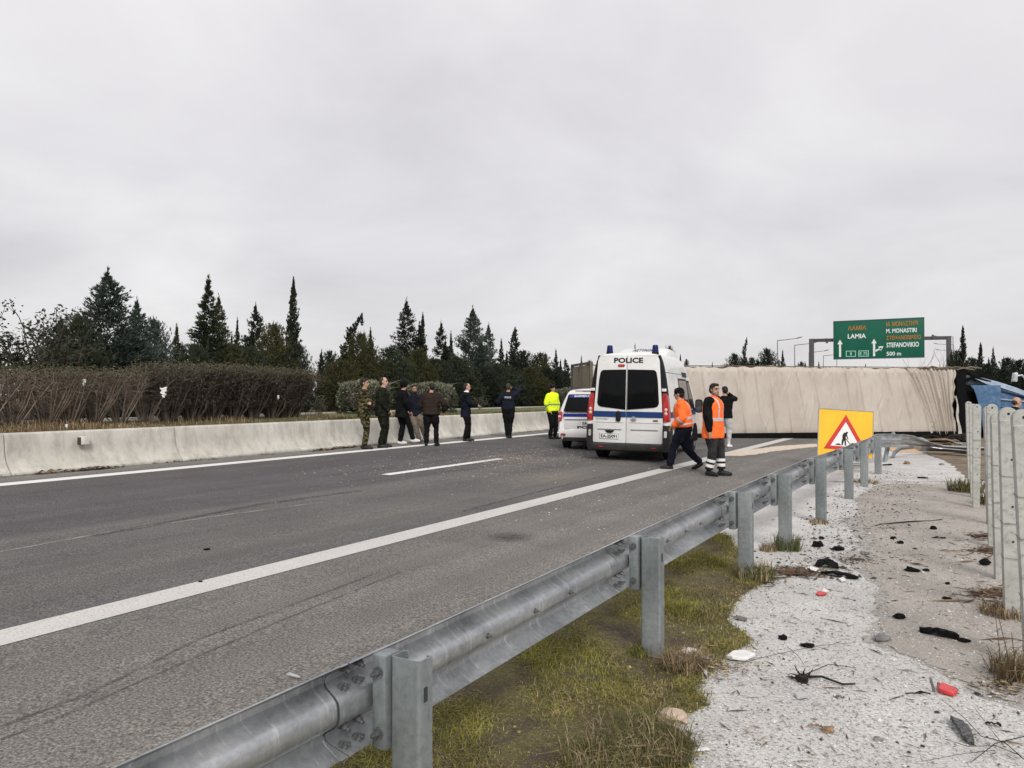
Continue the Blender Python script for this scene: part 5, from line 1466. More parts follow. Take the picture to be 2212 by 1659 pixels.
# things in hands
cup = at(963, 918, 1.13)
pb2 = at(931, 963); 
o = MB(); o.tube([(0, 0, 0), (0, 0, .085)], [.028, .036], 14); oo = o.build('paper_cup', C_WHITE); tag(oo, 'white paper cup held by the man in the brown sweater', 'cup')
hd_ = pb2 + Matrix.Rotation(fdz(4), 3, 'Z') @ Vector((.335, .30, .99)); oo.location = hd_
ph = MB().box((0, 0, 0), (.075, .15, .010)).build('mobile_phone', M('phone_black', (.012, .012, .014), .2), bevel=.003); tag(ph, 'black phone held out by the man with the white collar', 'phone')
pn = at(1006, 953); ph.location = pn + Matrix.Rotation(fdz(86), 3, 'Z') @ Vector((.0, .50, 1.12)); ph.rotation_euler = (R(25), 0, fdz(86))
ph2 = MB().box((0, 0, 0), (.010, .075, .15)).build('mobile_phone', M('phone_black', (.012, .012, .014), .2), bevel=.003); tag(ph2, 'phone at the ear of the officer in black', 'phone')
pn = at(1098, 946); ph2.location = pn + Matrix.Rotation(fdz(5), 3, 'Z') @ Vector((.108, .06, 1.62)); ph2.rotation_euler = (R(-20), 0, fdz(5))
# ------------------------------------------------------------------ vegetation
BARK = M('bark', (.055, .042, .032), .95, var=.35, scale=9, bump=.6, bscale=25)
TWIG = M('hedge_twig', (.16, .128, .105), .95, var=.35, scale=5, spec=.1)
TWIG_D = M('hedge_twig_dark', (.098, .080, .068), .95, var=.4, scale=5, spec=.1)
TWIG_L = M('hedge_stem_pale', (.27, .215, .175), .95, var=.3, scale=5, spec=.1)
def leafmat(name, c, var=.35): return M(name, c, .85, var=var, scale=1.6, spec=.08)
LF_BLUE = leafmat('needles_blue_green', (.060, .076, .064))
LF_DARK = leafmat('needles_dark', (.030, .037, .026))
LF_OLIVE = leafmat('needles_olive', (.060, .060, .028))
LF_MID = leafmat('needles_green', (.044, .054, .034))
LF_RUST = leafmat('foliage_rust', (.060, .034, .020))
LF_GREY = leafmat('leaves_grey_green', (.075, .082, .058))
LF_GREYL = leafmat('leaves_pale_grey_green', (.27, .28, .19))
LF_HEDGE = leafmat('hedge_leaf', (.085, .082, .050))

def sprays(P, D, Ls, Wd, rg, n=3, spread=.55):
    if not np.isscalar(spread): spread = np.asarray(spread)[:, None]
    """fans of narrow blades at points P along directions D"""
    m = len(P)
    Vv = []; 
    for k in range(n):
        d = D + rg.normal(size=(m, 3)) * spread
        d /= np.linalg.norm(d, axis=1)[:, None] + 1e-9
        s = np.cross(d, rg.normal(size=(m, 3))); s /= np.linalg.norm(s, axis=1)[:, None] + 1e-9
        L = (Ls * rg.uniform(.7, 1.25, m))[:, None]; w_ = (Wd * rg.uniform(.7, 1.3, m))[:, None]
        a = P - s * w_ * .5; b = P + s * w_ * .5 + d * L * .25; c = P + d * L
        Vv.append(np.stack([a, b, c], 1))
    return np.concatenate(Vv, 0).reshape(-1, 3)
def conifer(H, Rb, prof, seed, nb=150, upsw=.35, spl=.20, spw=.05, leaders=(), per=16, tipspread=.5, bare_top=0.0, gap=0.0, curve=0.0):
    rg = np.random.default_rng(seed); Ps = []; Ds = []; Ls = []; Sp = []; Ws = []
    def axis_x(t): return curve * max(0, t - .6) ** 2 * H
    def stem(h, rb, x0, y0, z0, nb_, kp):
        for i in range(nb_):
            t = .02 + .98 * (i + rg.uniform(0, 1)) / nb_
            if rg.uniform() < gap: continue
            r_ = rb * kp(t) * rg.uniform(.62, 1.15)
            a = rg.uniform(0, 2 * PI); L = max(.035, r_)
            k = max(3, int(per * (.35 + .65 * L / max(rb, .01))))
            s = rg.uniform(.12, 1.0, k) ** .75
            out = np.array([math.cos(a), math.sin(a), 0]); side = np.array([-math.sin(a), math.cos(a), 0])
            up = upsw * (1 + t)
            z = z0 + t * h + L * (up * s ** 1.4 - .12 * s)
            lat = rg.normal(size=k) * L * .16
            p = np.stack([x0 + axis_x(t) + out[0] * s * L + side[0] * lat, y0 + out[1] * s * L + side[1] * lat, z + rg.normal(size=k) * .03], 1)
            d = out[None, :] * (.9 - .65 * t) + np.array([0, 0, 1])[None, :] * (up * 1.3 + .12) + side[None, :] * (lat / max(L, .05))[:, None]
            Ps.append(p); Ds.append(d); Ls.append(np.full(k, spl) * rg.uniform(.7, 1.1, k) * (1 - .55 * t)); Sp.append(np.full(k, tipspread * (1 - .55 * t))); Ws.append(np.full(k, spw * (1 - .3 * t)))
    stem(H, Rb, 0, 0, 0, nb, prof)
    for (x, y, z0, h, rb) in leaders: stem(h, rb, x, y, z0, int(nb * .4), prof)
    # leader tips
    for (x, y, zt) in [(axis_x(1.0), 0, H)] + [(l[0], l[1], l[2] + l[3]) for l in leaders]:
        k = 22; q = rg.uniform(0, 1, k)
        Ps.append(np.stack([x + rg.normal(size=k) * .03 * q, rg.normal(size=k) * .03 * q + y, zt + .22 - q * .75], 1)); Ds.append(np.stack([rg.normal(size=k) * .3 * q, rg.normal(size=k) * .3 * q, np.ones(k)], 1)); Ls.append(np.full(k, spl * .75)); Sp.append(.10 + .35 * q); Ws.append(np.full(k, spw * .6))
    P = np.concatenate(Ps); D = np.concatenate(Ds); D /= np.linalg.norm(D, axis=1)[:, None]; L = np.concatenate(Ls)
    return sprays(P, D, L, np.concatenate(Ws), rg, 4, np.concatenate(Sp))
PR_CONE = lambda t: max(0.0, 1 - t) ** .85 * (1 + .18 * math.sin(t * 31))
PR_SPIRE = lambda t: max(0.0, (1 - t)) ** 1.15 + .03 * (1 - t)
PR_COL = lambda t: (.55 + .45 * math.sin(PI * min(1, (t + .12) * .9))) * max(0.0, 1 - t) ** .42
PR_BUSH = lambda t: math.sin(PI * min(1, .18 + t * .82)) ** .6 * (1 - .45 * t)
LIB = {}
def lib(key, *a, **k):
    if key not in LIB:
        V3 = conifer(*a, **k)
        LIB[key] = V3
    return LIB[key]
lib('cone1', 7, 1.9, PR_CONE, 1, nb=400, upsw=.42, spl=.26, spw=.042, per=30, leaders=((1.0, .2, 1.2, 3.6, .85), (-.8, .4, .8, 3.0, .8)))
lib('cone2', 7, 1.6, PR_CONE, 2, nb=340, upsw=.34, spl=.25, spw=.042, per=26, leaders=((.55, -.3, 2.0, 3.6, .6),))
lib('spire1', 7, 1.5, PR_SPIRE, 3, nb=380, upsw=.24, spl=.24, spw=.040, per=26)
lib('spire2', 7, 1.3, PR_SPIRE, 4, nb=330, upsw=.45, spl=.25, spw=.042, per=24, leaders=((.35, .2, 2.6, 3.2, .5), (-.5, .1, 1.4, 2.8, .6)))
lib('col1', 7, .46, PR_COL, 5, nb=300, upsw=1.3, spl=.24, spw=.075, per=14, tipspread=.35)
lib('col2', 7, .50, PR_COL, 6, nb=260, upsw=1.2, spl=.26, spw=.075, per=12, tipspread=.45, curve=.55, gap=.12)
lib('bush1', 5, 1.8, PR_BUSH, 7, nb=340, upsw=.6, spl=.26, spw=.045, per=28, leaders=((.9, .2, .6, 3.4, .8), (-.8, -.3, .5, 3.0, .8)))
lib('bush2', 5, 1.7, PR_BUSH, 8, nb=320, upsw=.75, spl=.26, spw=.045, per=26, leaders=((.6, .5, 1.0, 4.0, .5), (-1.0, .1, .2, 3.2, .7), (.1, -.6, .5, 3.8, .6)))
MESHES = {}
def crown_mesh(key, mat):
    k = (key, mat.name)
    if k not in MESHES:
        V3 = LIB[key]; F3 = np.arange(len(V3)).reshape(-1, 3)
        o = np_mesh('crown', V3, F3, mat); MESHES[k] = o.data; C.objects.unlink(o); bpy.data.objects.remove(o)
    return MESHES[k]
HN = dict(cone1=7.3, cone2=7.3, spire1=7.3, spire2=7.3, col1=7.3, col2=7.3, bush1=5.2, bush2=5.4)
RN = dict(cone1=1.9, cone2=1.6, spire1=1.5, spire2=1.3, col1=.46, col2=.5, bush1=1.9, bush2=1.8)
trunk_src = MB(); trunk_src.tube([(0, 0, -.08), (.01, 0, .3), (0, .0, .62)], [.026, .018, .004], 7)
tsrc = trunk_src.build('trunk', BARK); C.objects.unlink(tsrc)
rtree = random.Random(21)
def tree(key, u, vtop, wpx, mat, label, x=-30.0, cz=None, zb=0.0, name='conifer_tree', group=None):
    if cz is None: cz = 1660 * -x / ((2074 - u) * math.cos(TH))
    p = ucz(u, cz, zb)
    H = (853 - vtop) * cz / 1660 + CAMZ - zb; Rr = wpx / 2 * cz / 1660
    g = thing(name, label, 'tree', p, rz=rtree.uniform(0, 6.28), group=group)
    o = bpy.data.objects.new('crown', crown_mesh(key, mat)); C.objects.link(o); o.parent = g
    sx = Rr / RN[key] * (1.18 if key[:3] == 'col' else 1.5); o.scale = (sx, sx, H / HN[key])
    tk = tsrc.copy(); C.objects.link(tk); tk.parent = g; tk.scale = (H, H, H)
    return g
ROW = 'dark conifers in the row beyond the opposite carriageway'
tree('bush1', 168, 680, 110, LF_MID, 'dark conifer between the sparse leafy tree and the big blue-green one', x=-26)
tree('cone1', 231, 578, 230, LF_BLUE, 'biggest blue-green conifer with feathery tip at the left', x=-27)
tree('cone2', 294, 642, 120, LF_BLUE, 'blue-green conifer joined to the right flank of the biggest one', x=-28)
tree('bush1', 330, 686, 90, LF_BLUE, 'low blue-green conifer sloping down to the gap at right of the big one', x=-28)
tree('spire2', 381, 700, 80, LF_OLIVE, 'small olive conifer with two ragged tips left of the tall thin-tipped one', x=-29)
tree('spire1', 449, 594, 150, LF_MID, 'tall green conifer with long thin bare tip above the hedge', x=-28)
tree('cone2', 471, 634, 96, LF_OLIVE, 'olive conifer leaning against the thin-tipped one', x=-29)
tree('spire2', 512, 686, 50, LF_DARK, 'narrow dark conifer between two wider ones behind the hedge', x=-30)
tree('cone2', 551, 653, 100, LF_DARK, 'dark conifer with pointed tip left of the tall cypress', x=-29)
tree('bush2', 590, 690, 90, LF_OLIVE, 'olive bushy conifer at the foot of the tall cypress', x=-28)
tree('col1', 633, 597, 36, LF_DARK, 'tall narrow cypress standing alone above the hedge end', x=-29, name='cypress_tree')
tree('bush1', 644, 742, 66, LF_DARK, 'dark low bush around the foot of the tall cypress', x=-28.5)
tree('bush2', 712, 752, 60, LF_DARK, 'low dark conifer just right of the sky gap', x=-30)
tree('col2', 749, 676, 46, LF_DARK, 'dark ragged cypress at the left end of the long dense row', x=-30, name='cypress_tree')
tree('bush2', 779, 712, 84, LF_OLIVE, 'olive bushy conifer with thin tips behind the first round bush', x=-29)
tree('spire2', 800, 708, 60, LF_OLIVE, 'olive conifer with a bare spike right of the ragged cypress', x=-31)
tree('cone2', 878, 643, 100, LF_DARK, 'tall pointed dark conifer above the brown sweater man', x=-30)
tree('col1', 913, 674, 24, LF_DARK, 'thin cypress just right of the tall pointed conifer', x=-31, name='cypress_tree')
tree('cone2', 953, 692, 72, LF_DARK, 'dark conifer between thin cypress and the wide blue-green one', x=-30)
tree('spire2', 974, 715, 44, LF_DARK, 'small dark conifer tucked against its taller left neighbour', x=-31)
tree('cone1', 1021, 660, 108, LF_BLUE, 'wide blue-green conifer behind the man with the white collar', x=-29)
tree('cone2', 1055, 697, 70, LF_BLUE, 'blue-green conifer on the right flank of the wide one', x=-31)
tree('spire2', 1083, 732, 50, LF_DARK, 'small dark conifer left of the leaning-tipped cypress', x=-30)
tree('col2', 1112, 703, 40, LF_DARK, 'dark cypress with bent tip above the officer on the phone', x=-31, name='cypress_tree')
tree('bush2', 1130, 752, 70, LF_DARK, 'dark bushy conifer right of the cypress with bent tip', x=-30)
tree('bush2', 1167, 757, 62, LF_OLIVE, 'olive bushy conifer left of the yellow jacket officer', x=-30)
tree('spire2', 1201, 754, 44, LF_DARK, 'narrow dark conifer above the yellow jacket officer', x=-31)
tree('col2', 1226, 773, 26, LF_DARK, 'last dark cypress of the row, beside the trailer rear end', x=-31, name='cypress_tree')
FILL = ['at the left foot of the cypress row behind the first round bush', 'behind the two soldiers', "below the tall pointed conifer's left side", 'under the tall pointed conifer', 'between the tall pointed and the blue-green conifer', "under the wide blue-green conifer's left side", "right of the wide blue-green conifer's foot", 'under the wide blue-green conifer', 'below the cypress with bent tip', 'left of the yellow jacket officer', 'directly above the yellow jacket officer', 'touching the trailer rear end', 'under the small olive conifer with two tips', 'right under the thin-tipped conifer', 'below the narrow dark conifer behind the hedge', 'at the foot of the tall lone cypress', "under the biggest blue-green conifer's left side", "under the biggest blue-green conifer's right side"]
for (u, vt, wp, mt, ky), wh_ in zip(((735, 772, 90, LF_OLIVE, 'bush2'), (845, 748, 100, LF_MID, 'bush1'), (828, 770, 90, LF_OLIVE, 'bush2'), (905, 752, 90, LF_OLIVE, 'bush1'), (935, 770, 100, LF_DARK, 'bush2'), (985, 770, 100, LF_MID, 'bush1'),
                          (1075, 780, 90, LF_MID, 'bush2'), (1040, 790, 90, LF_DARK, 'bush1'), (1105, 790, 80, LF_DARK, 'bush2'), (1145, 792, 80, LF_OLIVE, 'bush1'), (1185, 790, 76, LF_DARK, 'bush2'), (1220, 800, 60, LF_DARK, 'bush1'),
                          (420, 735, 90, LF_MID, 'bush2'), (500, 740, 100, LF_OLIVE, 'bush1'), (540, 742, 80, LF_MID, 'bush2'), (610, 756, 80, LF_DARK, 'bush1'), (205, 730, 110, LF_BLUE, 'bush2'), (270, 725, 120, LF_DARK, 'bush1')), FILL):
    tree(ky, u, vt, wp, mt, 'low bushy conifer ' + wh_, x=-27.5, group='low conifers filling the tree row')
# trees seen over the van and the trailer
tree('col1', 1372, 741, 9, LF_DARK, 'small cypress tip showing above the police van roof', cz=95, name='cypress_tree')
tree('spire1', 1256, 768, 30, LF_DARK, 'small pointed conifer peeping over the trailer rear end', cz=88)
tree('bush2', 1273, 775, 26, LF_DARK, 'low conifer peeping over the trailer rear end, right of the pointed one', cz=88)
tree('bush2', 1447, 742, 26, LF_DARK, 'ragged conifer just above the van roof front', cz=80)
tree('col1', 1470, 765, 12, LF_DARK, 'small cypress right of the van roof', cz=90, name='cypress_tree')
tree('bush2', 1483, 772, 16, LF_DARK, 'tiny conifer next to the trailer top right of the van', cz=95)
tree('col1', 1539, 781, 8, LF_DARK, 'lone tiny treetop above the trailer, left of the far tree clump', cz=110, name='cypress_tree')
FG = 'far trees above the trailer'
tree('col2', 1606, 729, 17, LF_DARK, 'crooked cypress with bent tip above the trailer', cz=112, name='cypress_tree')
tree('bush1', 1586, 763, 50, LF_DARK, 'far bushy tree left of the crooked cypress', cz=110)
tree('bush2', 1624, 768, 34, LF_MID, 'far bushy tree right of the crooked cypress', cz=114)
tree('bush1', 1656, 752, 54, LF_DARK, 'widest far bushy tree above the trailer', cz=112)
tree('spire2', 1691, 756, 34, LF_DARK, 'far conifer beside the leftmost street lamp', cz=112)
tree('bush2', 1731, 778, 28, LF_DARK, 'far small bush left of the gantry post', cz=118)
tree('col1', 1769, 780, 10, LF_DARK, 'far tiny cypress just right of the left gantry post', cz=118, name='cypress_tree')
tree('col1', 1870, 785, 8, LF_DARK, 'far tiny cypress below the green sign', cz=124, name='cypress_tree')
tree('bush2', 1846, 789, 24, LF_DARK, 'far low bush below the green sign', cz=124)
tree('col1', 2081, 703, 22, LF_DARK, 'tall far cypress right of the gantry', cz=72, name='cypress_tree')
tree('col1', 2119, 739, 20, LF_DARK, 'second far cypress, above the trailer front end', cz=74, name='cypress_tree')
tree('bush2', 2068, 752, 40, LF_MID, 'bushy tree behind the right gantry post', cz=76)
tree('spire2', 2146, 750, 40, LF_DARK, 'far conifer above the blue cab', cz=74)
tree('bush2', 2178, 768, 50, LF_DARK, 'far bushy tree above the blue cab mirror', cz=70)
tree('bush1', 2205, 776, 60, LF_DARK, 'far bushy tree at the right frame edge', cz=66)
for (u, vt, wp, cz), wh_ in zip(((2100, 772, 60, 70), (2135, 784, 60, 66), (2170, 796, 70, 62), (2215, 800, 90, 58), (2090, 790, 50, 68)), ['right beside the gantry post', "behind the trailer's torn front end", 'above the pale dusty cab top', 'cut by the right frame edge', 'at the foot of the tall far cypress']):
    tree('bush1', u, vt, wp, LF_DARK, 'dark low tree ' + wh_, cz=cz, group='low trees behind the blue cab')

# branching helper for leafy and bare plants
def grow(mb, p, d, L, r, depth, rg, tips, nseg=3, wig=.25, split=(2, 3), shrink=.68, up=.15):
    pts = [Vector(p)]; q = Vector(p); dd = Vector(d).normalized()
    for i in range(nseg):
        dd = (dd + Vector((rg.gauss(0, wig), rg.gauss(0, wig), rg.gauss(0, wig) * .6 + up)) * .5).normalized()
        q = q + dd * L / nseg; pts.append(q.copy())
    mb.tube(pts, [r * (1 - .45 * i / nseg) for i in range(nseg + 1)], 4 if depth else 3, cap=False)
    if depth == 0: tips.append((q.copy(), dd.copy())); return
    for k in range(rg.randint(*split)):
        nd = (dd + Vector((rg.gauss(0, .6), rg.gauss(0, .6), rg.gauss(0, .35)))).normalized()
        s = pts[-1] if k == 0 else pts[rg.randint(max(1, nseg - 2), nseg)]
        grow(mb, s, nd, L * shrink * rg.uniform(.8, 1.15), r * .58, depth - 1, rg, tips, nseg, wig, split, shrink, up)
        tips.append((pts[-1].copy(), nd))
def leaves_at(tips, rg, per, size, spread, droop=.2):
    Vv = []; Ff = []
    for p, d in tips:
        for _ in range(per):
            c = p + Vector((rg.gauss(0, spread), rg.gauss(0, spread), rg.gauss(0, spread)))
            a = Vector((rg.gauss(0, 1), rg.gauss(0, 1), rg.gauss(0, .6) - droop)).normalized(); b = a.cross(Vector((rg.gauss(0, 1), rg.gauss(0, 1), rg.gauss(0, 1)))).normalized()
            s = size * rg.uniform(.7, 1.3); n = len(Vv)
            Vv += [c, c + a * s * .5 + b * s * .22, c + a * s, c + a * s * .5 - b * s * .22]; Ff.append((n, n + 1, n + 2, n + 3))
    return Vv, Ff
LF_EUC = leafmat('leaves_dull_green', (.040, .045, .030))
def leafy_tree(u, vtop, cz, H_extra, label, seed, n0=5, L=1.5):
    rg = random.Random(seed); p = ucz(u, cz, .1); H = (853 - vtop) * cz / 1660 + CAMZ - .1
    g = thing('leafy_tree', label, 'tree', p)
    mb = MB(); tips = []
    for k in range(n0):
        a = rg.uniform(0, 6.28); d = Vector((math.cos(a) * .5, math.sin(a) * .5, 1))
        grow(mb, (0, 0, .2), d, H * .42, .05, 3, rg, tips, 4, .22, (2, 3), .56, .12)
    zmx = max(t_[0].z for t_ in tips); f = H / zmx
    mb.v = [(x * f, y * f, z * f) for x, y, z in mb.v]; tips = [(q * f, d) for q, d in tips]
    mb.tube([(0, 0, -.3), (0, 0, .3)], [.09, .07], 8)
    mb.build('trunk', BARK, g)
    Vv, Ff = leaves_at(tips, rg, 5, .14, .10)
    np_mesh('crown', [tuple(q) for q in Vv], Ff, LF_EUC, g)
leafy_tree(95, 640, 24, 0, 'sparse leafy tree with thin sprays of leaves against the sky at far left', 5, 6)
leafy_tree(40, 712, 21, 0, 'low leafy tree at the left frame edge above the bare hedge', 9, 6)
leafy_tree(5, 748, 22, 0, 'small leafy tree cut by the left frame edge', 12, 5)

# hedge of bare clipped shrubs along the median
def shrub_mesh(seed, W, H, D, dens, stems, flare):
    rg = random.Random(seed); mb = MB(); tips = []
    for k in range(stems):
        a = rg.uniform(0, 6.28); r0 = rg.uniform(0, .14); rr_ = rg.uniform(.15, 1.0)
        tx = math.cos(a) * W / 2 * rr_ * flare; ty = math.sin(a) * D / 2 * rr_
        H1 = H * rg.uniform(.75, 1.0); pts = []
        for i in range(5):
            f = i / 4; e_ = f ** rg.uniform(.75, 1.2)
            pts.append(Vector((math.cos(a) * r0 + tx * e_ + rg.gauss(0, .03) * f, math.sin(a) * r0 + ty * e_ + rg.gauss(0, .03) * f, f * H1)))
        mb.tube(pts, [.017, .014, .011, .008, .004], 4, cap=False, m=1 if rg.random() < .4 else 0)
        for j in range(dens):
            i = rg.randint(1, 3); s = pts[i].lerp(pts[i + 1], rg.random()); L = rg.uniform(.2, .6) * (1 if s.z > .7 else .6)
            d = Vector((rg.gauss(0, .6), rg.gauss(0, .6), rg.uniform(.1, 1.2))).normalized()
            e1 = s + d * L * .5; e2 = e1 + (d + Vector((rg.gauss(0, .5), rg.gauss(0, .5), rg.gauss(0, .3)))).normalized() * L * .5
            if e2.z > H * 1.02: e2.z = H * rg.uniform(.93, 1.02); e1.z = min(e1.z, H * .97)
            mb.tube([s, e1, e2], [.006, .0045, .002], 3, cap=False); tips.append((e2, d)); tips.append((e1, d))
    return mb, tips
HV = []
for q, (W, dens, st, fl_) in enumerate(((1.7, 13, 30, 1.0), (1.5, 14, 26, .95), (1.6, 26, 40, 1.0), (1.6, 28, 44, 1.0))):
    mb, tips = shrub_mesh(40 + q, W, 1.2, 1.3, dens, st, fl_)
    o = mb.build('branches', [TWIG, TWIG_L] if q < 2 else [TWIG_D, TWIG]); C.objects.unlink(o)
    rg = random.Random(q); sel = [t_ for t_ in tips if t_[0].z > (.80 if q < 2 else .35)]
    Vv, Ff = leaves_at(sel, rg, 1 if q < 2 else 3, .042, .05, -.2)
    f = np_mesh('leaves', [tuple(v) for v in Vv], Ff, LF_HEDGE if q < 2 else TWIG_D); C.objects.unlink(f)
    sel2 = [t_ for t_ in tips if t_[0].z > 1.02]
    Vv, Ff = leaves_at(sel2, rg, 3 if q < 2 else 6, .05, .06, -.3)
    f2 = np_mesh('clipped_top', [tuple(v) for v in Vv], Ff, LF_HEDGE); C.objects.unlink(f2)
    HV.append((o, f, f2))
HG = 'clipped shrubs of the median hedge'
HB = [(-40, 0, 'open bare shrub of the hedge cut by the left frame edge'), (25, 0, 'bare hedge shrub with dark twigs nearest the left frame edge'), (103, 1, 'bare hedge shrub with many fanned brown stems, below the leafy tree'), (150, 0, 'bare hedge shrub between the fanned one and the one with a white rag'),
      (203, 1, 'bare hedge shrub with a white rag caught in its top'), (258, 0, 'thin bare hedge shrub with a clear dark foot in the dry grass'), (318, 1, 'bare hedge shrub left of the big white rag, stems leaning left'),
      (365, 2, 'dense hedge shrub holding the big white rag'), (412, 3, 'dense dark hedge shrub below the thin-tipped conifer'), (458, 2, 'dense dark hedge shrub with a pale upright stem'),
      (502, 3, 'dense dark hedge shrub in the middle of the thick part'), (545, 2, 'dense dark hedge shrub with a small white scrap'), (585, 3, 'dense dark hedge shrub second from the right end'), (616, 2, 'last dense hedge shrub at the right end, below the cypress'), (638, 3, 'rounded end shrub of the hedge')]
hx = -15.55
rh = random.Random(8)
for u, kv, lab in HB:
    cz = 1660 * -hx / ((2074 - u) * math.cos(TH)); p = ucz(u, cz, .91)
    g = thing('hedge_shrub', lab, 'shrub', p, rz=rh.uniform(-.4, .4) + (PI if rh.random() < .5 else 0) + TH * 0, group=HG)
    hs = .93 if u < 340 else 1.04
    if u > 600: hs = .98
    kx = .72 if u > 630 else 1.0
    for src in HV[kv]:
        o = src.copy(); C.objects.link(o); o.parent = g; o.scale = (kx, kx, hs * rh.uniform(.97, 1.03))
        if src is not HV[kv][0]: o['kind'] = 'stuff'
    if kv > 1:                                   # second copy turned gives the thick part its body
        o = HV[5 - kv][0].copy(); C.objects.link(o); o.parent = g; o.rotation_euler = (0, 0, 1.9); o.scale = (.95 * kx, .95 * kx, hs)
        o = HV[5 - kv][1].copy(); C.objects.link(o); o.parent = g; o.rotation_euler = (0, 0, 1.9); o.scale = (.95 * kx, .95 * kx, hs)

# two clipped round bushes and small plants behind the barrier
def round_bush(u, cz, W, H, lab, seed):
    rg = np.random.default_rng(seed); p = ucz(u, cz, .93)
    g = thing('round_bush', lab, 'bush', p)
    n = 5200
    d = rg.normal(size=(n, 3)); d[:, 2] = np.abs(d[:, 2]) - .12; d /= np.linalg.norm(d, axis=1)[:, None]
    sq = np.sign(d) * np.abs(d) ** .62; r = rg.uniform(.86, 1.03, n) ** 1
    r *= 1 + .05 * np.sin(d[:, 0] * 9 + 1) * np.sin(d[:, 2] * 8)
    sq /= np.abs(sq).max(1)[:, None] ** .35
    P = sq * r[:, None] * np.array([W / 2, W / 2 * .85, H * .98]) * .80; P[:, 2] = np.clip(P[:, 2] + .12, 0.02, None)
    V3 = sprays(P, d + np.array([0, 0, .5]), np.full(n, .075), np.full(n, .038), rg, 3, .7)
    F3 = np.arange(len(V3)).reshape(-1, 3)
    # pale leaf colour grows more frequent towards the top
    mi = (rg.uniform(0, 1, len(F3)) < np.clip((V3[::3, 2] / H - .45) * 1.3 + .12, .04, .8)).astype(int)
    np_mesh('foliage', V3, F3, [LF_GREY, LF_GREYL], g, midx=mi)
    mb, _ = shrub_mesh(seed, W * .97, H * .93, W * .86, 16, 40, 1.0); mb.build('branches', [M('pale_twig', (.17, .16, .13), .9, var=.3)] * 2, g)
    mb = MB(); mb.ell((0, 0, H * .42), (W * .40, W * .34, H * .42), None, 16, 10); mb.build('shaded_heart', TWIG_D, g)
bxz = lambda u: 1660 * 15.9 / ((2074 - u) * math.cos(TH))
round_bush(787, bxz(787), 1.75, 1.12, 'clipped round grey-green bush behind the camouflaged soldier', 3)
round_bush(930, bxz(930), 1.95, 1.10, 'clipped round grey-green bush behind the brown sweater man', 4)
round_bush(1225, bxz(1225), 1.2, .95, 'low clipped bush between the yellow jacket officer and the police car', 6)
def small_plant(u, cz, H, lab, seed, mat=LF_GREY):
    rg = random.Random(seed); g = thing('young_shrub', lab, 'shrub', ucz(u, cz, .93))
    mb = MB(); tips = []
    for k in range(7): grow(mb, (0, 0, 0), (rg.gauss(0, .3), rg.gauss(0, .3), 1), H * .6, .010, 1, rg, tips, 3)
    mb.build('stems', TWIG, g); Vv, Ff = leaves_at(tips, rg, 6, .07, .05); np_mesh('leaves', [tuple(v) for v in Vv], Ff, mat, g)
small_plant(1036, bxz(1036), .65, 'small upright shrub right of the man with the phone', 2, LF_MID)
small_plant(690, bxz(690), .6, 'small pale shrub in the gap right of the hedge', 3)
# bare shrub seen over the trailer's front end
def bare_shrub(p, H, lab, seed):
    rg = random.Random(seed); g = thing('bare_shrub', lab, 'shrub', p); mb = MB(); tips = []
    for k in range(14): grow(mb, (0, 0, 0), (rg.gauss(0, .35), rg.gauss(0, .35), 1), H * .55, .018, 2, rg, tips, 3, .15, (2, 3), .6, .2)
    mb.build('branches', TWIG, g)
bare_shrub(ucz(2025, 36, -.1), 3.6, 'bare leafless shrub showing above the trailer near the gantry', 4)

# ---------------- ground cover
def blades(name, P, hgt, wid, mats, rg, lean=.5, midx=None, curl=.6):
    n = len(P); a = rg.uniform(0, 2 * PI, n); d = np.stack([np.cos(a), np.sin(a), np.zeros(n)], 1); s = np.stack([-np.sin(a), np.cos(a), np.zeros(n)], 1)
    h = hgt * rg.uniform(.5, 1.3, n); le = lean * rg.uniform(.2, 1.4, n); w_ = wid * rg.uniform(.7, 1.3, n)
    b0 = P - s * (w_ * .5)[:, None]; b1 = P + s * (w_ * .5)[:, None]
    mid = P + d * (h * le * .35)[:, None] + np.array([0, 0, 1]) * (h * .6)[:, None]
    m0 = mid - s * (w_ * .35)[:, None]; m1 = mid + s * (w_ * .35)[:, None]
    tip = P + d * (h * le)[:, None] + np.array([0, 0, 1]) * (h * (1 - curl * .5 * np.minimum(le, 1.2)))[:, None]
    V3 = np.stack([b0, b1, m1, b0, m1, m0, m0, m1, tip], 1).reshape(-1, 3); F3 = np.arange(len(V3)).reshape(-1, 3)
    mi = np.repeat(midx if midx is not None else rg.integers(0, len(mats), n), 3)
    o = np_mesh(name, V3, F3, mats, midx=mi); return tag(o, kind='stuff')
def inside(poly, X_, Y_):
    r = np.zeros(len(X_), dtype=bool); n = len(poly); j = n - 1
    for i in range(n):
        xi, yi, xj, yj = poly[i].x, poly[i].y, poly[j].x, poly[j].y
        c_ = ((yi > Y_) != (yj > Y_)) & (X_ < (xj - xi) * (Y_ - yi) / (yj - yi + 1e-12) + xi); r ^= c_; j = i
    return r
G1 = M('grass_moss', (.24, .222, .048), .95, var=.3, scale=3, spec=.05); G2 = M('grass_olive', (.125, .118, .045), .95, var=.3, scale=3, spec=.05)
G3 = M('grass_straw', (.36, .28, .17), .95, var=.3, scale=3, spec=.05); G4 = M('grass_brown', (.16, .115, .07), .95, var=.3, scale=3, spec=.05); G5 = M('grass_green', (.085, .105, .042), .95, var=.3, scale=3, spec=.05)
rg = np.random.default_rng(12)
n = 330000
X_ = rg.uniform(-2.9, -.9, n); Y_ = 8.3 * rg.uniform(0, 1, n) ** 1.7 + .9
k_ = inside(GRASS_POLY, X_, Y_); X_, Y_ = X_[k_], Y_[k_]
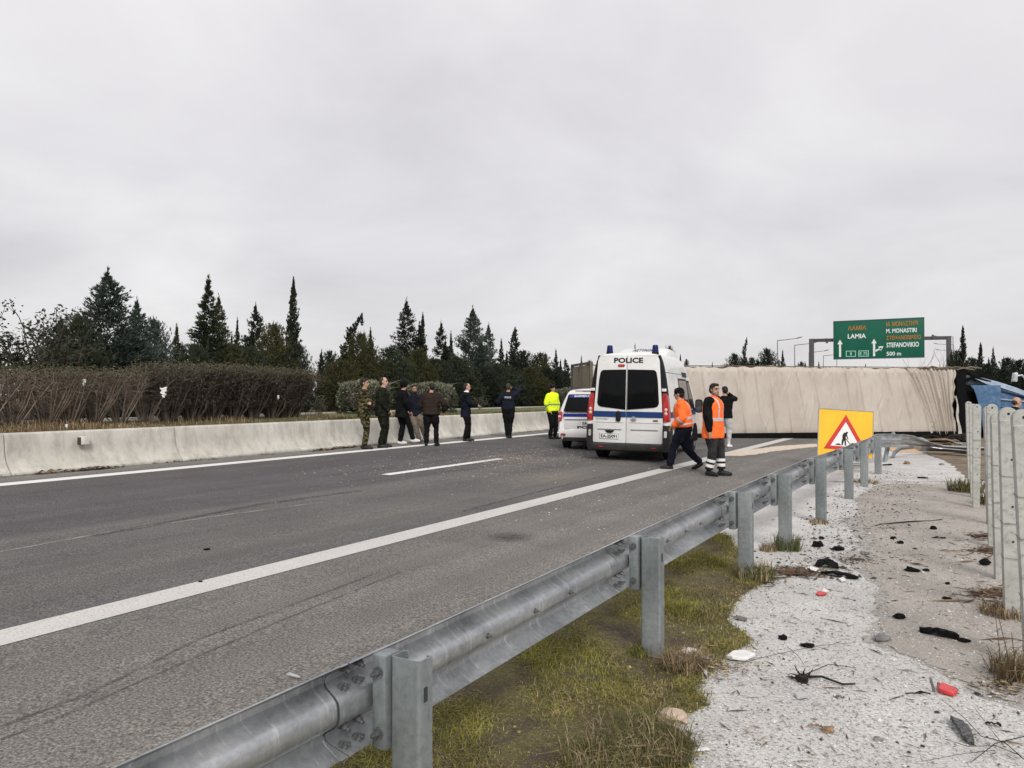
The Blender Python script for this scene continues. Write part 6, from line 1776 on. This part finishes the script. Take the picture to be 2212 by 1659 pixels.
f = np.sin(X_ * 5.1 + 1.3 * np.sin(Y_ * 3)) + np.sin(Y_ * 4.3 + X_ * 2) + np.sin(X_ * 13 + Y_ * 9) * .6
thin = np.sin(X_ * 8.3 + 2 * np.sin(Y_ * 2.1)) + np.sin(Y_ * 7.1 - X_ * 4) + np.sin(X_ * 23 + Y_ * 3) * .5
kk = rg.uniform(0, 1, len(X_)) < np.where(thin > -.2, 1.0, .35); X_, Y_, f = X_[kk] + rg.normal(0, .03, kk.sum()), Y_[kk] + rg.normal(0, .03, kk.sum()), f[kk]
pr_ = np.stack([.28 + .17 * f, .24 + .03 * f, .20 - .10 * f, .20 - .12 * f, .11 + .02 * f], 1).clip(.03); pr_ /= pr_.sum(1)[:, None]
cu = pr_.cumsum(1); mi = (rg.uniform(0, 1, len(X_))[:, None] > cu).sum(1).clip(0, 4)
Z_ = np.full(len(X_), -.068)
hh = (.022 + .014 * np.clip(f, -1, 2))
blades('grass', np.stack([X_, Y_, Z_], 1), hh + .010, .0036, [G1, G2, G3, G4, G5], rg, 1.3, mi)
_mx = rg.uniform(-2.9, -.85, 60000); _my = 8.6 * rg.uniform(0, 1, 60000) ** 1.7 + .9
_k = inside(GRASS_POLY, _mx + rg.normal(0, .025, 60000), _my + rg.normal(0, .025, 60000)); _mx, _my = _mx[_k], _my[_k]
MOSS_P = np.stack([_mx, _my, np.full(len(_mx), -.066)], 1)
def tuft(u, v, rad, hgt, nb, lab, mats, seed, lean=.5, wid=.006):
    rg = np.random.default_rng(seed); p = at(u, v)
    a = rg.uniform(0, 2 * PI, nb); r = rad * np.sqrt(rg.uniform(0, 1, nb))
    o = blades('grass_tuft', np.stack([r * np.cos(a), r * np.sin(a), np.zeros(nb)], 1), np.full(nb, hgt), wid, mats, rg, lean)
    o.location = p; del o['kind']; tag(o, lab, 'grass tuft', 'grass tufts on the verge')
tuft(1395, 1622, .22, .135, 1300, 'tall dark green grass tuft in the nearest moss', [G5, G2, G5, G4, G3], 1, .95, .004)
tuft(1310, 1650, .20, .12, 800, 'second dark green grass tuft left of the tall one', [G5, G2, G3, G4], 2, 1.0, .004)
tuft(1632, 1252, .17, .17, 500, 'green grass tuft at the foot of the third rail post', [G5, G2, G3], 3, .7)
tuft(1700, 1188, .14, .17, 340, 'small green grass tuft at the foot of the fourth rail post', [G5, G5, G2], 4, .6)
tuft(1660, 1190, .09, .09, 160, 'brown dry tuft left of the fourth rail post foot', [G4, G3], 14, .7)
tuft(1478, 1448, .13, .13, 700, 'dry brown grass tuft standing on the moss edge', [G4, G3, G4], 5, 1.2, .004)
tuft(1382, 1418, .08, .08, 160, 'low grass at the foot of the second rail post', [G5, G2, G1], 6, .6)
tuft(2196, 1462, .14, .14, 420, 'dry weed tuft at the foot of the nearest fence post', [G4, G3, G4, G2], 7, .9)
tuft(2172, 1330, .16, .10, 380, 'dry weed tuft at the foot of the second fence post', [G4, G3, G4], 8, 1.0)
tuft(2088, 1062, .28, .24, 320, 'olive weeds at the foot of the farther fence post clump', [G2, G4, G5], 9, .9, .012)
tuft(2140, 1090, .22, .20, 260, 'olive weeds in the gap between the fence post clumps', [G2, G4, G5], 10, .9, .012)
tuft(1768, 1130, .12, .06, 160, 'low dry tuft at the foot of the fifth rail post', [G4, G3], 11, .9, .008)
tuft(1868, 1043, .25, .08, 200, 'low dry tuft at the foot of the seventh rail post', [G4, G3, G2], 15, .9, .010)
# dry grass under the hedge, low green on the bank
rg = np.random.default_rng(31); n = 17000
Y_ = rg.uniform(-6, 10.5, n); Y_ = np.where(rg.uniform(0, 1, n) < .12, rg.uniform(10, 16.5, n), Y_); X_ = -14.42 - 1.6 * rg.uniform(0, 1, n) ** 1.3; zz = .84 + .10 * np.clip((-14.4 - X_) / 1.2, 0, 1)
blades('dry_grass', np.stack([X_, Y_, zz - .02], 1), .20 * (.35 + .65 * (np.sin(Y_ * 1.7) * .5 + .5)), .011, [G3, G4, M('grass_tawny', (.17, .115, .065), .95, var=.3), G4], rg, .6)
n = 26000
Y_ = 15.5 + 60 * rg.uniform(0, 1, n) ** 1.8; X_ = rg.uniform(-16.9, -14.42, n)
blades('bank_grass', np.stack([X_, Y_, np.full(n, .87)], 1), np.full(n, .09), .016, [G2, G5, G4, G2], rg, .7)
# weeds along the barrier foot
n = 5000; rg = np.random.default_rng(33)
Y_ = rg.uniform(3, 60, n); keepm = (np.sin(Y_ * 1.3) + np.sin(Y_ * 3.1 + 1) + .8 * np.sin(Y_ * 7.7)) > (.9 - .03 * np.minimum(Y_, 40)); Y_ = Y_[keepm]; X_ = rg.uniform(-13.85, -13.62, len(Y_))
blades('barrier_weeds', np.stack([X_, Y_, .02 * (-5.26 - X_)], 1), np.full(len(Y_), .045), .012, [G4, G2, G4], rg, .9)
# ------------------------------------------------------------------ debris and litter
RUBBER = M('torn_rubber', (.007, .007, .007), .85, var=.4, scale=20, bump=.5, bscale=60, spec=.1)
REDP = M('red_plastic', (.55, .045, .045), .35, var=.15, scale=20)
WHITEP = M('white_plastic', (.70, .70, .69), .5, var=.1, scale=20)
STONE_B = M('stone_brown', (.24, .16, .10), .9, var=.5, scale=18, bump=.6)
STONE_G = M('stone_grey', (.20, .19, .175), .9, var=.4, scale=18, bump=.6)
STONE_P = M('stone_pale', (.42, .33, .26), .9, var=.4, scale=14, bump=.6)
WOOD_D = M('splintered_wood_dark', (.022, .018, .015), .95, var=.5, scale=20, bump=.5)
GREYP2 = M('grey_plastic_shard', (.15, .15, .15), .6, var=.3, scale=20)
CLEARP = M('clear_plastic', (.40, .41, .40), .15, var=.1, scale=20)
def pxm(v): return (v - 853) / 1.61
def lump(name, u, v, wpx, hpx, mat, lab, cat, seed, flat=1.0, group=None, rz=None):
    rg = random.Random(seed); p = at(u, v); s = 1 / pxm(v)
    bm = bmesh.new(); bmesh.ops.create_icosphere(bm, subdivisions=2, radius=1)
    ph = [rg.uniform(0, 6) for _ in range(6)]
    for vt in bm.verts:
        c = vt.co; k = 1 + .22 * math.sin(c.x * 3 + ph[0]) * math.cos(c.y * 4 + ph[1]) + .16 * math.sin(c.z * 5 + ph[2] + c.x * 4) + rg.uniform(-.07, .07)
        vt.co = c * k
        vt.co.x *= wpx * s / 2; vt.co.y *= wpx * s / 2 * rg.uniform(.66, .74) * flat; vt.co.z *= hpx * s / 2
    me = bpy.data.meshes.new(name); bm.to_mesh(me); bm.free(); me.materials.append(mat)
    o = bpy.data.objects.new(name, me); C.objects.link(o)
    o.location = p + Vector((0, 0, hpx * s * .36)); o.rotation_euler = (0, 0, TH + (rg.uniform(-.5, .5) if rz is None else rz))
    return tag(o, lab, cat, group)
def strip(name, uvs, wd, mat, lab, cat, seed, thick=.012, curl=.02, group=None):
    """torn flat piece along ground points"""
    rg = random.Random(seed); pts = [at(*q) for q in uvs]; fine = []
    for a, c in zip(pts, pts[1:]):
        for k in range(5): fine.append(a.lerp(c, k / 5))
    fine.append(pts[-1]); rings = []; n = len(fine)
    for i, p in enumerate(fine):
        d = (fine[min(i + 1, n - 1)] - fine[max(i - 1, 0)]).normalized(); s = Vector((-d.y, d.x, 0))
        w_ = wd / 2 * (1 - .5 * abs(2 * i / (n - 1) - 1) ** 3) * rg.uniform(.8, 1.2); h = curl * math.sin(PI * i / (n - 1)) + rg.uniform(0, .006)
        rings.append([p - s * w_ + Vector((0, 0, h + rg.uniform(0, .012))), p + s * w_ + Vector((0, 0, h)), p + s * w_ * .9 + Vector((0, 0, h + thick)), p - s * w_ * .9 + Vector((0, 0, h + thick + rg.uniform(0, .014)))])
    o = MB().loft(rings, sm=False).build(name, mat)
    return tag(o, lab, cat, group)
def shard(name, uvs, thick, mat, lab, cat, tilt_=.0, group=None):
    pts = [at(*q) for q in uvs]; n = len(pts)
    vs = [p + Vector((0, 0, .004 + tilt_ * (k % 2))) for k, p in enumerate(pts)] + [p + Vector((0, 0, .004 + thick + tilt_ * (k % 2))) for k, p in enumerate(pts)]
    fs = [tuple(reversed(range(n))), tuple(range(n, 2 * n))] + [(k, (k + 1) % n, n + (k + 1) % n, n + k) for k in range(n)]
    return tag(MB().add(vs, fs).build(name, mat, bevel=.003, segs=1), lab, cat, group)
# red lamp fragment with its two stalks
rf_ = thing('broken_lamp', 'red lamp fragment with two thin stalks standing on the white gravel', 'lamp fragment', at(2040, 1500))
pp_ = at(2040, 1500)
o = shard('red_lens', [(2024, 1491), (2034, 1484), (2062, 1494), (2070, 1502), (2060, 1507), (2030, 1500)], .022, REDP, None, None, .004); keep(o, rf_); 
for q0, q1 in (((2018, 1495), (2010, 1464)), ((2026, 1489), (2028, 1474))):
    a = at(*q0); mb = MB(); hh_ = (q0[1] - q1[1]) / pxm(q0[1]); mb.tube([a, a + RT * ((q1[0] - q0[0]) / pxm(q0[1])) + Vector((0, 0, hh_))], .007, 6); keep(mb.build('stalk', GREYP2, None), rf_)
strip('twig_end', [(1955, 1502), (2010, 1500)], .006, WOOD_D, 'thin dark twig left of the red lamp fragment', 'twig', 2, .005, .004)
shard('red_shard', [(1762, 1286), (1766, 1282), (1785, 1282), (1786, 1287), (1770, 1289)], .012, REDP, 'small red plastic shard on the gravel near the black strips', 'plastic shard', .004)
shard('white_shard', [(1773, 1283), (1779, 1275), (1790, 1279), (1786, 1283)], .010, WHITEP, 'white chip touching the small red shard', 'plastic shard', .006)
strip('rubber_strip', [(1988, 1366), (2010, 1371), (2040, 1376), (2070, 1383)], .075, RUBBER, 'thick black torn strip lying on the tan path', 'rubber strip', 3, .03, .012)
lump('debris_lump', 2084, 1387, 26, 10, RUBBER, 'small black crumb just beyond the thick strip', 'debris', 5)
strip('rubber_strip', [(1765, 1226), (1785, 1224), (1806, 1230)], .14, RUBBER, 'black torn sheet with raised edge near the third rail post', 'rubber strip', 6, .012, .05)
strip('rubber_strip', [(1774, 1240), (1810, 1246), (1853, 1252)], .10, RUBBER, 'long black torn strip below the torn sheet', 'rubber strip', 7, .02, .02)
shard('pale_flake', [(1738, 1231), (1752, 1228), (1772, 1232), (1760, 1238)], .012, WHITEP, 'pale flake left of the black torn strips', 'plastic shard', .008)
shard('white_shard', [(1811, 1254), (1822, 1251), (1828, 1256), (1818, 1260)], .014, WHITEP, 'white chip below the long black strip', 'plastic shard', .006)
shard('plastic_sheet', [(1568, 1424), (1585, 1417), (1608, 1412), (1632, 1424), (1610, 1430), (1582, 1431)], .020, WHITEP, 'broken white plastic panel on the moss edge', 'plastic panel', .014)
shard('white_shard', [(1466, 1412), (1488, 1407), (1506, 1408), (1500, 1413), (1480, 1416)], .014, WHITEP, 'white shard by the dry tuft on the moss', 'plastic shard', .010)
shard('white_shard', [(1492, 1621), (1530, 1619), (1534, 1624), (1496, 1627)], .010, WHITEP, 'long white splinter at the bottom of the gravel', 'plastic shard')
lump('stone', 1455, 1556, 70, 30, STONE_P, 'biggest stone, pale with an orange side, at the moss edge', 'stone', 8)
lump('stone', 1790, 1581, 30, 14, STONE_B, 'brown stone on the white gravel near the bottom', 'stone', 9)
strip('bark_piece', [(1745, 1571), (1764, 1574), (1780, 1577)], .02, STONE_B, 'thin bark piece left of the brown stone', 'bark', 10, .008, .008)
lump('stone', 2105, 1483, 22, 12, STONE_G, 'grey stone on the right near the fence post weeds', 'stone', 11)
lump('stone', 1897, 1600, 20, 10, STONE_G, 'grey stone at the bottom middle of the gravel', 'stone', 12)
shard('clear_plastic', [(1716, 1505), (1728, 1501), (1742, 1505), (1746, 1512), (1722, 1513)], .016, CLEARP, 'clear plastic fragment below the tangled root', 'plastic shard', .006)
strip('wire_piece', [(1800, 1508), (1812, 1512), (1824, 1511)], .007, GREYP2, 'short bent wire right of the clear fragment', 'wire', 13, .005, .008)
strip('broken_trim', [(2058, 1558), (2070, 1572), (2084, 1590), (2098, 1611)], .055, M('ribbed_trim', (.075, .075, .075), .7, var=.7, scale=60), 'dark ribbed piece of trim lying aslant at the lower right', 'trim piece', 14, .014, .02)
strip('splinter', [(2128, 1565), (2145, 1569), (2163, 1572)], .018, WOOD_D, 'dark splinter right of the ribbed trim', 'splinter', 15, .008, .006)
strip('splinter', [(1890, 1137 + 0), (1905, 1134), (2035, 1124)], .012, WOOD_D, 'long thin twig far up the tan path', 'twig', 16, .006, .004)
strip('grey_strip', [(1585, 1337), (1600, 1341), (1614, 1342)], .05, GREYP2, 'short grey strip at the edge of the moss', 'plastic strip', 17, .012, .012)
lump('debris_lump', 1691, 1382, 18, 13, RUBBER, 'black cube-like lump on the gravel right of the moss', 'debris', 18)
lump('debris_lump', 1745, 1398, 30, 10, RUBBER, 'flat black lump just right of the cube-like one', 'debris', 19)
lump('debris_lump', 1943, 1337, 28, 15, RUBBER, 'black lump on the tan path above the grey crumpled piece', 'debris', 20)
lump('grey_piece', 1905, 1384, 40, 16, GREYP2, 'grey crumpled piece at the edge of the tan path', 'debris', 21)
lump('debris_lump', 1767, 1181, 26, 15, RUBBER, 'black lump between the fourth and fifth rail posts', 'debris', 22)
lump('debris_lump', 1811, 1189, 26, 11, RUBBER, 'flat black lump right of the fourth rail post', 'debris', 23)
strip('grey_strip', [(1857, 1197), (1868, 1198), (1879, 1199)], .06, GREYP2, 'grey strip at the left edge of the tan path', 'plastic strip', 24, .012, .010)
lump('debris_lump', 1970, 1235, 32, 12, RUBBER, 'wide black crumb in the middle of the tan path', 'debris', 25)
lump('debris_lump', 2000, 1234, 14, 7, RUBBER, 'small black crumb right of the wide one', 'debris', 26)
lump('debris_lump', 2017, 1144, 15, 10, RUBBER, 'black lump far up the tan path', 'debris', 27)
strip('splinter', [(2012, 1163), (2028, 1164), (2043, 1164)], .03, WOOD_D, 'dark flat splinter in the pale patch of the path', 'splinter', 28, .010, .006)
lump('debris_lump', 2128, 1221, 26, 18, RUBBER, 'black spiky lump beside the fence posts', 'debris', 29)
lump('debris_lump', 1930, 1165, 16, 8, RUBBER, 'black crumb left of the dark flat splinter', 'debris', 30)
lump('debris_lump', 1944, 1175, 14, 8, RUBBER, 'black crumb below its left neighbour on the path', 'debris', 31)
lump('debris_lump', 2047, 1263, 10, 7, RUBBER, 'tiny black crumb on the right of the path', 'debris', 32)
lump('debris_lump', 2046, 1295, 20, 7, RUBBER, 'flat tiny crumb below the right one on the path', 'debris', 33)
lump('debris_lump', 1775, 1165, 10, 8, RUBBER, 'tiny crumb right of the fourth post', 'debris', 34)
lump('stone', 1959, 1003, 14, 8, STONE_B, 'brown stone far off on the pale apron', 'stone', 35)
strip('grey_strip', [(1907, 1006), (1916, 1006), (1925, 1005)], .10, RUBBER, 'dark flat strip far off beside the eighth rail post', 'rubber strip', 36, .02, .01)
strip('grey_strip', [(1983, 1033), (1993, 1034), (2003, 1034)], .10, RUBBER, 'dark flat strip in the middle of the pale apron', 'rubber strip', 37, .02, .01)
lump('stone', 2034, 1005, 12, 6, STONE_G, 'small grey stone on the far right of the pale apron', 'stone', 38)
shard('white_shard', [(618, 1461), (626, 1460), (650, 1467), (640, 1469)], .012, CLEARP, 'bent pale splinter on the asphalt just behind the rail', 'plastic shard', .008)
lump('debris_lump', 447, 1188, 12, 5, RUBBER, 'small dark crumb on the right lane', 'debris', 39)
lump('debris_lump', 433, 1258, 9, 5, RUBBER, 'small dark crumb on the right lane above the solid line', 'debris', 40)
# tangled root by the gravel middle
rt_ = thing('tangled_root', 'tangled black root with thin branches lying on the white gravel', 'root', at(1735, 1475))
rg = random.Random(5); c0 = at(1733, 1474)
mb = MB()
for k in range(26):
    a = rg.uniform(0, 6.28); d = Vector((math.cos(a), math.sin(a), rg.uniform(.2, 1.4))).normalized(); L = rg.uniform(.02, .062); pts = [c0 + Vector((0, 0, .012))]
    for i in range(3): d = (d + Vector((rg.gauss(0, .4), rg.gauss(0, .4), rg.gauss(-.1, .4)))).normalized(); pts.append(pts[-1] + d * L / 2)
    mb.tube(pts, [.009, .006, .004, .0015], 5)
mb.ell(c0 + Vector((0, 0, .02)), (.035, .03, .03), None, 8, 6)
keep(mb.build('stump', WOOD_D), rt_)
for uvs, r in (([(1742, 1466), (1775, 1470), (1820, 1482), (1848, 1486)], .013), ([(1740, 1460), (1790, 1443), (1850, 1446)], .004), ([(1590, 1438), (1680, 1420), (1770, 1398), (1850, 1395)], .003), ([(1700, 1400), (1725, 1425), (1740, 1445)], .003)):
    pts = [at(*q) + Vector((0, 0, .010 + .012 * (i % 2))) for i, q in enumerate(uvs)]
    mb = MB(); mb.tube(pts, [.62 * r * (1 - .5 * i / len(pts)) for i in range(len(pts))], 5); keep(mb.build('branch', WOOD_D), rt_)
br = thing('broken_branch', 'bare broken branch reaching in from the bottom right corner', 'branch', at(2160, 1625))
rg = random.Random(9); tips = []
for uvs, r in (([(2212, 1650), (2170, 1622), (2120, 1600), (2085, 1570), (2035, 1520)], .005), ([(2200, 1640), (2150, 1630), (2090, 1622), (2030, 1612)], .004), ([(2170, 1622), (2130, 1580), (2100, 1530)], .003), ([(2212, 1600), (2150, 1625), (2100, 1655)], .005), ([(2150, 1630), (2080, 1648), (1990, 1655)], .003)):
    pts = [at(*q) + Vector((0, 0, .02 + .02 * (i % 2))) for i, q in enumerate(uvs)]
    mb = MB(); mb.tube(pts, [.5 * r * (1 - .6 * i / len(pts)) for i in range(len(pts))], 5); keep(mb.build('twig', WOOD_D), br)
wd_ = thing('dry_weed', 'thin dry weed stalks standing before the nearest fence post', 'weed', at(2172, 1478))
w0 = at(2172, 1478); mb = MB()
for k in range(6):
    a = rg.uniform(-.5, .5); H_ = rg.uniform(.18, .42); p1 = w0 + Vector((rg.gauss(0, .03), rg.gauss(0, .03), 0)); p2 = p1 + Vector((a * .12, rg.gauss(0, .03), H_))
    mb.tube([p1, p1.lerp(p2, .5) + Vector((.01, 0, 0)), p2], [.003, .0025, .0015], 4)
    for j in range(9):
        q = p1.lerp(p2, rg.uniform(.15, .9)); mb.tube([q, q + Vector((rg.gauss(0, .035), rg.gauss(0, .03), rg.uniform(.0, .05)))], [.0018, .001], 3)
keep(mb.build('stalks', M('dry_stalk', (.09, .06, .04), .95, var=.4)), wd_)
# loose stones, chips, dry leaves: nobody could count them
def scatter(name, P, size, mats, seed, flat=.6, elong=1.0):
    rg = np.random.default_rng(seed); n = len(P)
    base = np.array([[1, 0, 0], [-1, 0, 0], [0, 1, 0], [0, -1, 0], [0, 0, 1], [0, 0, -.4]], dtype=float)
    F0 = np.array([[0, 2, 4], [2, 1, 4], [1, 3, 4], [3, 0, 4], [2, 0, 5], [1, 2, 5], [3, 1, 5], [0, 3, 5]])
    an = rg.uniform(0, 2 * PI, n); s = size * np.exp(rg.normal(0, .45, n))
    V3 = base[None] * rg.uniform(.6, 1.2, (n, 6, 1)); V3[:, :, 0] *= elong; V3[:, :, 2] *= flat
    V3 = V3 * s[:, None, None]; c, q = np.cos(an)[:, None], np.sin(an)[:, None]
    x = V3[:, :, 0] * c - V3[:, :, 1] * q; y = V3[:, :, 0] * q + V3[:, :, 1] * c
    V3 = np.stack([x, y, V3[:, :, 2]], -1) + P[:, None, :]
    F3 = (F0[None] + (np.arange(n) * 6)[:, None, None]).reshape(-1, 3)
    mi = np.repeat(rg.integers(0, len(mats), n), 8)
    return tag(np_mesh(name, V3.reshape(-1, 3), F3, mats, midx=mi), kind='stuff')
GR_L = M('chip_pale', (.50, .487, .465), .9, var=.2, scale=30); GR_M = M('chip_grey', (.30, .285, .265), .9, var=.3, scale=30); GR_W = M('chip_white', (.62, .61, .59), .9, var=.1, scale=30); GR_D = M('chip_dark', (.05, .046, .042), .9, var=.4, scale=30)
rg = np.random.default_rng(44)
n = 46000; X_ = rg.uniform(-1.6, 1.1, n); Y_ = .8 + 9.0 * rg.uniform(0, 1, n) ** 1.6
ok = ~inside(GRASS_POLY, X_, Y_)
scatter('gravel', np.stack([X_[ok], Y_[ok], np.full(ok.sum(), -.067)], 1), .0046, [GR_L, GR_L, GR_M, GR_L, GR_M, GR_W], 1)
n = 5200; X_ = rg.uniform(-1.5, 1.0, n); Y_ = 1.2 + 18 * rg.uniform(0, 1, n) ** 1.5
ok = ~inside(GRASS_POLY, X_, Y_)
scatter('dark_gravel', np.stack([X_[ok], Y_[ok], np.full(ok.sum(), -.066)], 1), .0048, [GR_D, GR_D, GR_M], 2)
n = 2600; X_ = rg.normal(-1.15, .40, n); Y_ = rg.uniform(7.2, 18, n)
scatter('dark_gravel', np.stack([X_, Y_, np.full(n, -.066)], 1), .010, [GR_D, GR_D, GR_M], 6)
scatter('moss_grains', MOSS_P, .0062, [G1, G1, G1, G2, G5, G4, G3], 9, .8, 1.3)
# thin dry stalks on the gravel
n = 1500; X_ = rg.uniform(-1.3, .7, n); Y_ = 1.6 + 10 * rg.uniform(0, 1, n) ** 1.4
scatter('dry_stalks', np.stack([X_, Y_, np.full(n, -.064)], 1), .0022, [M('dry_stalk', (.09, .06, .04), .95, var=.4), G4], 3, 1.0, 12)
def leafpile(u, v, ru, rv, n, seed, mats, size=.012, el=2.2):
    rg = np.random.default_rng(seed); c = at(u, v); s = 1 / pxm(v); a = at(u, v + rv); dv = (c - a).length
    n = int(n * .42); size *= .60; el *= 3.0
    r = np.abs(rg.normal(0, .8, n)); t_ = rg.uniform(0, 2 * PI, n)
    dirv = (c - a).normalized()
    P = np.array(c)[None] + np.outer(r * np.cos(t_) * ru * s, np.array(RT)) + np.outer(r * np.sin(t_) * dv, np.array(dirv)); P[:, 2] = -.066 + rg.uniform(0, .015, n)
    scatter('leaf_litter', P, size, mats, seed, .5, el)
RUSTL = M('dead_leaf_rust', (.085, .042, .028), .95, var=.4, scale=20); DKL = M('dead_leaf_dark', (.035, .026, .020), .95, var=.4, scale=20)
leafpile(1715, 1238, 75, 12, 900, 1, [RUSTL, DKL, G4])
leafpile(2142, 1283, 55, 14, 700, 2, [RUSTL, DKL, G4], .012)
leafpile(2135, 1190, 45, 10, 420, 3, [RUSTL, DKL, G4], .013)
leafpile(2120, 1160, 40, 8, 260, 7, [RUSTL, DKL], .013)
leafpile(2170, 1480, 60, 26, 1100, 4, [DKL, G4, DKL, G3], .0055, 1.6)
leafpile(1640, 1258, 40, 14, 380, 5, [G4, DKL, G3], .010)
leafpile(1560, 1440, 70, 26, 900, 6, [GR_M, DKL, G3, G4], .006, 1.4)
leafpile(1520, 1425, 50, 30, 500, 8, [G3, G4, GR_L], .007, 2)
leafpile(1850, 1210, 130, 10, 400, 9, [DKL, GR_D, G4], .010, 1.6)
# crumbs and dust on the carriageway
rg = np.random.default_rng(55); n = 2600
X_ = rg.normal(-8.8, 1.3, n); Y_ = rg.normal(15.5, 2.6, n); X_ = np.clip(X_, -12.4, -5.6)
scatter('road_crumbs', np.stack([X_, Y_, .02 * (-5.26 - X_) + .004], 1), .010, [GR_M, M('crumb_tan', (.36, .28, .20), .9, var=.3), GR_M], 4, .5)
n = 1500; X_ = rg.uniform(-5.2, -2.9, n); Y_ = rg.uniform(8, 19, n)
scatter('road_crumbs', np.stack([X_, Y_, .02 * (-5.26 - X_) + .004], 1), .006, [GR_M, GR_L], 5, .5)
# dark leaf clumps at the barrier foot
for u, v, n, sd in ((75, 1018, 130, 1), (210, 1014, 220, 2), (120, 1021, 60, 3), (340, 1000, 60, 4), (745, 968, 160, 5), (700, 973, 80, 6)):
    rg = np.random.default_rng(60 + sd); c = at(u, v); P = np.array(c)[None] + np.stack([rg.normal(0, .05, n), rg.normal(0, .22, n), rg.uniform(0, .06, n) * rg.uniform(0, 1, n)], 1)
    scatter('leaf_litter', P, .02, [DKL, M('dead_leaf_dark', (.035, .026, .020)), G4], 70 + sd, .6, 1.8)
# rubbish caught in the hedge and on the bank
def rag(u, v, cz, hpx, lab, seed):
    rg = random.Random(seed); s = cz / 1660; z = CAMZ - (v - 853) * s; p = ucz(u, cz, z); H_ = hpx * s
    mb = MB(); rings = []
    for i in range(7):
        f = i / 6; w_ = H_ * .33 * (1 - .55 * f) * rg.uniform(.7, 1.2); cx = rg.gauss(0, H_ * .08)
        rings.append([p + RT * (cx + w_ * math.cos(a)) + FW * (w_ * .4 * math.sin(a) + rg.gauss(0, .01)) + Vector((0, 0, H_ * (.5 - f) + rg.gauss(0, H_ * .04))) for a in [2 * PI * k / 7 for k in range(7)]])
    mb.loft(rings, sm=False); o = mb.build('plastic_rag', WHITEP); return tag(o, lab, 'rag', 'white plastic scraps caught in the hedge')
hz = lambda u, x: 1660 * x / ((2074 - u) * math.cos(TH))
rag(182, 826, hz(182, 14.85), 13, 'small white rag in the top of the bare hedge shrub', 1)
rag(353, 848, hz(353, 14.80), 21, 'biggest white rag hanging in the hedge', 2)
rag(601, 858, hz(601, 14.80), 8, 'tiny white scrap in the dark right part of the hedge', 3)
rag(144, 921, hz(144, 14.5), 9, 'white scrap on the dry grass at the hedge foot', 4)

# wreckage along the foot of the trailer's front end
for k, (uvs, wd, mt, lb) in enumerate((([(1985, 953), (2010, 951), (2040, 954)], .30, RUBBER, 'black torn sheet under the trailer edge behind the crushed rail'), ([(2035, 957), (2060, 953), (2085, 956)], .35, RUBBER, 'black crumpled sheet at the trailer front corner'),
        ([(2000, 958), (2030, 960), (2062, 958)], .22, STONE_B, 'brown splintered board lying by the crushed rail'), ([(2050, 949), (2075, 946), (2100, 949)], .4, WOOD_D, 'dark splintered board below the torn flap'), ([(1960, 955), (1985, 957), (2010, 962)], .16, GALV, 'bent bright metal strip beside the crushed rail'))):
    strip('wreckage', uvs, wd, mt, lb, 'wreckage', 90 + k, .05, .14)
for k, (u, v, wpx, hpx, mt, lb) in enumerate(((2020, 956, 26, 9, RUBBER, 'black lump of wreckage left of the crumpled sheet'), (2070, 962, 22, 8, STONE_G, 'grey lump of wreckage by the fence post clump'), (2045, 963, 18, 6, WOOD_D, 'small dark lump of wreckage on the dry earth'))):
    lump('wreckage', u, v, wpx, hpx, mt, lb, 'wreckage', 95 + k)
